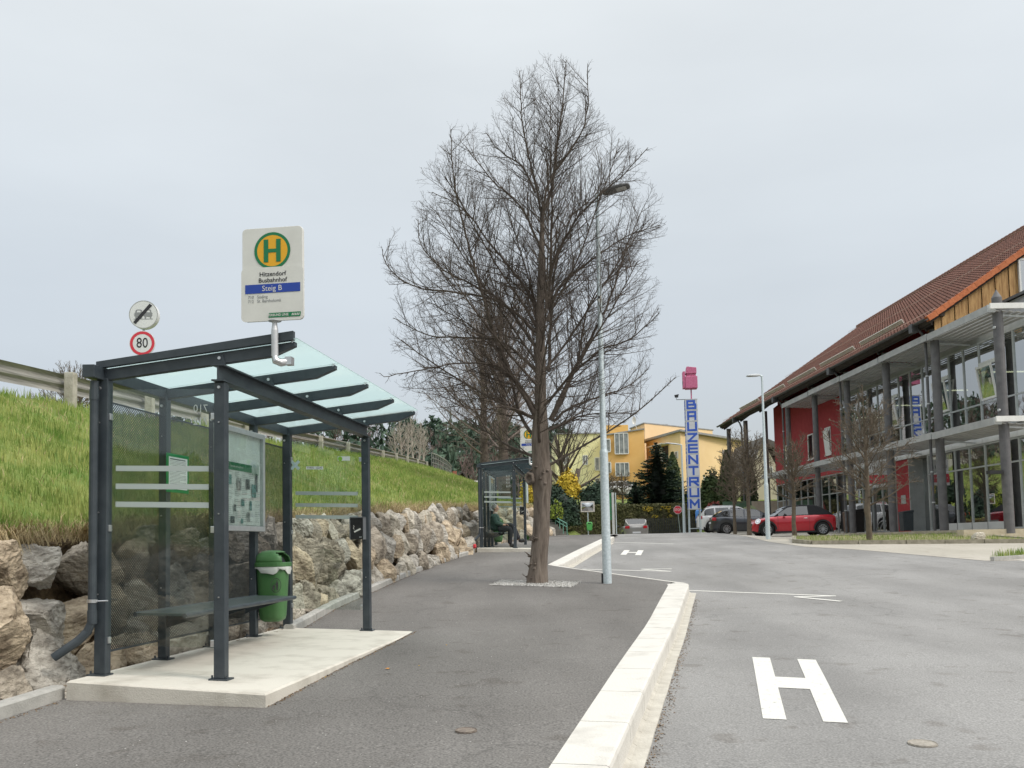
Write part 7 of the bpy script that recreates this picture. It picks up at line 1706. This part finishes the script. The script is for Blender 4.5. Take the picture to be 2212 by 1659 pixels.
# ================================================================== HOUSES IN THE BACKGROUND
def footprint(name, m_, par, pts, z0, z1, roofm=None, over=.14, slope=0):
    mb = MB(); zs = [z1 + slope * i for i in range(0)] ; k = len(pts)
    zt_ = z1 if isinstance(z1, (list, tuple)) else [z1] * k
    mb.v = [(x, y, z0) for x, y in pts] + [(x, y, z) for (x, y), z in zip(pts, zt_)]
    mb.f = [tuple(range(k, 2 * k))] + [(i, (i + 1) % k, k + (i + 1) % k, k + i) for i in range(k)]
    w_ = part(name, mb, m_, par, False, True)
    if roofm:
        cx = sum(p[0] for p in pts) / k; cy = sum(p[1] for p in pts) / k; e = []
        for x, y in pts: d = Vector((x - cx, y - cy)).normalized(); e.append((x + d.x * over, y + d.y * over))
        mb = MB(); mb.hexa([(x, y, z + .01) for (x, y), z in zip(e, zt_)] + [(x, y, z + .13) for (x, y), z in zip(e, zt_)]); part('roof', mb, roofm, par, False, True)
    return w_
def X(px, Y): return at(px, 1100, Y).x
def Zt(py, px, Y): return at(px, py, Y).z
ym = mat('pale_yellow_render', (.80, .76, .42), (.84, .80, .47), .5, .9); om = mat('orange_render', (.80, .46, .15), (.85, .52, .19), .5, .9); pm_ = mat('peach_render', (.80, .58, .33), (.84, .62, .37), .4, .9); tm_ = mat('yellow_peach_render', (.82, .60, .31), (.86, .64, .35), .4, .9)
roofg = mat('grey_flat_roof', (.24, .24, .235), (.32, .32, .31), 2, .7)
yh = thing('house', 'pale yellow apartment house behind the forked bare tree', 'house', (X(1255, 92), 95, 4.7))
footprint('wall', ym, yh, [(X(1205, 92), 92), (X(1311, 92), 92), (X(1311, 92) + .5, 103), (X(1205, 92), 103)], 3, Zt(938, 1255, 92), roofg)
footprint('wall', mat('cream_render', (.58, .53, .36), (.62, .57, .40), .5, .9), yh, [(X(1142, 96), 96), (X(1204, 96), 96), (X(1204, 96), 103), (X(1142, 96), 103)], 3, Zt(1000, 1170, 96), roofg)
glg = mat('house_window_glass', (.16, .18, .18), (.32, .34, .34), 2, .2)
def win(par, x0, x1, y0, y1, Y, panes=2, fr=.09):
    A = Vector((X(x0, Y), Y, 0)); w_ = X(x1, Y) - A.x; za, zb_ = Zt(y1, x0, Y), Zt(y0, x0, Y)
    mb = MB(); yy = Y - .08; mb.box(A.x, A.x + w_, yy, Y + .02, za - fr, za); mb.box(A.x, A.x + w_, yy, Y + .02, zb_, zb_ + fr)
    for i in range(panes + 1): x = A.x + w_ * i / panes; mb.box(x - fr / 2, x + fr / 2, yy + .003, Y + .02, za + .002, zb_ - .002)
    f = part('window', mb, white, par, False, True)
    mb = MB().poly([(A.x, Y - .03, za), (A.x + w_, Y - .03, za), (A.x + w_, Y - .03, zb_), (A.x, Y - .03, zb_)]); part('pane', mb, glg, f, False, True); return f
for x0, x1, y0, y1 in ((1220, 1230, 985, 1003), (1262, 1272, 985, 1003), (1222, 1232, 1030, 1048), (1288, 1306, 990, 1015), (1288, 1306, 1035, 1062)): win(yh, x0, x1, y0, y1, 92)
for x0, x1, y0, y1 in ((1152, 1160, 1020, 1035), (1180, 1188, 1020, 1035), (1152, 1160, 1050, 1065)): win(yh, x0, x1, y0, y1, 96)
oh = thing('house', 'bright orange apartment block with tall grey window bays', 'house', (X(1350, 90), 92, 4.7))
footprint('wall', om, oh, [(X(1312, 90), 90), (X(1396, 89.5), 89.5), (X(1396, 89.5) + .5, 100), (X(1312, 90), 100)], 3, [Zt(941, 1312, 90), Zt(928, 1396, 89.5), Zt(928, 1396, 89.5), Zt(941, 1312, 90)], roofg)
footprint('upper_storey', mat('light_orange_render', (.72, .42, .12), (.76, .47, .15), .5, .9), oh, [(X(1314, 95), 95), (X(1362, 95), 95), (X(1362, 95), 99), (X(1314, 95), 99)], 10, Zt(918, 1340, 95))
for y0, y1 in ((937, 980), (1001, 1028), (1049, 1066)): win(oh, 1332, 1361, y0, y1, 89.6, 3, .07)
for y0, y1 in ((950, 975), (1000, 1020)): win(oh, 1313, 1322, y0, y1, 89.8, 1, .1)
ph = thing('house', 'peach and yellow flat roofed house with a balcony behind the sign tower', 'house', (X(1475, 85), 92, 4.7))
C0 = (X(1475, 85), 85.0); C1 = (X(1617, 96.4), 96.4); C2 = (X(1400, 93.4), 93.4); zc_ = Zt(933, 1475, 85)
mbk = (C1[0] - 3, 106)
fw = footprint('wall', tm_, ph, [C0, C1, mbk, C2], 3, zc_, None)
mb = MB(); e = [(C0[0] - .1, C0[1] - .6), (C1[0] + .8, C1[1] - .3), (mbk[0], mbk[1] + .5), (C2[0] - .6, C2[1])]; mb.hexa([(x, y, zc_ + .01) for x, y in e] + [(x, y, zc_ + .2) for x, y in e]); part('roof', mb, roofg, ph, False, True)
footprint('rear_wing', pm_, ph, [(X(1398, 100), 100), (X(1545, 108), 108), (X(1545, 108), 114), (X(1372, 104), 106)], 3, [Zt(915, 1398, 100), Zt(930, 1545, 108), Zt(930, 1545, 108), Zt(922, 1372, 104)], roofg)
# left face details: darker tan render strip, painted balcony recess shade with awning, small window
def onface(A, B, f, off=.04): d = Vector((B[0] - A[0], B[1] - A[1])); n = Vector((d.y, -d.x)).normalized(); return (A[0] + d.x * f + n.x * off, A[1] + d.y * f + n.y * off)
def facebox(name, A, B, f0, f1, z0, z1, off, m_, par):
    a = onface(A, B, f0, -.05); b = onface(A, B, f1, -.05); c = onface(A, B, f1, off); d = onface(A, B, f0, off)
    mb = MB(); mb.hexa([(p[0], p[1], z0) for p in (a, b, c, d)] + [(p[0], p[1], z1) for p in (a, b, c, d)]); return part(name, mb, m_, par, False, True)
facebox('recess_shade_panel', C2, C0, .30, .66, Zt(996, 1440, 88), Zt(962, 1440, 88), .03, ink, ph)  # flat black panel, the shade of the recess put into its colour
facebox('awning', C2, C0, .28, .70, Zt(960, 1440, 88), Zt(958, 1440, 88), .9, white, ph)
facebox('balcony_door', C2, C0, .42, .50, Zt(996, 1440, 88), Zt(964, 1440, 88), .06, white, ph)
f = facebox('window', C2, C0, .84, .93, Zt(990, 1470, 85.5), Zt(974, 1470, 85.5), .05, white, ph); facebox('pane', C2, C0, .855, .915, Zt(989, 1470, 85.5), Zt(975, 1470, 85.5), .07, glg, f)
f = facebox('window', C0, C1, .60, .74, Zt(994, 1575, 92), Zt(972, 1575, 92), .05, roofg, ph)
f = facebox('window', C0, C1, .30, .36, Zt(1050, 1530, 90), Zt(1032, 1530, 90), .05, white, ph)
mb = MB(); x, y = X(1448, 102), 104; mb.box(x - .25, x + .25, y - .2, y + .2, zc_, Zt(914, 1448, 102)); mb.box(x - .33, x + .33, y - .28, y + .28, Zt(914, 1448, 102) + .002, Zt(911.5, 1448, 102)); part('chimney', mb, steel, ph, False, True)
sd2 = at(1369, 909, 96); mb = MB(); P = []
for rr, dd in ((.01, .12), (.2, .09), (.36, .03), (.42, 0)): P.append([(sd2.x + rr * math.cos(a) * .5, sd2.y - .2 - dd * -1, sd2.z + rr * math.sin(a)) for a in [2 * math.pi * k / 14 for k in range(15)]])
mb.grid(P); mb.tube([(sd2.x, sd2.y, sd2.z), (sd2.x + .3, sd2.y, sd2.z - .9)], .03, 5); part('satellite_dish', mb, signw, oh, False, True)
# low white garage
ga = thing('garage', 'low white garage with dark flat roof behind the sign tower', 'garage', (X(1500, 74), 76, 2))
gx0, gx1 = X(1448, 74), X(1566, 74); mb = MB(); mb.box(gx0, gx1, 74, 80, 1.2, Zt(1086, 1500, 74)); part('wall', mb, white, ga, False, True)
mb = MB(); mb.hexa([(gx0 - .3, 73.7, Zt(1086, 1500, 74) + .01), (gx1 + .2, 73.7, Zt(1086, 1500, 74) + .01), (gx1 + .2, 80.3, Zt(1086, 1500, 74) + .01), (gx0 - .3, 80.3, Zt(1086, 1500, 74) + .01), (gx0 + .3, 73.9, Zt(1080, 1500, 74)), (gx1, 73.9, Zt(1080, 1500, 74)), (gx1, 80, Zt(1080, 1500, 74)), (gx0 + .3, 80, Zt(1080, 1500, 74))]); part('roof', mb, roofg, ga, False, True)
# red leafed shrub by the garage
bush('shrub', 'small reddish shrub between the tower and the white car', 1545, 1112, 63, 1.0, .8, mat('red_leaves', (.20, .03, .03), (.30, .07, .05), 5, .8), 900, .07)
# cream gabled house behind the porch
gh = thing('house', 'cream gabled house with grey tiled roof seen between the porch columns', 'house', (X(1660, 78), 80, 2)); za = Zt(1010, 1655, 78); zr_ = Zt(947, 1655, 78)
x0, xm_, x1 = X(1625, 78), X(1652, 78), X(1730, 78)
mb = MB(); mb.prism([(x0, 78, 1.2), (xm_ + 1.2, 78, 1.2), (xm_ + 1.2, 78, za), (xm_, 78, zr_), (x0, 78, za - .4)], (0, 9, 0)); part('wall', mb, mat('cream_plaster', (.55, .50, .38), (.60, .55, .43), .5, .9), gh, False, True)
mb = MB(); mb.box(xm_ + 1.25, x1, 78.3, 87, 1.2, za); part('wall', mb, MATS['cream_plaster'], gh, False, True)
mb = MB(); mb.hexa([(xm_ - .05, 77.7, zr_ - .1), (x1, 77.7, za - .1), (x1, 87.4, za - .1), (xm_ - .05, 87.4, zr_ - .1), (xm_, 77.7, zr_ + .12), (x1, 77.7, za + 1.3), (x1, 87.4, za + 1.3), (xm_, 87.4, zr_ + .12)]); mb.bar((x0 - .35, 82.5, za - .55), (xm_, 82.5, zr_ + .05), 9.8, .16, up=(0, 0, 1)); part('roof', mb, mat('grey_tiles', (.09, .08, .075), (.15, .14, .13), 4, .9), gh, False, True)
win(gh, 1634, 1640, 975, 990, 77.98, 1, .08); win(gh, 1662, 1672, 1010, 1028, 77.98, 2, .08)
# little huts beyond the embankment
hb = at(996, 1042, 112); hh = thing('hut', 'dark timber hut with a steep roof beyond the end of the embankment', 'hut', hb - Vector((0, 0, 2))); dk = mat('dark_timber', (.05, .035, .028), (.09, .065, .05), 4, .9)
s_ = 1 / F * 112
mb = MB(); mb.prism([tuple(hb + Vector(((px - 996) * s_, 0, (1042 - py) * s_))) for px, py in ((985, 1075), (1010, 1075), (1010, 1036), (1000, 1023), (985, 1036))], (0, 4, 0)); part('wall', mb, dk, hh, False, True)
mb = MB(); a = hb + Vector(((999.5 - 996) * s_, -.4, 20.5 * s_)); 
for e_ in ((977, 1041), (1015, 1043)): b = hb + Vector(((e_[0] - 996) * s_, -.4, (1042 - e_[1]) * s_)); mb.hexa([tuple(a), tuple(b), tuple(b + Vector((0, 5, 0))), tuple(a + Vector((0, 5, 0)))] + [tuple(q + Vector((0, 0, .22))) for q in (a, b, b + Vector((0, 5, 0)), a + Vector((0, 5, 0)))])
part('roof', mb, mat('brown_roof', (.055, .045, .042), (.10, .085, .08), 3, .9), hh, False, True)
mb = MB(); c = hb + Vector(((980 - 996) * s_, 2, 12 * s_)); mb.box(c.x - .25, c.x + .25, c.y, c.y + .5, c.z - 1, c.z + .9); part('chimney', mb, mat('brick', (.30, .10, .06), (.36, .14, .09), 6, .9), hh, False, True)
hb = at(1024, 1050, 100); s_ = 1 / F * 100; sh = thing('shed', 'pale shed with light roof just left of the far shelter', 'shed', hb - Vector((0, 0, 1)))
mb = MB(); mb.box(hb.x - 7 * s_, hb.x + 14 * s_, 100, 104, hb.z - 2, hb.z + 6 * s_); part('wall', mb, MATS['cream_plaster'], sh, False, True)
mb = MB(); P0 = [(-13, 2), (-2, 19), (16, 18), (16, 5)]; mb.hexa([(hb.x - 13 * s_, 99.5, hb.z + 2 * s_), (hb.x + 16 * s_, 99.5, hb.z + 8 * s_), (hb.x + 16 * s_, 104.5, hb.z + 15 * s_), (hb.x - 9 * s_, 104.5, hb.z + 12 * s_), (hb.x - 11 * s_, 99.5, hb.z + 4 * s_), (hb.x + 16 * s_, 99.5, hb.z + 10 * s_), (hb.x + 16 * s_, 104.5, hb.z + 18 * s_), (hb.x - 3 * s_, 104.5, hb.z + 18 * s_)]); part('roof', mb, mat('pale_roof', (.30, .28, .26), (.40, .38, .35), 3, .9), sh, False, True)
